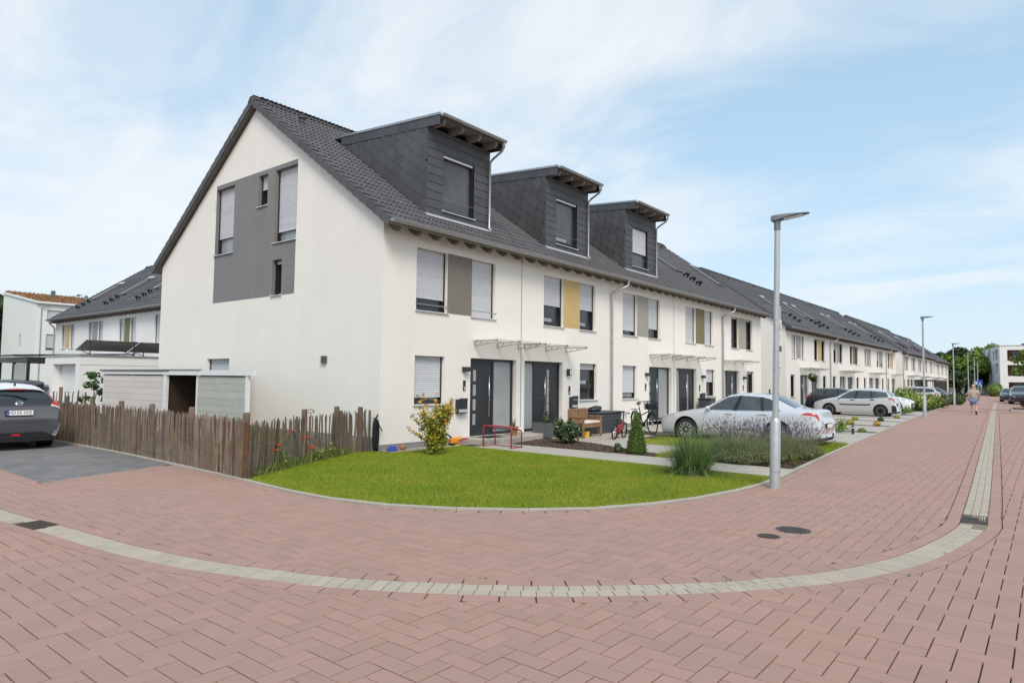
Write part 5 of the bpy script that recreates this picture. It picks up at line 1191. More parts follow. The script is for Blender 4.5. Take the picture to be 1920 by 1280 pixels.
w_ = MB(); w0 = EB.P(rr-.15, 8)+Vector((.02, 0, .015)); w_.tube([w0+Vector((0, .12, .0)), w0+Vector((-.03, -.05, .06)), w0+Vector((-.06, -.36, .10))], [.016, .014, .008], 6); w_.ball(w0+Vector((0, .14, 0)), .03, 8, 6); w_.build('wiper', M_black, ev)
a_ = MB(); pa = EB.P(rr-1.12, 8); a_.prism([(pa.x-.10, -.012, pa.z), (pa.x+.06, -.012, pa.z-.01), (pa.x+.05, -.012, pa.z+.07)], (0, .024, 0)); a_.build('aerial', M_black, ev)
# badge ring with bar, number plate
pb = EB.P(rr+.55, 8); nb = EB.N(rr+.55, 8); ry = math.atan2(nb.x, nb.z); T = TR(pb.x+.012, 0, pb.z)@Matrix.Rotation(ry, 4, 'Y')
bd = MB(); bd.tube([T@Vector((.058*math.cos(a), .066*math.sin(a), .004)) for a in np.linspace(0, 2*PI, 33)], .008, 6, False); bd.box(-.011, .011, -.088, .088, -.002, .009, T); bd.build('badge', M_chrome, ev, True, 40)
TB = T@Matrix(((0, 1, 0, 0), (1, 0, 0, 0), (0, 0, -1, 0), (0, 0, 0, 1)))
def rear_T(x, y, z, tilt=0): return TR(x, y, z)@Matrix(((0, 0, 1, 0), (1, 0, 0, 0), (0, 1, 0, 0), (0, 0, 0, 1)))     # text x -> +y, text up -> z, facing +x
PT = TR(4.455, 0, .865)@Matrix.Rotation(R_(-9), 4, 'Y')
b = MB(); b.bbox(-.03, .012, -.275, .275, -.065, .065, .008, PT); b.build('plate_frame', M_black, ev)
b = MB(); b.box(.0125, .016, -.26, .26, -.055, .055, PT); pl_ = b.build('number_plate', M_plate, ev)
one('euro_strip', M_blue, pl_, 'box', .0162, .0175, -.26, -.215, -.055, .055, T=PT)
text_mesh('HD', .108, M_ink, pl_, 'lettering', PT@rear_T(.0165, -.150, 0), sx=.80); text_mesh(':', .085, M_ink, pl_, 'lettering', PT@rear_T(.0165, -.085, .004)); text_mesh('EA 543E', .108, M_ink, pl_, 'lettering', PT@rear_T(.0165, .088, 0), sx=.80)
text_mesh('D', .03, M_plate, pl_, 'lettering', PT@rear_T(.0178, -.238, -.032))
# other parked cars
l, rz = park(36.3, -2.5, 4.2, -1); build_car('hatch', 'parked_car', 'black hatchback with a tall red tail light, mostly hidden behind the silver hatchback', 'car', (36.0, -4.4, 0), R_(90), M_blackp, (.87, 3.45), .315, M_alloy, 5, M_cglass, detail=False)
build_car('hatch', 'parked_car', 'white hatchback nosing out beside the silver hatchback', 'car', (39.2, -5.75, 0), R_(90), M_whitep, (.87, 3.45), .325, M_alloy, 10, M_cglass)
build_car('estate', 'parked_car', 'silver estate car with roof rails beyond the flowering bush', 'car', (61.5, -.1, 0), R_(-90), M_silver, (.95, 3.75), .34, M_alloy, 10, M_cglass, roof_rails=True)
build_car('estate', 'parked_car', 'dark car parked behind the silver estate', 'car', (74, -4.6, 0), R_(90), M_navyp, (.95, 3.75), .34, M_alloy, 5, M_cglass, detail=False)
build_car('hatch', 'parked_car', 'dark blue hatchback farther down the row of bays', 'car', (84, -4.0, 0), R_(90), M_navyp, (.87, 3.45), .32, M_alloy, 5, M_cglass, detail=False)
build_car('estate', 'parked_car', 'black off-road car facing the camera on the right side of the street', 'car', (69.5, -10.55, 0), R_(3), M_blackp, (.95, 3.75), .40, M_alloy, 5, M_cglass, sc=1.12, roof_rails=True)
build_car('hatch', 'parked_car', 'second dark car parked behind the black off-road car', 'car', (80, -9.2, 0), R_(3), M_navyp, (.87, 3.45), .32, M_alloy, 5, M_cglass, detail=False)
build_car('hatch', 'parked_car', 'dark convertible far behind the electric hatchback', 'car', (-1.6, 29.5, 0), R_(-60), M_blackp, (.87, 3.45), .32, M_alloy, 5, M_cglass, detail=False)
# ------------------------------------------------------------------ paling fences
def paling_meshes():
    out = []
    for k in range(9):
        w = random.uniform(.042, .070); h = 1.0; b_ = MB(); n = 5; lev = [0, .3, .62, .93, 1.0]; V = []
        off = [(random.uniform(-.012, .012)*(j > 0), random.uniform(-.006, .006)) for j in range(5)]
        ring = [(-.5, -.22), (-.1, -.5), (.45, -.3), (.5, .25), (-.4, .35)]
        for j, z in enumerate(lev):
            s_ = (1, 1, .98, .92, .42)[j]*random.uniform(.94, 1.06)
            for a, c in ring: V.append((a*w*s_+off[j][0], c*w*.55*s_+off[j][1], z))
        F = [(j*n+i, j*n+(i+1) % n, (j+1)*n+(i+1) % n, (j+1)*n+i) for j in range(4) for i in range(n)]+[tuple(range(4*n, 5*n))]
        out.append(b_.add(V, F).mesh('paling', M_paleo if k == 8 else M_pale))
    return out
ME_PAL = paling_meshes()
def paling_fence(label, pts, spacing, h0, h1, posts, group=None, gate=False):
    pts = [Vector((p[0], p[1], 0)) for p in pts]; t = thing('paling_fence', label, 'fence', pts[0], 0, group); O = pts[0]
    for a, c in zip(pts, pts[1:]):
        d = c-a; L = d.length; n = max(2, int(L/spacing)); ang = math.atan2(d.y, d.x)
        for k in range(n):
            if random.random() < .03: continue
            p = a+d*((k+.5+random.uniform(-.28, .28))/n)-O; me = random.choice(ME_PAL[:8]) if random.random() > .03 else ME_PAL[8]
            o = inst('paling', me, t, (p.x, p.y, random.uniform(-.03, .0)), (random.gauss(0, .018), random.gauss(0, .022), ang+random.uniform(-.25, .25)+(PI if random.random() < .5 else 0)), (random.uniform(.8, 1.2), random.uniform(.8, 1.2), random.uniform(h0, h1)))
    for z in ((.16, .52, .9) if h1 > .9 else (.2, .7)):
        w_ = MB(); P = []
        for a, c in zip(pts, pts[1:]):
            N_ = max(2, int((c-a).length/.25))
            for k in range(N_): q = a+(c-a)*k/N_-O; P.append((q.x-.03*math.sin(math.atan2((c-a).y, (c-a).x))*(-1 if k % 2 else 1), q.y+.03*math.cos(math.atan2((c-a).y, (c-a).x))*(-1 if k % 2 else 1), z*h1+.015*math.sin(k*1.3)))
        w_.tube(P, .0038, 4, False); w_.build('wire', M_wire, t)
    for (x, y, h, w) in posts:
        m_ = MB(); n = 7; V = []
        for z, s_ in ((0, 1), (h*.5, .97), (h-.03, .95), (h, .82)):
            for i in range(n): a = 2*PI*i/n+.3; V.append((math.cos(a)*w*.5*s_*(1+.1*math.sin(i*2.7)), math.sin(a)*w*.5*s_, z))
        m_.add(V, [(j*n+i, j*n+(i+1) % n, (j+1)*n+(i+1) % n, (j+1)*n+i) for j in range(3) for i in range(n)]+[tuple(range(3*n, 4*n))])
        m_.build('post', M_paleo if gate and False else M_pale, t, loc=(x-O.x, y-O.y, 0))
    return t
f1 = paling_fence('weathered paling fence of split stakes along the dark driveway', [(-4.27, 13.2), (-4.24, 7.6), (-4.2, 4.0), (-4.27, 1.4), (-4.36, -.4), (-4.43, -1.72)], .045, 1.02, 1.09,
             [(-4.18, 11, 1.25, .10), (-4.16, 7.7, 1.20, .11), (-4.13, 6.05, 1.17, .11), (-4.12, 4.3, 1.17, .12), (-4.17, 2.55, 1.16, .12), (-4.26, .55, 1.16, .12), (-4.34, -1.62, 1.14, .13)])
m_ = MB(); m_.add([(v[0]*.8, v[1]*.9, v[2]) for v in [(-.05, -.02, 0), (.05, -.03, 0), (.055, .03, 0), (-.045, .035, 0), (-.05, -.02, .98), (.05, -.03, 1.0), (.05, .03, .98), (-.04, .03, .96)]], [(0, 1, 5, 4), (1, 2, 6, 5), (2, 3, 7, 6), (3, 0, 4, 7), (4, 5, 6, 7)])
o = m_.build('post', M_paleo, f1, loc=(-.16, -14.98, 0)); o['label'] = 'orange brown barked corner post'
f2 = paling_fence('open paling fence with poppies, from the corner post to the end house', [(-4.4, -1.78), (-3.4, -1.1), (-2.33, -.42), (-1.22, -.03)], .090, .95, 1.02, [(-2.33, -.36, 1.10, .12), (-1.22, .03, 1.12, .13)])
f3 = paling_fence('short leaning paling gate beside the house corner', [(-1.12, .02), (-.62, .3), (-.22, .2)], .062, .93, 1.03, [(-1.08, .06, 1.02, .09), (-.42, .18, 1.08, .11), (-.36, .30, 1.08, .10), (-.12, .22, 1.0, .06)])
f4 = paling_fence('distant paling fence across the back of the side garden', [(-4.1, 16.5), (-.1, 17.5)], .14, 1.05, 1.2, [(-3, 16.8, 1.3, .13), (-1.4, 17.2, 1.28, .13)])
cl = MB(); cl.tube([(-2.33+.1*math.cos(a)+.06, -.48+.02*math.sin(a*3), 1.06+.035*math.sin(a)) for a in np.linspace(0, 4*PI, 30)], .008, 5); tag(cl.build('wire_coil', M_black), 'small coil of dark wire hung on a fence post', 'coil')
hs = MB()
for k in range(4):
    hs.tube([(-.16+.012*k+.055*math.sin(a), -.02-.02*k, .43+(.40-.02*k)*math.cos(a)) for a in np.linspace(0, 2*PI, 22)], .012, 6)
hs.tube([(-.13, -.08, .78), (-.07, -.10, .62), (-.0, -.12, .5)], .014, 6); hs.tube([(-.15, -.06, .80), (-.10, -.06, .90)], .02, 6); tag(hs.build('garden_hose', M_black), 'black garden hose hung in loops beside the house corner', 'hose')

# ------------------------------------------------------------------ shed and garages at the left
sh = thing('garden_shed', 'low shed with pink plank doors, dark opening and pale green sliding door', 'shed', (-1.72, 3.0, 0))
def bx(nm, m_, x0, x1, y0, y1, z0, z1, par=None): return one(nm, m_, par or sh, 'box', x0, x1, y0, y1, z0, z1)
bx('beam', M_white, -.03, .04, 4.7, 9.35, 1.80, 1.90); bx('beam', M_white, -.035, .035, -.3, 4.7, 1.79, 1.93); bx('roof', M_felt, -.06, 1.5, 4.3, 9.4, 1.905, 1.95); bx('roof_edge', M_felt, -.055, .02, 2.4, 4.29, 1.931, 1.95)
bx('post', M_white, -.02, .07, .0, .09, 0, 1.79); bx('post', M_white, 0, .07, 2.62, 2.69, 0, 1.79); bx('post', M_pink, 0, .08, 9.1, 9.2, 0, 1.80); bx('post', M_white, -.02, .05, 4.45, 4.65, 0, 1.80)
for k in range(9): bx('plank', M_green, .01, .035+.004*(k % 2), .10, 2.61, .05+k*.19, .05+k*.19+.186)
for k in range(9): bx('plank', M_pink, .01, .034+.004*(k % 3), 4.66, 6.84, .06+k*.19, .06+k*.19+.185); bx('plank', M_pink, .014, .036+.004*(k % 2), 6.93, 9.09, .06+k*.19, .06+k*.19+.185)
bx('door_stile', M_pink, -.002, .05, 6.845, 6.925, 0, 1.78); bx('side_wall', M_pink, .08, 1.45, 9.12, 9.18, 0, 1.89)
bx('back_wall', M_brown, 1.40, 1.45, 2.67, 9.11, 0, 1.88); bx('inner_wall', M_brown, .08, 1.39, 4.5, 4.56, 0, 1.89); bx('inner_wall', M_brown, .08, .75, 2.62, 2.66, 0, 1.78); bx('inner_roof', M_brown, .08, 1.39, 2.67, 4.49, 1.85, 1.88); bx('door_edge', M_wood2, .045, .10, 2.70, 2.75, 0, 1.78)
bx('joist', M_felt, .04, .6, 3.6, 3.69, 1.80, 1.86)
ga = thing('garage', 'white flat roofed garage with a recessed white door', 'garage', (.5, 21.2, 0)); g_ = MB()
wall_faces(g_, -4.6, 0, 0, 2.6, [(-3.5, -.5, 0, 2.25)], .45, T=GT, floor=False); wall_faces(g_, 0, 6.5, 0, 2.6, [], 0); g_.poly([(0, 0, 2.6), (6.5, 0, 2.6), (6.5, 4.6, 2.6), (0, 4.6, 2.6)]); g_.poly([(6.5, 0, 0), (6.5, 4.6, 0), (6.5, 4.6, 2.6), (6.5, 0, 2.6)]); g_.poly([(0, 4.6, 0), (0, 4.6, 2.6), (6.5, 4.6, 2.6), (6.5, 4.6, 0)]); g_.build('wall', M_wallw, ga)
one('garage_door', M_white, ga, 'box', .38, .42, .52, 3.48, .02, 2.24); one('roof_edge', M_zinc, ga, 'box', -.04, 6.54, -.04, 4.64, 2.601, 2.68); one('panel_joint', M_zincd, ga, 'box', 0, 6.5, -.004, .0, 2.2, 2.215)
for k in range(2):
    sp = thing('solar_panel', ['tilted solar panel at the left of the white garage roof', 'tilted solar panel at the right of the white garage roof'][k], 'solar panel', (1.0+2.35*k, 22.0, 2.69), R_(-4), 'solar panels on the garage')
    T = Matrix.Rotation(R_(-14), 4, 'X'); one('panel', M_solar, sp, 'box', 0, 2.2, -.2, 1.55, .62, .655, T=T); one('back_sheet', M_sback, sp, 'box', .05, 2.15, -.15, 1.5, .612, .6195, T=T); one('frame', M_anth, sp, 'box', -.02, 0, -.22, 1.57, .60, .665, T=T)
    for q in (.15, 2.0): s_ = MB(); s_.tube([(q, 0, 0), (q, -.02, .62)], .025, 6); s_.tube([(q, 0, .03), (q, 1.35, .22)], .02, 6); s_.build('support', M_anth, sp)
pg = thing('carport', 'anthracite metal carport with a flat roof beside the white garage', 'carport', (.5, 28.6, 0))
one('roof', M_anth, pg, 'box', 0, 5.5, 0, 5.2, 2.38, 2.66)
for (x, y) in ((.02, .04), (.02, 2.4), (.02, 5.0), (5.3, .04), (5.3, 5.0)): one('post', M_anth, pg, 'box', x, x+.14, y, y+.14, 0, 2.38)
one('glass_screen', M_frost, pg, 'box', .06, .08, .5, 2.4, .3, 2.3); one('back_wall', M_wallw, pg, 'box', 5.2, 5.28, .2, 5.0, 0, 2.3)
for k in range(5): one('glazing_bar', M_anth, pg, 'prism', [(-.6+k*.01, .1+k*1.25, 2.70), (5.5, .1+k*1.25, 2.98), (5.5, .1+k*1.25, 3.03), (-.6, .1+k*1.25, 2.75)], (0, .06, 0))
one('glass_roof', M_clear, pg, 'prism', [(-.6, 0, 2.752), (5.5, 0, 3.033), (5.5, 0, 3.045), (-.6, 0, 2.764)], (0, 5.2, 0)); one('front_beam', M_anth, pg, 'prism', [(-.55, 0, 2.66), (-.55, 0, 2.76), (-.55, 5.2, 2.76), (-.55, 5.2, 2.66)], (.05, 0, 0))
fe = thing('metal_fence', 'dark metal bar fence under the carport', 'fence', (.4, 24.9, 0))
for k in range(16): one('bar', M_anth, fe, 'box', .02, .035, k*.1, k*.1+.018, 0, 1.25)
for z in (.15, 1.1): one('rail', M_anth, fe, 'box', .0, .055, 0, 1.6, z, z+.04)
for k in range(4):
    a = [(27.75, 1.7), (29.9, 1.7), (32.1, 1.7), (34.2, 1.7)][k]
    f_ = thing('mesh_fence', ['dark mesh fence panel beside the last dormered house', 'second dark mesh fence panel between the two rows', 'third dark mesh fence panel between the two rows', 'dark mesh fence panel touching the second row'][k], 'fence', (a[0], a[1], 0), 0, 'mesh fence between the rows')
    one('post', M_anth, f_, 'box', 0, .09, 0, .07, 0, 1.35 if k % 2 else 1.2)
    for i in range(14): one('bar', M_anth, f_, 'box', .12+i*.145, .13+i*.145, .03, .04, .05, 1.1)
    for z in (.2, .65, 1.05): one('rail', M_anth, f_, 'box', .09, 2.14, .041, .05, z, z+.015)
for k in range(2):
    f_ = thing('mesh_fence', ['dark mesh fence by the gable of the third row', 'dark mesh fence at the end of the second row'][k], 'fence', (75.2+2.2*k, 1.2, 0))
    one('post', M_anth, f_, 'box', 0, .1, 0, .08, 0, 1.3)
    for i in range(10): one('bar', M_anth, f_, 'box', .15+i*.2, .17+i*.2, .03, .04, .05, 1.15)
    one('rail', M_anth, f_, 'box', .1, 2.1, .041, .05, 1.0, 1.04)
# three storey house with the orange sedum roof
se = thing('white_house', 'three storey white house with an orange sedum roof, far left', 'house', (14.5, 78.4, 0)); D_ = 13; zA, zB = 9.95, 11.9; w_ = MB()
holes = [(1.1, 2.55, 8.0, 9.25), (1.1, 2.55, 4.6, 6.42), (5.0, 6.5, 8.0, 9.25), (5, 6.5, 4.6, 6.42)]
wall_faces(w_, 0, 9, 0, zA, holes, .2); wall_faces(w_, -D_, 0, 0, zB, [(-5.9, -5.3, 5.0, 6.55)], .2, T=GT, clip=ccw([(-D_, 0), (0, 0), (0, zA), (-D_, zB)])); w_.poly([(9, 0, 0), (9, D_, 0), (9, D_, zB), (9, 0, zA)]); w_.poly([(0, D_, 0), (0, D_, zB), (9, D_, zB), (9, D_, 0)]); w_.build('wall', M_wallw, se)
for h in holes: window(se, h[0], h[2], h[1]-h[0], h[3]-h[2], .86 if h[0] < 3 else .5, glass=M_glass)
for z0, z1, m__ in ((8.0, 9.25, M_yellow), (4.6, 6.42, M_yellow)): panel(se, 2.55, 3.3, z0, z1, m__)
one('window', M_frame, se, 'box', -.0+.12, .16, 5.3, 5.9, 5.0, 6.55); one('roof', M_white, se, 'prism', [(-.15, -.35, zA+.0), (-.15, D_+.2, zB+.08), (-.15, D_+.2, zB+.30), (-.15, -.35, zA+.2)], (9.3, 0, 0)); downpipe(se, .5, 9.9, .2, -.38)
n_ = 5200; P = np.stack([rng.uniform(.1, 9, n_), rng.uniform(-.1, D_, n_)], 1); V, F = blades(P, .10, .42, .22, .9, 0); V[:, 2] += np.repeat(zA+.2+(P[:, 1]+.35)*(zB-zA+.1)/(D_+.55), 3)-.02; so_ = link_np('sedum', (V, F), M_sedum, se, 'stuff')
one('chimney', M_zincd, se, 'box', 3.2, 3.6, 6, 6.4, 10.8, 12.2)
gw = thing('garage', 'low white garage block in front of the sedum roofed house', 'garage', (-6, 46, 0)); g_ = MB(); g_.box(-9, 6.5, 0, 6, 0, 2.7); g_.build('wall', M_wallw, gw)
for k in range(4): one('garage_door', M_white, gw, 'box', -6.4+k*3.1, -3.9+k*3.1, -.04, -.002, 0, 2.2)
one('roof_edge', M_zinc, gw, 'box', -9.1, 6.6, -.1, 6.1, 2.701, 2.85)

# ------------------------------------------------------------------ street lamps and signs
def lamp(x, y, h, label, lean=0.0, sleeve=1.15):
    t = thing('street_lamp', label, 'street lamp', (x, y, 0), 0, 'street lamps along the kerb'); t.rotation_euler = (lean*1.35, lean, R_(3))
    one('pole', M_galv, t, 'lathe', [(.085, 0), (.085, sleeve-.04), (.068, sleeve+.02), (.058, sleeve+.04), (.05, h-.14), (.001, h-.14)], 18).data.polygons.foreach_set('use_smooth', [True]*1) if False else MB().lathe([(.085, 0), (.085, sleeve-.04), (.06, sleeve+.02), (.051, sleeve+.03), (.044, h-.14), (.001, h-.14)], 20).build('pole', M_galv, t, True, 40)
    one('sleeve_band', M_galv, t, 'lathe', [(.09, .28), (.09, .31)], 18)
    o = MB(); P = []
    for (yy, w, zt, zb) in ((.10, .05, h-.01, h-.10), (.06, .075, h, h-.12), (-.1, .09, h+.005, h-.085), (-.32, .09, h+.0, h-.05), (-.46, .07, h-.008, h-.034), (-.51, .04, h-.012, h-.03)):
        P.append([(-w, yy, zb+.015), (-w*.8, yy, zt-.02), (-w*.4, yy, zt), (w*.4, yy, zt), (w*.8, yy, zt-.02), (w, yy, zb+.015), (w*.8, yy, zb), (-w*.8, yy, zb)])
    V = [v for r in P for v in r]; o.add(V, [(j*8+i, j*8+(i+1) % 8, (j+1)*8+(i+1) % 8, (j+1)*8+i) for j in range(5) for i in range(8)]+[tuple(range(8))[::-1], tuple(range(40, 48))]); hd_ = o.build('lamp_head', M_lamp, t, True, 35)
    one('lens', M_lens, hd_, 'prism', [(-.07, -.12, h-.084), (.07, -.12, h-.084), (.06, -.42, h-.044), (-.06, -.42, h-.044)], (0, 0, -.008)); MB().lathe([(.054, h-.26), (.054, h-.09), (.001, h-.09)], 16).build('collar', M_lamp, t, True, 40)
    return t
lamp(1.07, -8.95, 4.66, 'tall galvanised street lamp on the lawn corner carrying two signs', .012)
lamp(31.3, -7.35, 5.45, 'street lamp beside the bays, second from the camera', 0); lamp(58.6, -6.15, 5.4, 'street lamp by the dark hedge, third from the camera', 0); lamp(79, -5.6, 5.4, 'fourth street lamp, beside the walking person in the distance'); lamp(94, -5.1, 5.4, 'fifth street lamp, far down the street'); lamp(112, -4.2, 5.4, 'farthest street lamp before the trees')
s1 = thing('info_sign', 'white notice board with red and blue print strapped to the lamp pole', 'sign', (1.17, -8.97, 2.26), R_(6)); one('board', M_white, s1, 'box', 0, .42, -.01, .006, 0, .62); 
for k, (z0, z1, x0, x1, m__) in enumerate([(.50, .57, .06, .36, M_tail), (.43, .49, .05, .22, M_blue), (.42, .48, .24, .37, M_tail), (.34, .345, .06, .34, M_felt), (.30, .305, .06, .36, M_felt), (.26, .265, .06, .30, M_felt), (.05, .15, .04, .20, M_felt), (.06, .16, .22, .38, M_anth)]): one('print', m__, s1, 'box', x0, x1, -.0125, -.0105, z0, z1)
one('clamp', M_galv, s1, 'box', -.17, .02, .008, .03, .05, .07); one('clamp', M_galv, s1, 'box', -.17, .02, .008, .03, .5, .52)
one('upper_board', M_galv, s1, 'box', .02, .38, -.006, .006, .63, .86)
s2 = thing('hydrant_sign', 'small white sign with a red border on the lamp pole', 'sign', (1.17, -8.97, 1.90), R_(6)); one('board', M_tail, s2, 'box', 0, .27, -.01, .004, 0, .24); one('face', M_white, s2, 'box', .025, .245, -.0125, -.0105, .025, .215)
for q in ((.06, .12, .14, .19), (.14, .22, .13, .145), (.06, .20, .08, .09), (.08, .1, .04, .07), (.15, .17, .04, .12)): one('print', M_felt, s2, 'box', q[0], q[1], -.0145, -.013, q[2], q[3])
one('clamp', M_galv, s2, 'box', -.17, .02, .006, .03, .1, .13)
zs = thing('street_sign', 'blue rectangular zone sign on a thin post far down the street', 'sign', (104, -4.75, 0), R_(3)); MB().tube([(0, 0, 0), (0, 0, 2.6)], .04, 8).build('post', M_galv, zs); one('panel', M_blue, zs, 'box', -.03, -.005, -.55, .55, 1.75, 2.55)
for q in ((.1, .2, 1.9, 2.3), (-.3, -.2, 1.95, 2.2), (-.45, .05, 1.82, 1.87), (.25, .45, 2.0, 2.3)): one('pictogram', M_white, zs, 'box', -.034, -.031, q[0], q[1], q[2], q[3])

# ------------------------------------------------------------------ things in front of the doors
st_ = thing('door_step', 'low concrete step in front of the first two doors', 'step', (2.95, -.95, 0)); one('slab', M_slab, st_, 'bbox', 0, 1.35, 0, .93, .0, .15, .012); one('slab', M_slab, st_, 'bbox', 1.36, 2.45, .1, .93, .0, .15, .012); one('slab', M_slab, st_, 'bbox', 2.46, 4.7, .4, .93, .0, .15, .012)
one('door_mat', M_black, st_, 'box', .5, 1.2, .45, .85, .151, .162)
gl_ = thing('hockey_goal', 'small red metal street hockey goal with a black net', 'goal', (2.66, -1.95, 0))
f_ = MB(); f_.tube([(0, 0, 0), (0, 0, .52), (.0, .05, .57), (0, .89, .57), (0, .94, .52), (0, .94, 0)], .02, 8); f_.build('front_frame', M_red, gl_, True)
f_ = MB(); f_.tube([(.45, .02, 0), (.45, .02, .42), (.41, .02, .47), (.05, .02, .565), (0, .02, .565)], .017, 8); f_.tube([(.45, .92, 0), (.45, .92, .42), (.41, .92, .47), (.05, .92, .565), (0, .92, .565)], .017, 8); f_.tube([(0, 0, .02), (.45, .02, .02), (.45, .92, .02), (0, .94, .02)], .016, 8); f_.build('rear_frame', M_red, gl_, True)
nt_ = MB()
for k in range(15): y = .04+k*.062; nt_.tube([(.45, y, .02), (.45, y, .44), (.03, y, .55)], .0032, 3, False)
for k in range(8): z = .05+k*.06; nt_.tube([(.45, .02, z), (.45, .92, z)], .0032, 3, False)
for k in range(5): a = k/5; nt_.tube([(.44-.4*a, .02, .45+.1*a), (.44-.4*a, .92, .45+.1*a)], .0032, 3, False)
for k in range(7): z = .04+k*.065; x = .06; nt_.tube([(.02, .02, z), (.44, .02, z)], .0032, 3, False); nt_.tube([(.02, .92, z), (.44, .92, z)], .0032, 3, False)
nt_.build('net', M_net, gl_); one('net_floor', M_net, gl_, 'box', .03, .44, .05, .89, .008, .012)
pl0 = thing('planter', 'square dark stone planter beside the second door', 'planter', (5.95, -.72, .02)); p_ = MB(); wall = [(.0, .0), (.56, .0), (.56, .56), (.0, .56)]
p_.add([(q[0]*1.0-(.02 if z else 0)*(1 if q[0] < .3 else -1), q[1]-(.02 if z else 0)*(1 if q[1] < .3 else -1), z) for z in (0, .44) for q in wall]+[(.28+(q[0]-.28)*.88, .28+(q[1]-.28)*.88, z) for z in (.44, .38) for q in wall], [(0, 1, 5, 4), (1, 2, 6, 5), (2, 3, 7, 6), (3, 0, 4, 7), (4, 5, 9, 8), (5, 6, 10, 9), (6, 7, 11, 10), (7, 4, 8, 11), (8, 9, 13, 12), (9, 10, 14, 13), (10, 11, 15, 14), (11, 8, 12, 15)]); p_.build('pot', M_pot, pl0); one('soil', M_soil, pl0, 'box', .05, .51, .05, .51, .36, .385)
fp = thing('flower_pot', 'terracotta flower pot beside the first door', 'pot', (4.75, -.35, .15)); MB().lathe([(.09, 0), (.13, .22), (.145, .22), (.145, .26), (.12, .26), (.10, .2), (.001, .2)], 16).build('pot', M_terra, fp, True, 40)
# bench
bn = thing('garden_bench', 'wooden garden bench with a white seat cushion by the second house', 'bench', (6.55, -1.62, 0.02), R_(6)); W2 = 1.28
for (x, y, h) in ((0, 0, .62), (W2-.06, 0, .62), (0, .50, .86), (W2-.06, .50, .86)): one('leg', M_teak, bn, 'bbox', x, x+.06, y, y+.06, 0, h, .008)
for y in range(5): one('slat', M_teak, bn, 'box', .061, W2-.061, .02+y*.1, .10+y*.1, .40, .425)
for z in (.32,): one('rail', M_teak, bn, 'box', .061, W2-.061, .01, .04, z, z+.07)
one('rail', M_teak, bn, 'box', .061, W2-.061, .515, .545, .82, .88); one('rail', M_teak, bn, 'box', .061, W2-.061, .515, .545, .43, .48)
for k in range(12):
    x = .09+k*.093; s_ = MB(); e = .12 if k < 6 else -.12; s_.prism([(max(.062, min(W2-.062, x-e*.5)), .52, .48), (max(.062, min(W2-.062, x-e*.5+.075)), .52, .48), (max(.062, min(W2-.062, x+e*.5+.075)), .52, .82), (max(.062, min(W2-.062, x+e*.5)), .52, .82)], (0, .02, 0)); s_.build('slat', M_teak, bn)
for x in (0, W2-.06):
    one('armrest', M_teak, bn, 'bbox', x-.015, x+.075, -.04, .50, .62, .65, .008)
    for z in (.45, .51, .57): one('arm_slat', M_teak, bn, 'box', x+.02, x+.04, .061, .499, z, z+.035)
cu = MB(); cu.bbox(.07, W2-.07, .02, .49, .426, .50, .03); tag(cu.build('seat_cushion', M_cush, None, True, loc=(6.55, -1.62, .02), rot=(0, 0, R_(6))), 'pinkish white cushion lying on the wooden bench', 'cushion')
bk = MB(); bk.lathe([(.075, 0), (.095, .17), (.10, .17), (.10, .185), (.09, .18), (.08, .02), (.001, .02)], 16); tag(bk.build('bucket', M_ytoy, None, True, 40, loc=(7.02, -1.42, .02)), 'small yellow bucket under the bench', 'bucket')
cb_ = MB(); cb_.bbox(0, .34, 0, .25, 0, .22, .01); tag(cb_.build('concrete_block', M_pot, None, loc=(7.25, -1.25, .02)), 'grey concrete block under the bench', 'block')
# storage box
sb = thing('storage_box', 'dark grey plank pattern storage box beside the downpipe', 'storage box', (8.35, -.98, .02)); LX, LY = 1.75, .8
for k in range(5): one('plank', M_resin, sb, 'bbox', 0, LX, 0, LY, .02+k*.125, .14+k*.125, .006)
for x in (0, LX/3, 2*LX/3, LX-.02): one('stile', M_resin, sb, 'box', x, x+.05 if x < LX-.05 else x+.02, -.008, .0, .02, .645)
one('lid', M_resin, sb, 'bbox', -.03, LX+.03, -.03, LY+.02, .655, .71, .012)
cv = MB(); cv.ball((8.75, -.62, .80), (.30, .22, .10), 12, 6); cv.ball((8.95, -.6, .86), (.2, .18, .07), 10, 6); tag(cv.build('folded_cover', M_anth, None, True), 'folded black cover lying on the storage box', 'cover')
# house 4 front: dark bin by the door, plant pot
hb_ = thing('storage_bin', 'dark square bin beside the fourth door', 'bin', (18.3, -.75, .02)); b_ = MB(); b_.bbox(0, .62, 0, .55, 0, .95, .015); b_.build('body', M_resin, hb_); b_ = MB(); b_.bbox(-.02, .64, -.02, .57, .955, 1.02, .01); b_.build('lid', M_anth, hb_)
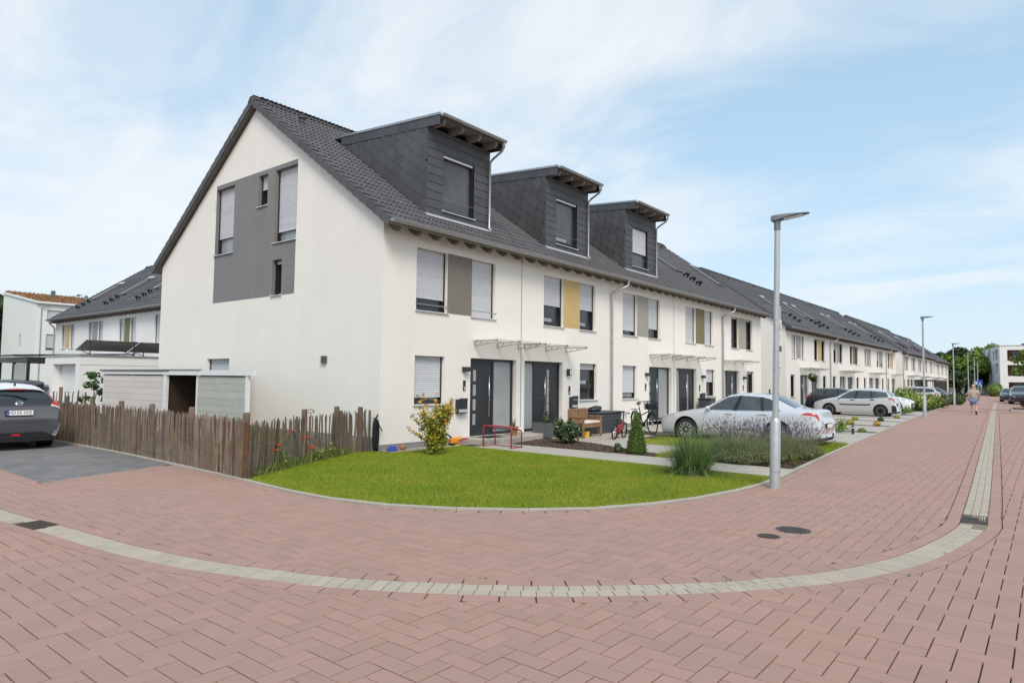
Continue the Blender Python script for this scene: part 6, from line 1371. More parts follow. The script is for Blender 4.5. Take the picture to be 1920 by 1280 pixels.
# bicycles
def bicycle(label, rear, front, r, frame_m, hb=1.05, seat=.95, basket=False, kid=False, group=None):
    rear = Vector((rear[0], rear[1], 0)); front = Vector((front[0], front[1], 0)); d = front-rear; L = d.length; t = thing('bicycle', label, 'bicycle', rear, math.atan2(d.y, d.x), group); t.rotation_euler.x = R_(4)
    for x in (0, L):
        ty = MB(); N_ = 32
        ty.add([((r-.0+rr*math.cos(b))*math.cos(a)+x, rr*math.sin(b), (r+rr*math.cos(b))*math.sin(a)+r+.02) for a in [2*PI*k/N_ for k in range(N_)] for rr, b in [(.021, 2*PI*j/6) for j in range(6)]], [(k*6+j, k*6+(j+1) % 6, ((k+1) % N_)*6+(j+1) % 6, ((k+1) % N_)*6+j) for k in range(N_) for j in range(6)])
        w_ = ty.build('wheel', M_rubber, t, True); s_ = MB()
        for k in range(14): a = 2*PI*k/14; s_.tube([(x, .0, r+.02), (x+r*math.cos(a), 0, r+.02+r*math.sin(a))], .0025 if not kid else .004, 3, False)
        s_.tube([(x, -.05, r+.02), (x, .05, r+.02)], .025, 8); s_.build('spokes', M_steel, w_)
    bb = Vector((L*.42, 0, r*.85)); st0 = Vector((L*.26, 0, seat-.12)); hd0 = Vector((L*.82, 0, hb-.22)); hd1 = Vector((L*.86, 0, r*1.75))
    f_ = MB(); q = .02 if not kid else .022
    f_.tube([bb, st0], q, 8); f_.tube([bb, hd1+Vector((0, 0, .02))], q*1.25, 8); f_.tube([hd0, hd1], q*1.1, 8); f_.tube([hd0-Vector((.0, 0, .12)), bb+(st0-bb)*.55], q, 8)
    for sg in (-.05, .05): f_.tube([(0, sg, r+.02), bb], q*.55, 6); f_.tube([(0, sg, r+.02), bb+(st0-bb)*.75], q*.5, 6); f_.tube([hd1+Vector((0, sg, 0)), (L, sg, r+.02)], q*.6, 6)
    f_.build('frame', frame_m, t, True)
    h_ = MB(); wdt = .29 if not kid else .2; h_.tube([hd0, (L*.80, 0, hb-.05), (L*.80, 0, hb)], .014, 6); h_.tube([(L*.74, -wdt, hb-.0), (L*.80, -wdt*.4, hb+.01), (L*.80, wdt*.4, hb+.01), (L*.74, wdt, hb)], .013, 6)
    for sg in (-1, 1): h_.tube([(L*.76, sg*wdt*.75, hb), (L*.70, sg*wdt*1.08, hb)], .02, 6)
    h_.build('handlebar', M_black, t, True)
    s_ = MB(); s_.tube([st0, (L*.24, 0, seat)], .014, 6); s_.ball((L*.22, 0, seat+.02), (.13, .075, .035), 10, 6); s_.ball((L*.30, 0, seat+.02), (.12, .03, .025), 8, 6); s_.build('saddle', M_black, t, True)
    c_ = MB(); c_.tube([bb+Vector((0, -.02, 0)), bb+Vector((0, .06, 0))], .075 if not kid else .05, 14); c_.tube([bb+Vector((0, .07, 0)), bb+Vector((.1, .07, -.13))], .012, 6); c_.tube([bb+Vector((0, -.07, 0)), bb+Vector((-.1, -.07, .13))], .012, 6); c_.box(bb.x+.06, bb.x+.15, .07, .16, bb.z-.145, bb.z-.12); c_.build('crank', M_black, t)
    for x in (0, L):
        m_ = MB(); m_.tube([(x+(r+.045)*math.cos(a), 0, r+.02+(r+.045)*math.sin(a)) for a in np.linspace(R_(20) if x == 0 else R_(45), R_(165) if x == 0 else R_(150), 12)], .017, 6)
        m_.build('mudguard', M_black, t, True)
    if not kid:
        k_ = MB()
        for sg in (-.06, .06): k_.tube([(-.25, sg, r*2+.12), (L*.2, sg, r*2+.12)], .008, 5); k_.tube([(0, sg, r+.02), (-.1, sg, r*2+.12)], .007, 5)
        k_.build('rack', M_black, t); k2 = MB(); k2.tube([bb+Vector((-.12, .03, -.05)), bb+Vector((-.18, .2, -r*.85))], .012, 6); k2.build('kickstand', M_black, t)
    if basket:
        k_ = MB(); x0, x1, y0, y1, z0, z1 = L*.86, L*.86+.28, -.19, .19, hb-.24, hb-.02
        for z in np.linspace(z0, z1, 5): k_.tube([(x0, y0, z), (x1, y0, z), (x1, y1, z), (x0, y1, z), (x0, y0, z)], .006, 4)
        for q_ in np.linspace(0, 1, 7): k_.tube([(x0+(x1-x0)*q_, y0, z0), (x0+(x1-x0)*q_, y0, z1)], .005, 4); k_.tube([(x0+(x1-x0)*q_, y1, z0), (x0+(x1-x0)*q_, y1, z1)], .005, 4); k_.tube([(x1, y0+(y1-y0)*q_, z0), (x1, y0+(y1-y0)*q_, z1)], .005, 4)
        k_.box(x0, x1, y0, y1, z0-.01, z0+.005); k_.build('basket', M_black, t); one('bag', M_anth, t, 'bbox', x0+.03, x1-.03, y0+.03, y1-.03, z0+.01, z1-.04, .02)
    if kid: one('front_plate', M_white, t, 'box', L*.86, L*.87, -.09, .09, hb-.22, hb-.02)
    return t
bicycle('black city bicycle with a front basket by the third door', (10.45, -1.3), (9.82, -2.25), .34, M_black, 1.10, .98, True)
bicycle('small red and white child bicycle beside the storage box', (7.05, -2.38), (7.86, -2.25), .215, M_red, .80, .58, False, True)
# toys on the pebble strip
def toy(name, label, m_, fn): b_ = MB(); fn(b_); return tag(b_.build(name, m_, None, True, 40), label, 'toy')
toy('toy_ball', 'orange ball on the pebbles left of the shrub', M_terra, lambda b_: b_.ball((.55, -.24, .085), .08, 14, 10))
tt = thing('toy_truck', 'green and yellow toy dump truck on the pebbles', 'toy', (1.62, -.33, .02), R_(15))
b_ = MB(); b_.bbox(0, .16, 0, .16, .06, .24, .015); b_.build('cab', M_gtoy, tt, True, 40); b_ = MB(); b_.bbox(.17, .44, -.01, .17, .12, .27, .015); b_.build('dump_body', M_ytoy, tt, True, 40); one('chassis', M_black, tt, 'box', 0, .42, .03, .13, .04, .059)
for x in (.07, .34):
    for y in (-.01, .17): MB().tube([(x, y-.02, .05), (x, y+.02, .05)], .05, 14).build('wheel', M_rubber, tt)
td = thing('toy_digger', 'orange toy digger with a long arm on the pebbles', 'toy', (2.15, -.34, .02), R_(-20))
b_ = MB(); b_.bbox(0, .22, 0, .16, .05, .2, .02); b_.build('body', M_orange, td, True, 40); b_ = MB(); b_.tube([(.05, .08, .2), (-.22, .08, .40), (-.35, .08, .34)], .022, 6); b_.build('arm', M_anth, td); b_ = MB(); b_.ball((.26, .08, .17), (.1, .1, .06), 10, 6); b_.build('bucket', M_orange, td, True)
for y in (0.0, .16): b_ = MB(); b_.bbox(0, .22, y-.03, y+.03, 0, .07, .02); b_.build('track', M_black, td)
toy('toy_spade', 'yellow plastic toy spade lying on the pebbles', M_ytoy, lambda b_: (b_.tube([(2.35, -.4, .04), (2.62, -.33, .06)], .014, 6), b_.ball((2.3, -.41, .04), (.08, .06, .02), 10, 6)))
toy('toy_shovel', 'pink plastic toy shovel at the end of the pebble strip', M_ptoy, lambda b_: (b_.tube([(2.5, -.38, .05), (2.78, -.25, .16)], .013, 6), b_.ball((2.8, -.24, .17), (.06, .05, .03), 10, 6)))
toy('toy_car', 'blue and white toy car near the garden hose', M_btoy, lambda b_: (b_.bbox(.06, .30, -.36, -.22, .03, .11, .03), b_.bbox(.11, .25, -.35, -.23, .10, .16, .025), b_.tube([(.1, -.38, .04), (.1, -.2, .04)], .035, 10), b_.tube([(.25, -.38, .04), (.25, -.2, .04)], .035, 10)))
# bollard, planter box on the right, scooter
bo = thing('bollard_light', 'short dark bollard light between two parking bays', 'bollard', (15.2, -7.2, 0)); MB().lathe([(.045, 0), (.045, .22), (.03, .225), (.03, .26), (.05, .265), (.05, .31), (.001, .31)], 14).build('post', M_anth, bo, True, 40); MB().lathe([(.04, .228), (.04, .258)], 14).build('lens', M_lens, bo)
pr = thing('planter', 'low stone edged planting bed on the right side of the street', 'planter', (46.6, -12.4, 0), R_(3)); one('edge', M_kerb, pr, 'box', 0, 4, 0, 1.9, 0, .16); one('soil', M_soil, pr, 'box', .12, 3.88, .12, 1.78, .12, .175)
ms = thing('motor_scooter', 'dark motor scooter parked far down the street', 'scooter', (91, -4.4, 0), R_(-50)); b_ = MB(); b_.ball((.2, 0, .55), (.55, .2, .28), 12, 8); b_.ball((-.55, 0, .6), (.2, .22, .4), 10, 8); b_.build('body', M_blackp, ms, True)
for x in (-.62, .62): MB().lathe([(.1, -.06), (.25, -.06), (.27, 0), (.25, .06), (.1, .06)], 18, TR(x, 0, .27)@Matrix.Rotation(R_(90), 4, 'X')).build('wheel', M_rubber, ms, True)
b_ = MB(); b_.tube([(-.5, 0, .8), (-.42, 0, 1.08)], .03, 6); b_.tube([(-.42, -.33, 1.1), (-.42, .33, 1.1)], .02, 6); b_.build('handlebar', M_black, ms); b_ = MB(); b_.ball((.25, 0, .82), (.4, .15, .07), 10, 6); b_.build('seat', M_anth, ms, True)

# ------------------------------------------------------------------ apartment block at the end of the street
ap = thing('apartment_block', 'white three storey apartment block with wood lined balconies at the street end', 'apartment block', (138.4, -5.74, 0))
A_ = Vector((0, 0, 0)); Bv = Vector((22.3, 4.2, 0)); Cv = Vector((1.6, -14, 0)); LB, LC = Bv.length, Cv.length; H = 8.9
TB_ = Matrix.Rotation(math.atan2(-Bv.y, -Bv.x), 4, 'Z'); TB_.translation = Bv                    # left wing, x runs from the far corner to the near one
TC_ = Matrix.Rotation(math.atan2(Cv.y, Cv.x), 4, 'Z')
hb1 = [(2, 4.6, z, z+1.9) for z in (1.0, 3.9, 6.4)]+[(8.5, 10.5, z, z+1.9) for z in (3.9, 6.4)]+[(15, 16.6, z, z+1.9) for z in (.3, 3.9, 6.4)]+[(17.6, 20.6, z, z+2.0) for z in (.2, 3.9, 6.4)]
hc1 = [(1.1, 4.9, z, z+2.0) for z in (3.5, 6.2)]+[(1.2, 8, .1, 2.4)]+[(6.5, 10, z, z+2.0) for z in (3.5, 6.2)]
w_ = MB(); wall_faces(w_, 0, LB, 0, H, hb1, .5, T=TB_); wall_faces(w_, 0, LC, 0, H, hc1, 1.4, T=TC_); w_.poly([(0, 0, H), tuple(Cv+Vector((0, 0, H))), tuple(Bv+Cv+Vector((0, 0, H))), tuple(Bv+Vector((0, 0, H)))]); w_.build('wall', M_wallw, ap)
for h in hb1: o = MB().box(h[0], h[1], .5, .54, h[2], h[3], TB_).build('window', M_glass, ap); one('reveal_board', M_wood2, o, 'box', h[1]-.9, h[1]-.02, .35, .49, h[2]+.02, h[3]-.02, T=TB_)
for h in hc1: o = MB().box(h[0], h[1], 1.4, 1.44, h[2], h[3], TC_).build('balcony', M_wood2, ap); one('pane', M_glass, o, 'box', h[0]+.8, h[0]+2.2, 1.36, 1.395, h[2]+.1, h[3]-.2, T=TC_)
one('roof_edge', M_zinc, ap, 'box', -.05, LC+.05, -.05, .3, H+.001, H+.12, T=TC_); one('roof_edge', M_zinc, ap, 'box', -.05, LB-.2, -.05, .3, H+.001, H+.12, T=TB_)
for x in (5.2, 12.0): one('downpipe', M_zinc, ap, 'box', x, x+.35, -.25, -.02, 0, H, T=TB_)
for k in range(3): one('roof_hatch', M_anth, ap, 'prism', [(6+3*k, -3-2*k, H+.02), (7.2+3*k, -3-2*k, H+.02), (7.2+3*k, -3-2*k, H+.75)], (0, -.8, 0))
cp2 = thing('bike_shelter', 'dark timber shelter in front of the third row of houses', 'shelter', (88, -1.5, 0)); one('roof', M_anth, cp2, 'box', 0, 12, 0, 2.6, 2.25, 2.4)
for k in range(24): one('slat', M_brown, cp2, 'box', .0+k*.5, .3+k*.5, .0, .05, .1, 2.2)
for x in (0, 6, 11.85): one('post', M_anth, cp2, 'box', x, x+.15, .06, .2, 0, 2.25)
for k, (x, y, w, d, h, lab) in enumerate([(122, 14, 9, 8, 12.5, 'pale flat topped house rising behind the far row'), (165, 6, 14, 8, 7.6, 'house with a dark pitched roof among the far trees')]):
    hh_ = thing('distant_house', lab, 'house', (x, y, 0)); one('wall', M_wallw if k == 0 else M_taupe, hh_, 'box', 0, w, 0, d, 0, h-(2.5 if k else 0))
    if k: one('roof', M_tile, hh_, 'prism', [(-.4, -.5, h-2.5), (-.4, d+.5, h-2.5), (-.4, d/2, h+1.2)], (w+.8, 0, 0))
    else: one('roof', M_zincd, hh_, 'box', -.2, w+.2, -.2, d+.2, h, h+.3)
    for q in range(3): one('window', M_glass, hh_, 'box', -.02, .0, 1+q*2.2, 2.2+q*2.2, 3, 4.6)

# ------------------------------------------------------------------ the walking person
pe = thing('person', 'person in a beige shirt, blue shorts and pale cap walking away along the street', 'person', (38.6, -9.0, 0), R_(3))
def skin(name, verts, edges, radii, material, sub=2):
    me = bpy.data.meshes.new(name); me.from_pydata(verts, edges, []); o = bpy.data.objects.new(name, me); COL.objects.link(o)
    o.modifiers.new('s', 'SKIN')
    for v, r_ in zip(me.skin_vertices[0].data, radii): v.radius = r_ if isinstance(r_, tuple) else (r_, r_)
    me.skin_vertices[0].data[0].use_root = True; sb_ = o.modifiers.new('d', 'SUBSURF'); sb_.levels = sub
    dg = bpy.context.evaluated_depsgraph_get(); nm = bpy.data.meshes.new_from_object(o.evaluated_get(dg)); bpy.data.objects.remove(o); nm.name = name
    nm.materials.clear(); nm.materials.append(material); nm.polygons.foreach_set('use_smooth', [True]*len(nm.polygons)); return put(bpy.data.objects.new(name, nm), pe)
V = [(0, 0, .95), (0, 0, 1.15), (-.01, 0, 1.38), (0, 0, 1.50), (.02, 0, 1.58), (.03, 0, 1.68),
     (0, .10, .90), (.12, .11, .50), (-.02, .12, .12), (.09, .13, .06), (0, -.10, .90), (-.05, -.11, .52), (-.32, -.12, .26), (-.40, -.12, .16),
     (-.01, .19, 1.43), (-.07, .26, 1.16), (.02, .27, .94), (.05, .265, .84), (-.01, -.19, 1.43), (-.02, -.27, 1.17), (.10, -.26, .97), (.14, -.25, .88)]
E_ = [(0, 1), (1, 2), (2, 3), (3, 4), (4, 5), (0, 6), (6, 7), (7, 8), (8, 9), (0, 10), (10, 11), (11, 12), (12, 13), (2, 14), (14, 15), (15, 16), (16, 17), (2, 18), (18, 19), (19, 20), (20, 21)]
rad = [(.13, .15), (.12, .15), (.12, .17), .065, .075, .095, .09, .068, .043, .04, .09, .068, .045, .04, .065, .048, .036, .038, .065, .048, .036, .038]
skin('body', V, E_, rad, M_skin)
skin('shirt', [(0, 0, .90), (0, 0, 1.12), (-.01, 0, 1.36), (0, 0, 1.47), (-.01, .20, 1.43), (-.05, .27, 1.2), (-.01, -.20, 1.43), (-.02, -.275, 1.2)], [(0, 1), (1, 2), (2, 3), (2, 4), (4, 5), (2, 6), (6, 7)], [(.165, .21), (.16, .205), (.15, .21), .08, .095, .095, .095, .095], M_shirt)
skin('shorts', [(0, 0, .96), (0, .10, .86), (.09, .115, .56), (0, -.10, .86), (-.035, -.115, .57)], [(0, 1), (1, 2), (0, 3), (3, 4)], [(.155, .19), .125, .105, .125, .105], M_denim)
c_ = MB(); c_.ball((.02, 0, 1.74), (.115, .10, .085), 14, 8); c_.tube([(.08, 0, 1.715), (.2, 0, 1.70)], [.08, .05], 10); c_.build('cap', M_cap, pe, True)
c_ = MB(); c_.ball((.10, .13, .045), (.14, .05, .05), 12, 8); c_.build('shoe', M_white, pe, True); c_ = MB(); c_.ball((0, 0, 0), (.14, .05, .05), 12, 8, TR(-.42, -.12, .15)@Matrix.Rotation(R_(62), 4, 'Y')); c_.build('shoe', M_white, pe, True)
c_ = MB(); c_.box(-.13, .13, -.045, .045, -.052, -.046, TR(-.42, -.12, .15)@Matrix.Rotation(R_(62), 4, 'Y')); c_.build('shoe_sole', M_black, pe)
# ------------------------------------------------------------------ plants
def leaf_quads(C, N, size, asp=1.7, droop=.3):
    """one leaf (diamond of 4 points) at every centre C, oriented about normal N"""
    n = len(C); s_ = size*rng.uniform(.6, 1.35, n)[:, None]; N = N/np.maximum(np.linalg.norm(N, axis=1), 1e-6)[:, None]; r_ = rng.normal(0, 1, (n, 3)); a = np.cross(N, r_); a /= np.maximum(np.linalg.norm(a, axis=1), 1e-6)[:, None]; b_ = np.cross(N, a)
    V = np.stack([C-a*s_*asp*.5, C+b_*s_*.5+N*s_*.12, C+a*s_*asp*.5-N*s_*droop*.5, C-b_*s_*.5+N*s_*.12], 1).reshape(-1, 3); return V, np.arange(4*n).reshape(-1, 4)
def cluster_points(clusters, n, shell=.45):
    """points in a set of ellipsoids (centre, radii), more towards their surfaces"""
    w = np.array([c[1][0]*c[1][1]*c[1][2] for c in clusters])**.67; w /= w.sum(); idx = rng.choice(len(clusters), n, p=w); d = rng.normal(0, 1, (n, 3)); d /= np.linalg.norm(d, axis=1)[:, None]
    r_ = (shell+(1-shell)*rng.random(n)**.6)[:, None]; C = np.array([c[0] for c in clusters])[idx]; R__ = np.array([c[1] for c in clusters])[idx]; return C+d*r_*R__, d
def plant(name, label, cat, loc, leaves, stems=None, stem_m=None, group=None):
    t = thing(name, label, cat, loc, 0, group)
    for nm, vf, m_ in leaves: link_np(nm, vf, m_, t, 'stuff')
    if stems: stems.build('trunk' if 'tree' in name else 'stem', stem_m or M_bark, t, True)
    return t
def limb_tree(h, spread, n_l, r0, lean=(0, 0), start=.35, sub=2, seed=1):
    """tapered trunk with limbs; returns the wood and the tips"""
    rd = random.Random(seed); b_ = MB(); tips = []; top = Vector((lean[0], lean[1], h*.8)); pts = [Vector((0, 0, 0))]+[top*(k/5)+Vector((rd.uniform(-.05, .05)*h*.3, rd.uniform(-.05, .05)*h*.3, 0)) for k in range(1, 6)]
    b_.tube(pts, [r0*(1-.16*k) for k in range(6)], 8)
    for k in range(n_l):
        f = start+(1-start)*k/max(1, n_l-1); i = min(4, int(f*5)); p = pts[i]+(pts[i+1]-pts[i])*(f*5-i if i < 5 else 0); a = k*2.4+rd.uniform(-.4, .4); L = spread*(1-.45*f)*rd.uniform(.75, 1.1)
        e = p+Vector((math.cos(a)*L, math.sin(a)*L, L*rd.uniform(.35, .8))); mid = (p+e)/2+Vector((0, 0, L*.06)); b_.tube([p, mid, e], [r0*.4*(1-.5*f), r0*.24*(1-.5*f), r0*.07], 6); tips.append(e)
        for q in range(sub):
            aa = a+rd.uniform(-1, 1); l2 = L*.5; e2 = mid+Vector((math.cos(aa)*l2, math.sin(aa)*l2, l2*rd.uniform(.3, .9))); b_.tube([mid, e2], [r0*.18, r0*.04], 5); tips.append(e2)
    tips.append(pts[-1]); return b_, tips
def tree(name, label, loc, h, spread, r0, n, size, m_, seed=1, n_l=10, cl=.34, start=.3, flat=.8, group=None, m2=None, frac=.0):
    w_, tips = limb_tree(h, spread, n_l, r0, seed=seed, start=start); rd = random.Random(seed+5)
    cs = [((p.x+rd.uniform(-.2, .2)*spread, p.y+rd.uniform(-.2, .2)*spread, p.z+rd.uniform(0, .2)*spread*.5), (spread*cl*rd.uniform(.7, 1.3), spread*cl*rd.uniform(.7, 1.3), spread*cl*flat*rd.uniform(.7, 1.25))) for p in tips]
    P, d_ = cluster_points(cs, n, .3); nn = d_*.6+rng.normal(0, .6, d_.shape)+np.array([0, 0, .5]); k = int(n*frac); lv = [('crown', leaf_quads(P[k:], nn[k:], size), m_)]
    if k: lv.append(('crown', leaf_quads(P[:k], nn[:k], size), m2))
    return plant(name, label, 'tree', loc, lv, w_, group=group)
# trees at the end of the street and beyond the roofs
for k, (x, y, h, sp, m_, lab) in enumerate([(170, 3.6, 8.6, 4.4, M_leafp, 'dark pine tree behind the far end of the row'), (157, 1.0, 7.6, 3.9, M_leafb, 'bright green tree left of the apartment block'), (151, -1.6, 6.9, 3.7, M_leafb, 'bright green bushy tree partly hidden by the apartment block'),
        (176, -3.0, 10.2, 5.2, M_leafb, 'broad bright tree rising behind the apartment block'), (184, -10.0, 9.9, 5.0, M_leafd, 'darker tree above the roof of the apartment block'), (146, 4.2, 4.6, 3.0, M_leafd, 'dark low tree at the end of the last row'), (182, 8, 8.6, 4.4, M_leafd, 'dark broad tree left of the pine'), (140, .6, 3.4, 2.4, M_leafd, 'dark bush below the bright trees')]):
    tree('broad_tree' if k != 0 else 'pine_tree', lab, (x, y, 0), h, sp, .3, 15000, .36, m_, seed=k+3, n_l=14, start=.18, cl=.36, group='trees at the end of the street')
tree('street_tree', 'slender young street tree in the planting bed on the right', (47.3, -11.5, .1), 4.7, .95, .05, 1500, .12, M_leafb, 21, 11, .30, .5)
tree('street_tree', 'larger tree at the right edge beyond the planting bed', (58, -17.2, 0), 8.2, 2.6, .14, 5200, .22, M_leafb, 22, 13, .3, .4)
for k, (x, y, h, sp) in enumerate([(15, 99, 12.6, 4.2), (11, 96, 11.4, 3.8), (30, 118, 15.5, 5.2)]): tree('broad_tree', ['dark tree at the far left edge of the picture', 'second dark tree left of the sedum roofed house', 'treetop showing above the sedum roof'][k], (x, y, 0), h, sp, .3, 4200, .5, M_leafd, 40+k, 12, start=.2)
tree('young_tree', 'small leafy sapling behind the pink shed', (-1.2, 14.3, 0), 1.95, .5, .025, 420, .10, M_leafr, 51, 7, .34, .35)
# yellow green maple shrub
w_ = MB(); cs = []; tipso = []
rd = random.Random(9)
for k in range(15):
    a = rd.uniform(0, 2*PI); L = rd.uniform(.18, .42); z = rd.uniform(.55, 1.15); e = Vector((math.cos(a)*L, math.sin(a)*L, z)); w_.tube([(0, 0, 0), (e.x*.35, e.y*.35, z*.5), tuple(e)], [.014, .009, .004], 5)
    cs.append(((e.x*.95, e.y*.95, z), (.16, .16, .17))); cs.append(((e.x*.5, e.y*.5, z*.55), (.16, .16, .2)))
    t2 = e+Vector((math.cos(a)*.15, math.sin(a)*.15, .16)); tipso.append((tuple(t2), (.08, .08, .10)))
for (dx, dy, z) in ((-.55, .2, .92), (-.42, .3, .55), (-.5, .35, .62), (-.3, .3, 1.38), (-.18, .25, 1.42), (.02, .0, 1.4), (.3, -.25, 1.28), (.36, -.3, 1.05)):
    w_.tube([(0, 0, .1), (dx*.45, dy*.45, z*.6), (dx, dy, z)], [.009, .006, .003], 5)
    for q in range(4): f = .55+.15*q; tipso.append(((dx*f, dy*f, z*(.35+.65*f)), (.07, .07, .06)))
w_.tube([(-.12, -.1, 0), (-.1, -.1, .52)], .014, 6)
P, d_ = cluster_points(cs, 3600, .2); P2, d2 = cluster_points(tipso, 700, .1); Pb, db = cluster_points([((0, 0, .14), (.22, .22, .15)), ((.05, -.05, .35), (.25, .25, .2))], 900, .3)
rn = lambda d: d*.5+rng.normal(0, .6, d.shape)+np.array([0, 0, .6])
mt_ = rng.random(len(P)) < .55
plant('maple_shrub', 'yellow green maple shrub with orange shoots in front of the first window', 'shrub', (.47, -1.43, 0), [('foliage', leaf_quads(P[mt_], rn(d_[mt_]), .036), M_leafy), ('foliage', leaf_quads(np.concatenate([P[~mt_], Pb]), rn(np.concatenate([d_[~mt_], db])), .036), mat('leaf_maple_green', (0.235, 0.25, 0.022), .5, isl=.3)), ('shoots', leaf_quads(P2, rn(d2), .036), M_leafo)], w_)
# rhododendron
cs = [((math.cos(a)*r_, math.sin(a)*r_, z), (.17, .17, .15)) for a, r_, z in [(k*1.1, .12+.2*((k*37) % 10)/10, .2+.42*((k*53) % 17)/17) for k in range(22)]]; P, d_ = cluster_points(cs, 1250, .5); w_ = MB()
for c in cs[:12]: w_.tube([(0, 0, 0), (c[0][0]*.5, c[0][1]*.5, c[0][2]*.5), c[0]], [.014, .01, .005], 5)
plant('rhododendron', 'round dark green rhododendron bush in the bark mulch bed', 'bush', (4.85, -2.15, 0), [('foliage', leaf_quads(P, d_*.9+np.array([0, 0, .5])+rng.normal(0, .35, d_.shape), .055, 2.4), M_leafr)], w_)
# dwarf conifer
cs = [((0, 0, .12+.09*k), (.24*(1-.085*k)+.015, .24*(1-.085*k)+.015, .10)) for k in range(10)]; P, d_ = cluster_points(cs, 9500, .72); P += rng.normal(0, .014, P.shape); w_ = MB(); w_.tube([(0, 0, 0), (0, 0, .9)], [.025, .006], 6)
plant('dwarf_conifer', 'bright green cone shaped dwarf conifer beside the path', 'conifer', (3.98, -4.78, 0), [('foliage', leaf_quads(P, d_+rng.normal(0, .5, d_.shape), .019, 2.1), M_conif)], w_)
P, d_ = cluster_points([((0, 0, .1), (.12, .12, .1)), ((.1, .08, .16), (.09, .09, .09))], 500, .6); plant('low_shrub', 'little dark shrub at the foot of the dwarf conifer', 'shrub', (3.95, -4.3, 0), [('foliage', leaf_quads(P, d_, .03), M_leafd)])
# arching blades
def tuft(n, h0, h1, spread, w, r0=.12, droop=.5, seg=5):
    a = rng.uniform(0, 2*PI, n); L = rng.uniform(h0, h1, n); th = np.abs(rng.normal(0, 1, n))*spread; base = np.stack([np.cos(a)*r0*rng.random(n), np.sin(a)*r0*rng.random(n), np.zeros(n)], 1); V = []; dirx, diry = np.cos(a), np.sin(a); sd = np.stack([-diry, dirx, np.zeros(n)], 1)
    p = base.copy(); ang = th*.5
    for k in range(seg+1):
        ww = (w*(1-(k/seg)**1.5)*.5*rng.uniform(.9, 1.1, n))[:, None]; V += [p-sd*ww, p+sd*ww]; st__ = (L/seg)[:, None]; p = p+np.stack([dirx*np.sin(ang), diry*np.sin(ang), np.cos(ang)], 1)*st__; ang = ang+th*droop*(k+1)/seg
    V = np.stack(V, 1); m_ = 2*(seg+1); F = np.concatenate([np.arange(n)[:, None]*m_+np.array([2*k, 2*k+1, 2*k+3, 2*k+2]) for k in range(seg)]); return V.reshape(-1, 3), F
plant('ornamental_grass', 'big arching clump of ornamental grass at the lawn edge', 'grass clump', (1.62, -7.22, 0), [('blades', tuft(950, .6, 1.1, 1.25, .012, .34, .55), M_reed), ('dry_blades', tuft(420, .10, .28, 1.0, .012, .36, .5), M_straw), ('stalks', tuft(60, .8, 1.1, .7, .007, .2, .5), M_straw)])
def lavender(x, y, r, h, n, label):
    a = rng.uniform(0, 2*PI, n); rr = r*np.sqrt(rng.random(n))*.75; base = np.stack([np.cos(a)*rr, np.sin(a)*rr, np.zeros(n)], 1); hh = h*(1-.35*(rr/r)**2)*rng.uniform(.55, .95, n); out = base[:, :2]*rng.uniform(.3, .8, n)[:, None]+rng.normal(0, .07, (n, 2)); tip = np.stack([base[:, 0]+out[:, 0], base[:, 1]+out[:, 1], hh], 1)
    def strips(A, B, w):
        s_ = np.stack([-(B-A)[:, 1], (B-A)[:, 0], np.zeros(len(A))], 1)+rng.normal(0, .02, (len(A), 3)); s_ /= np.maximum(np.linalg.norm(s_, axis=1), 1e-6)[:, None]; V = np.stack([A-s_*w, A+s_*w, B+s_*w*.4, B-s_*w*.4], 1).reshape(-1, 3); return V, np.arange(4*len(A)).reshape(-1, 4)
    k = n//8; st = tip[:k].copy(); d_ = (tip[:k]-base[:k]); d_ /= np.linalg.norm(d_, axis=1)[:, None]; st2 = st+d_*rng.uniform(.12, .42, k)[:, None]+rng.normal(0, .03, (k, 3)); fl = st2+d_*rng.uniform(.045, .10, k)[:, None]
    P, dd = cluster_points([((0, 0, h*.28), (r*.95, r*.95, h*.36))], n*2, .45); P[:, 2] = np.abs(P[:, 2])
    lf = leaf_quads(P, dd+rng.normal(0, .6, dd.shape), .022, 3.6); tf = strips(base, tip, .0032)
    fq = strips(st2, fl, .0095); V2, F2 = fq; c_ = (st2+fl)/2; q = leaf_quads(np.concatenate([st2*.3+fl*.7, c_]), rng.normal(0, 1, (2*k, 3)), .02, 1.5)
    return plant('lavender_bush', label, 'lavender', (x, y, 0), [('foliage', join_np(lf, tf, strips(st, st2, .0024)), M_lavs), ('flowers', join_np(fq, q), M_lavf)])
lavender(4.35, -7.35, .85, .62, 3600, 'big lavender bush in flower left of the lamp pole, in front of the saloon car'); lavender(5.85, -7.6, .78, .62, 3200, 'lavender bush in flower right of the lamp pole'); lavender(5.2, -6.7, .6, .6, 1800, 'lavender bush behind the other two, nearest the saloon car'); lavender(6.75, -7.95, .38, .32, 700, 'small low lavender at the kerb end of the bed')
for k in range(5):
    x, y = [(3.95, -7.0), (3.7, -6.6), (3.2, -6.9), (5.0, -8.1), (6.3, -8.2)][k]; plant('grass_tuft', ['fine grass tuft at the left foot of the lavender', 'loose grass tuft between path and lavender', 'thin grass tuft right behind the ornamental grass', 'low grass tuft below the left lavender', 'low grass tuft below the right lavender'][k], 'grass clump', (x, y, 0), [('blades', tuft(130, .25, .6 if k < 3 else .3, .6, .007, .16, .6), M_rough)])
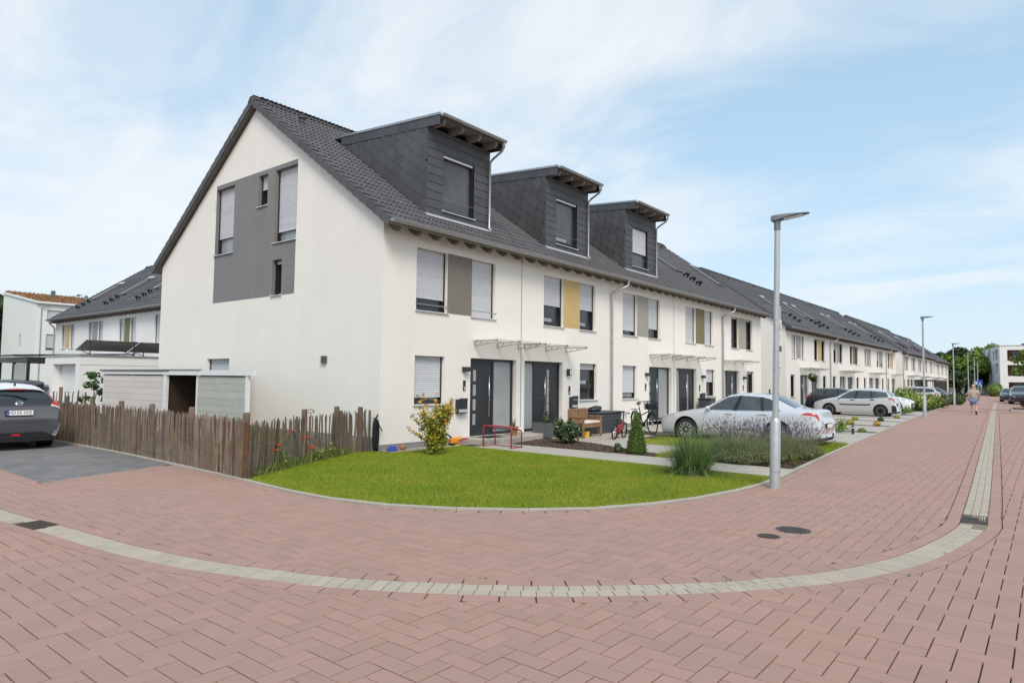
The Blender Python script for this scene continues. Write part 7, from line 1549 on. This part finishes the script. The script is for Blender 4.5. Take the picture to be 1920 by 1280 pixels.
# poppies behind the front fence
for k, (x, y, z) in enumerate([(-3.2, -.75, .62), (-3.55, -1.05, .42), (-2.95, -.62, .60), (-2.95, -.95, .5), (-2.75, -.85, .5), (-2.85, -1.1, .36), (-3.75, -1.3, .36), (-2.6, -.72, .28), (-4.12, -.2, .22)]):
    t = thing('poppy', ['tallest red poppy behind the front fence', 'red poppy near the corner post of the fence', 'second tall poppy, beside the tallest one', 'wide open poppy in front of a fence stake', 'poppy right of the wide open one', 'lower poppy close to the lawn', 'poppy nearest the barked corner post', 'smallest poppy near the ground', 'poppy half hidden behind the driveway fence'][k], 'poppy', (x+.10, y-.16, 0)); t.scale = (1.15, 1.15, 1.1); s_ = MB(); s_.tube([(0, 0, 0), (.02, .01, z*.6), (0, 0, z)], .004, 5); s_.build('stem', M_lavs, t)
    p_ = MB()
    for q in range(5): a = q*2*PI/5; p_.add([(0, 0, z), (.022*math.cos(a-.7), .022*math.sin(a-.7), z+.012), (.05*math.cos(a-.55), .05*math.sin(a-.55), z+.03), (.055*math.cos(a+.2), .055*math.sin(a+.2), z+.022), (.045*math.cos(a+.7), .045*math.sin(a+.7), z+.04), (.02*math.cos(a+.7), .02*math.sin(a+.7), z+.01)], [(0, 1, 2, 3, 4, 5)])
    p_.build('petals', M_poppy, t)
for k, (x, y, h) in enumerate([(-3.3, -1.15, .5), (-1.6, -.35, .42), (-2.1, -.62, .35), (-4.15, .7, .8), (-1.35, 13.0, .6)]): P, d_ = cluster_points([((0, 0, h*.45), (.16, .16, h*.45))], 240, .2); plant('weed', ['leafy weed with pale stems at the front fence', 'leafy weed at the foot of the gate post', 'low weed below the front fence wire', 'tall weed showing through the driveway fence', 'green shrub at the far end of the driveway fence'][k], 'weed', (x, y, 0), [('foliage', leaf_quads(P[:110], (d_+rng.normal(0, .7, d_.shape))[:110], .03), M_rough)])
# pot plants, bed shrubs, flower strips
plant('pot_plant', 'sparse twiggy plant in the square planter', 'plant', (6.22, -.45, .42), [('foliage', leaf_quads(*cluster_points([((0, 0, .12), (.16, .16, .14)), ((.05, 0, .3), (.08, .08, .1))], 160, .3), .04), M_leafd), ('blades', tuft(30, .2, .42, .5, .012, .06, .4), M_straw)])
plant('pot_plant', 'thin plant in the terracotta pot', 'plant', (4.75, -.35, .4), [('foliage', tuft(26, .15, .4, .5, .014, .05, .4), M_leafd)])
plant('yucca', 'spiky low plant beside the third door', 'plant', (15.2, -.45, .0), [('blades', tuft(120, .25, .5, .7, .02, .08, .2), M_reed)])
pts_ = [(15.55, -6.75, .38, .55, M_leafb, 'bushy green perennial beside the bollard light'), (16.35, -7.25, .2, .25, M_rough, 'low tuft right of the bollard light'), (17.0-.4, -5.9, .2, .3, M_leafd, 'small plant at the edge of the second bay'), (21.0, -5.9, .22, .35, M_leafy, 'yellow leaved plant in the strip before the silver hatchback'), (21.1, -6.9, .2, .3, M_leafo, 'reddish plant in the strip before the silver hatchback'),
        (25.2, -5.2, .2, .28, M_leafy, 'yellow flowering plant under the silver hatchback door'), (25.3, -6.3, .2, .3, M_leafd, 'small dark plant in the third strip'), (21.0, -4.6, .18, .25, M_leafb, 'small green plant at the back of the second strip'), (33.6, -6.2, .42, .6, M_leafb, 'round green plant behind the rear wheel of the silver hatchback'), (28.9, -6.4, .2, .25, M_leafy, 'low yellowish plant beside the fourth bay')]
for (x, y, r_, h, m_, lab) in pts_:
    if r_ < .3: h *= .7; r_ *= .8
    plant('bedding_plant', lab, 'plant', (x, y, 0), [('foliage', leaf_quads(*cluster_points([((0, 0, h*.45), (r_, r_, h*.5)), ((r_*.3, 0, h*.6), (r_*.6, r_*.6, h*.5)), ((-r_*.5, r_*.3, h*.3), (r_*.5, r_*.5, h*.3))], 620, .02), .032, 2.4), m_)])
for k, (x, y, r_, h, n) in enumerate([(43.5, -5.2, 1.3, 1.1, 2600), (47.5, -5.3, 1.5, 1.2, 2800), (51.5, -5.5, 1.4, 1.1, 2400), (45.5, -4.4, 1.2, 1.7, 1800)]):
    P, d_ = cluster_points([((0, 0, h*.45), (r_, r_*.8, h*.5)), ((r_*.6, .2, h*.4), (r_*.7, r_*.7, h*.4)), ((-r_*.6, -.2, h*.4), (r_*.7, r_*.7, h*.4))], n, .4); Pf, df = cluster_points([((0, 0, h*.55), (r_*1.1, r_*.9, h*.5))], 260, .85)
    plant('flowering_bush', ['white and yellow flowering bush beside the second lamp', 'middle flowering bush between the second and third lamps', 'flowering bush nearest the third lamp', 'taller green bush in front of the silver estate'][k], 'bush', (x, y, 0), [('foliage', leaf_quads(P, d_+rng.normal(0, .6, d_.shape), .10), M_leafb if k != 2 else M_leafd), ('flowers', leaf_quads(Pf, df, .07, 1.1), mat('pale_flower', (.62, .58, .25), .8, isl=.2))])
P, d_ = cluster_points([((0, 0, .5), (1.3, .7, .5)), ((1.4, .1, .45), (1.0, .6, .45))], 3200, .4); plant('barberry_hedge', 'dark purple red hedge in the planting bed on the right', 'hedge', (48.2, -11.6, .15), [('foliage', leaf_quads(P, d_+rng.normal(0, .6, d_.shape), .06), mat('leaf_purple', (.075, .035, .038), .6, isl=.4))])
P, d_ = cluster_points([((0, 0, .5), (2.4, .8, .55))], 2200, .4); plant('dark_hedge', 'dark green hedge beyond the third street lamp', 'hedge', (62.5, -5.9, 0), [('foliage', leaf_quads(P, d_+rng.normal(0, .6, d_.shape), .10), M_leafd)])
P, d_ = cluster_points([((0, 0, 1.0), (3.0, 1.0, 1.1)), ((5, 0, 1.0), (3, 1, 1.1))], 3600, .4); plant('hedge', 'green hedge in front of the apartment block', 'hedge', (124, -5.6, 0), [('foliage', leaf_quads(P, d_+rng.normal(0, .6, d_.shape), .18), M_leafb)])
P, d_ = cluster_points([((0, 0, 2.2), (.5, .3, 2.2))], 900, .3); plant('climbing_plant', 'climbing plant growing up the apartment block wall', 'climber', (147.5, -4.4, 0), [('foliage', leaf_quads(P, d_, .25), M_leafd)])
P, d_ = cluster_points([((0, 0, 0), (.42, .3, .26)), ((.2, 0, -.15), (.25, .25, .25))], 420, .3); hgb = plant('hanging_basket', 'hanging basket of trailing flowers at a door of the second row', 'plant', (40.6, .75, 2.25), [('foliage', leaf_quads(P, d_, .09), M_leafd), ('flowers', leaf_quads(*cluster_points([((0, 0, .05), (.4, .3, .22))], 60, .8), .07, 1.1), M_white)])

# small weeds in the joints beside the gutter
T_ = np.concatenate([offset_line(GUT, o)[rng.integers(0, len(GUT), 46)] for o in (-.29, -.437, .0, .156)]); T_ = T_[[seen(*p) for p in T_]]
link_np('joint_weeds', blades(np.repeat(T_, 9, 0)+rng.normal(0, .016, (len(T_)*9, 2)), .012, .04, .006, 1.2, 0), M_rough, None, 'stuff', 'tiny weeds growing in the paving joints along the gutter', 'weeds')
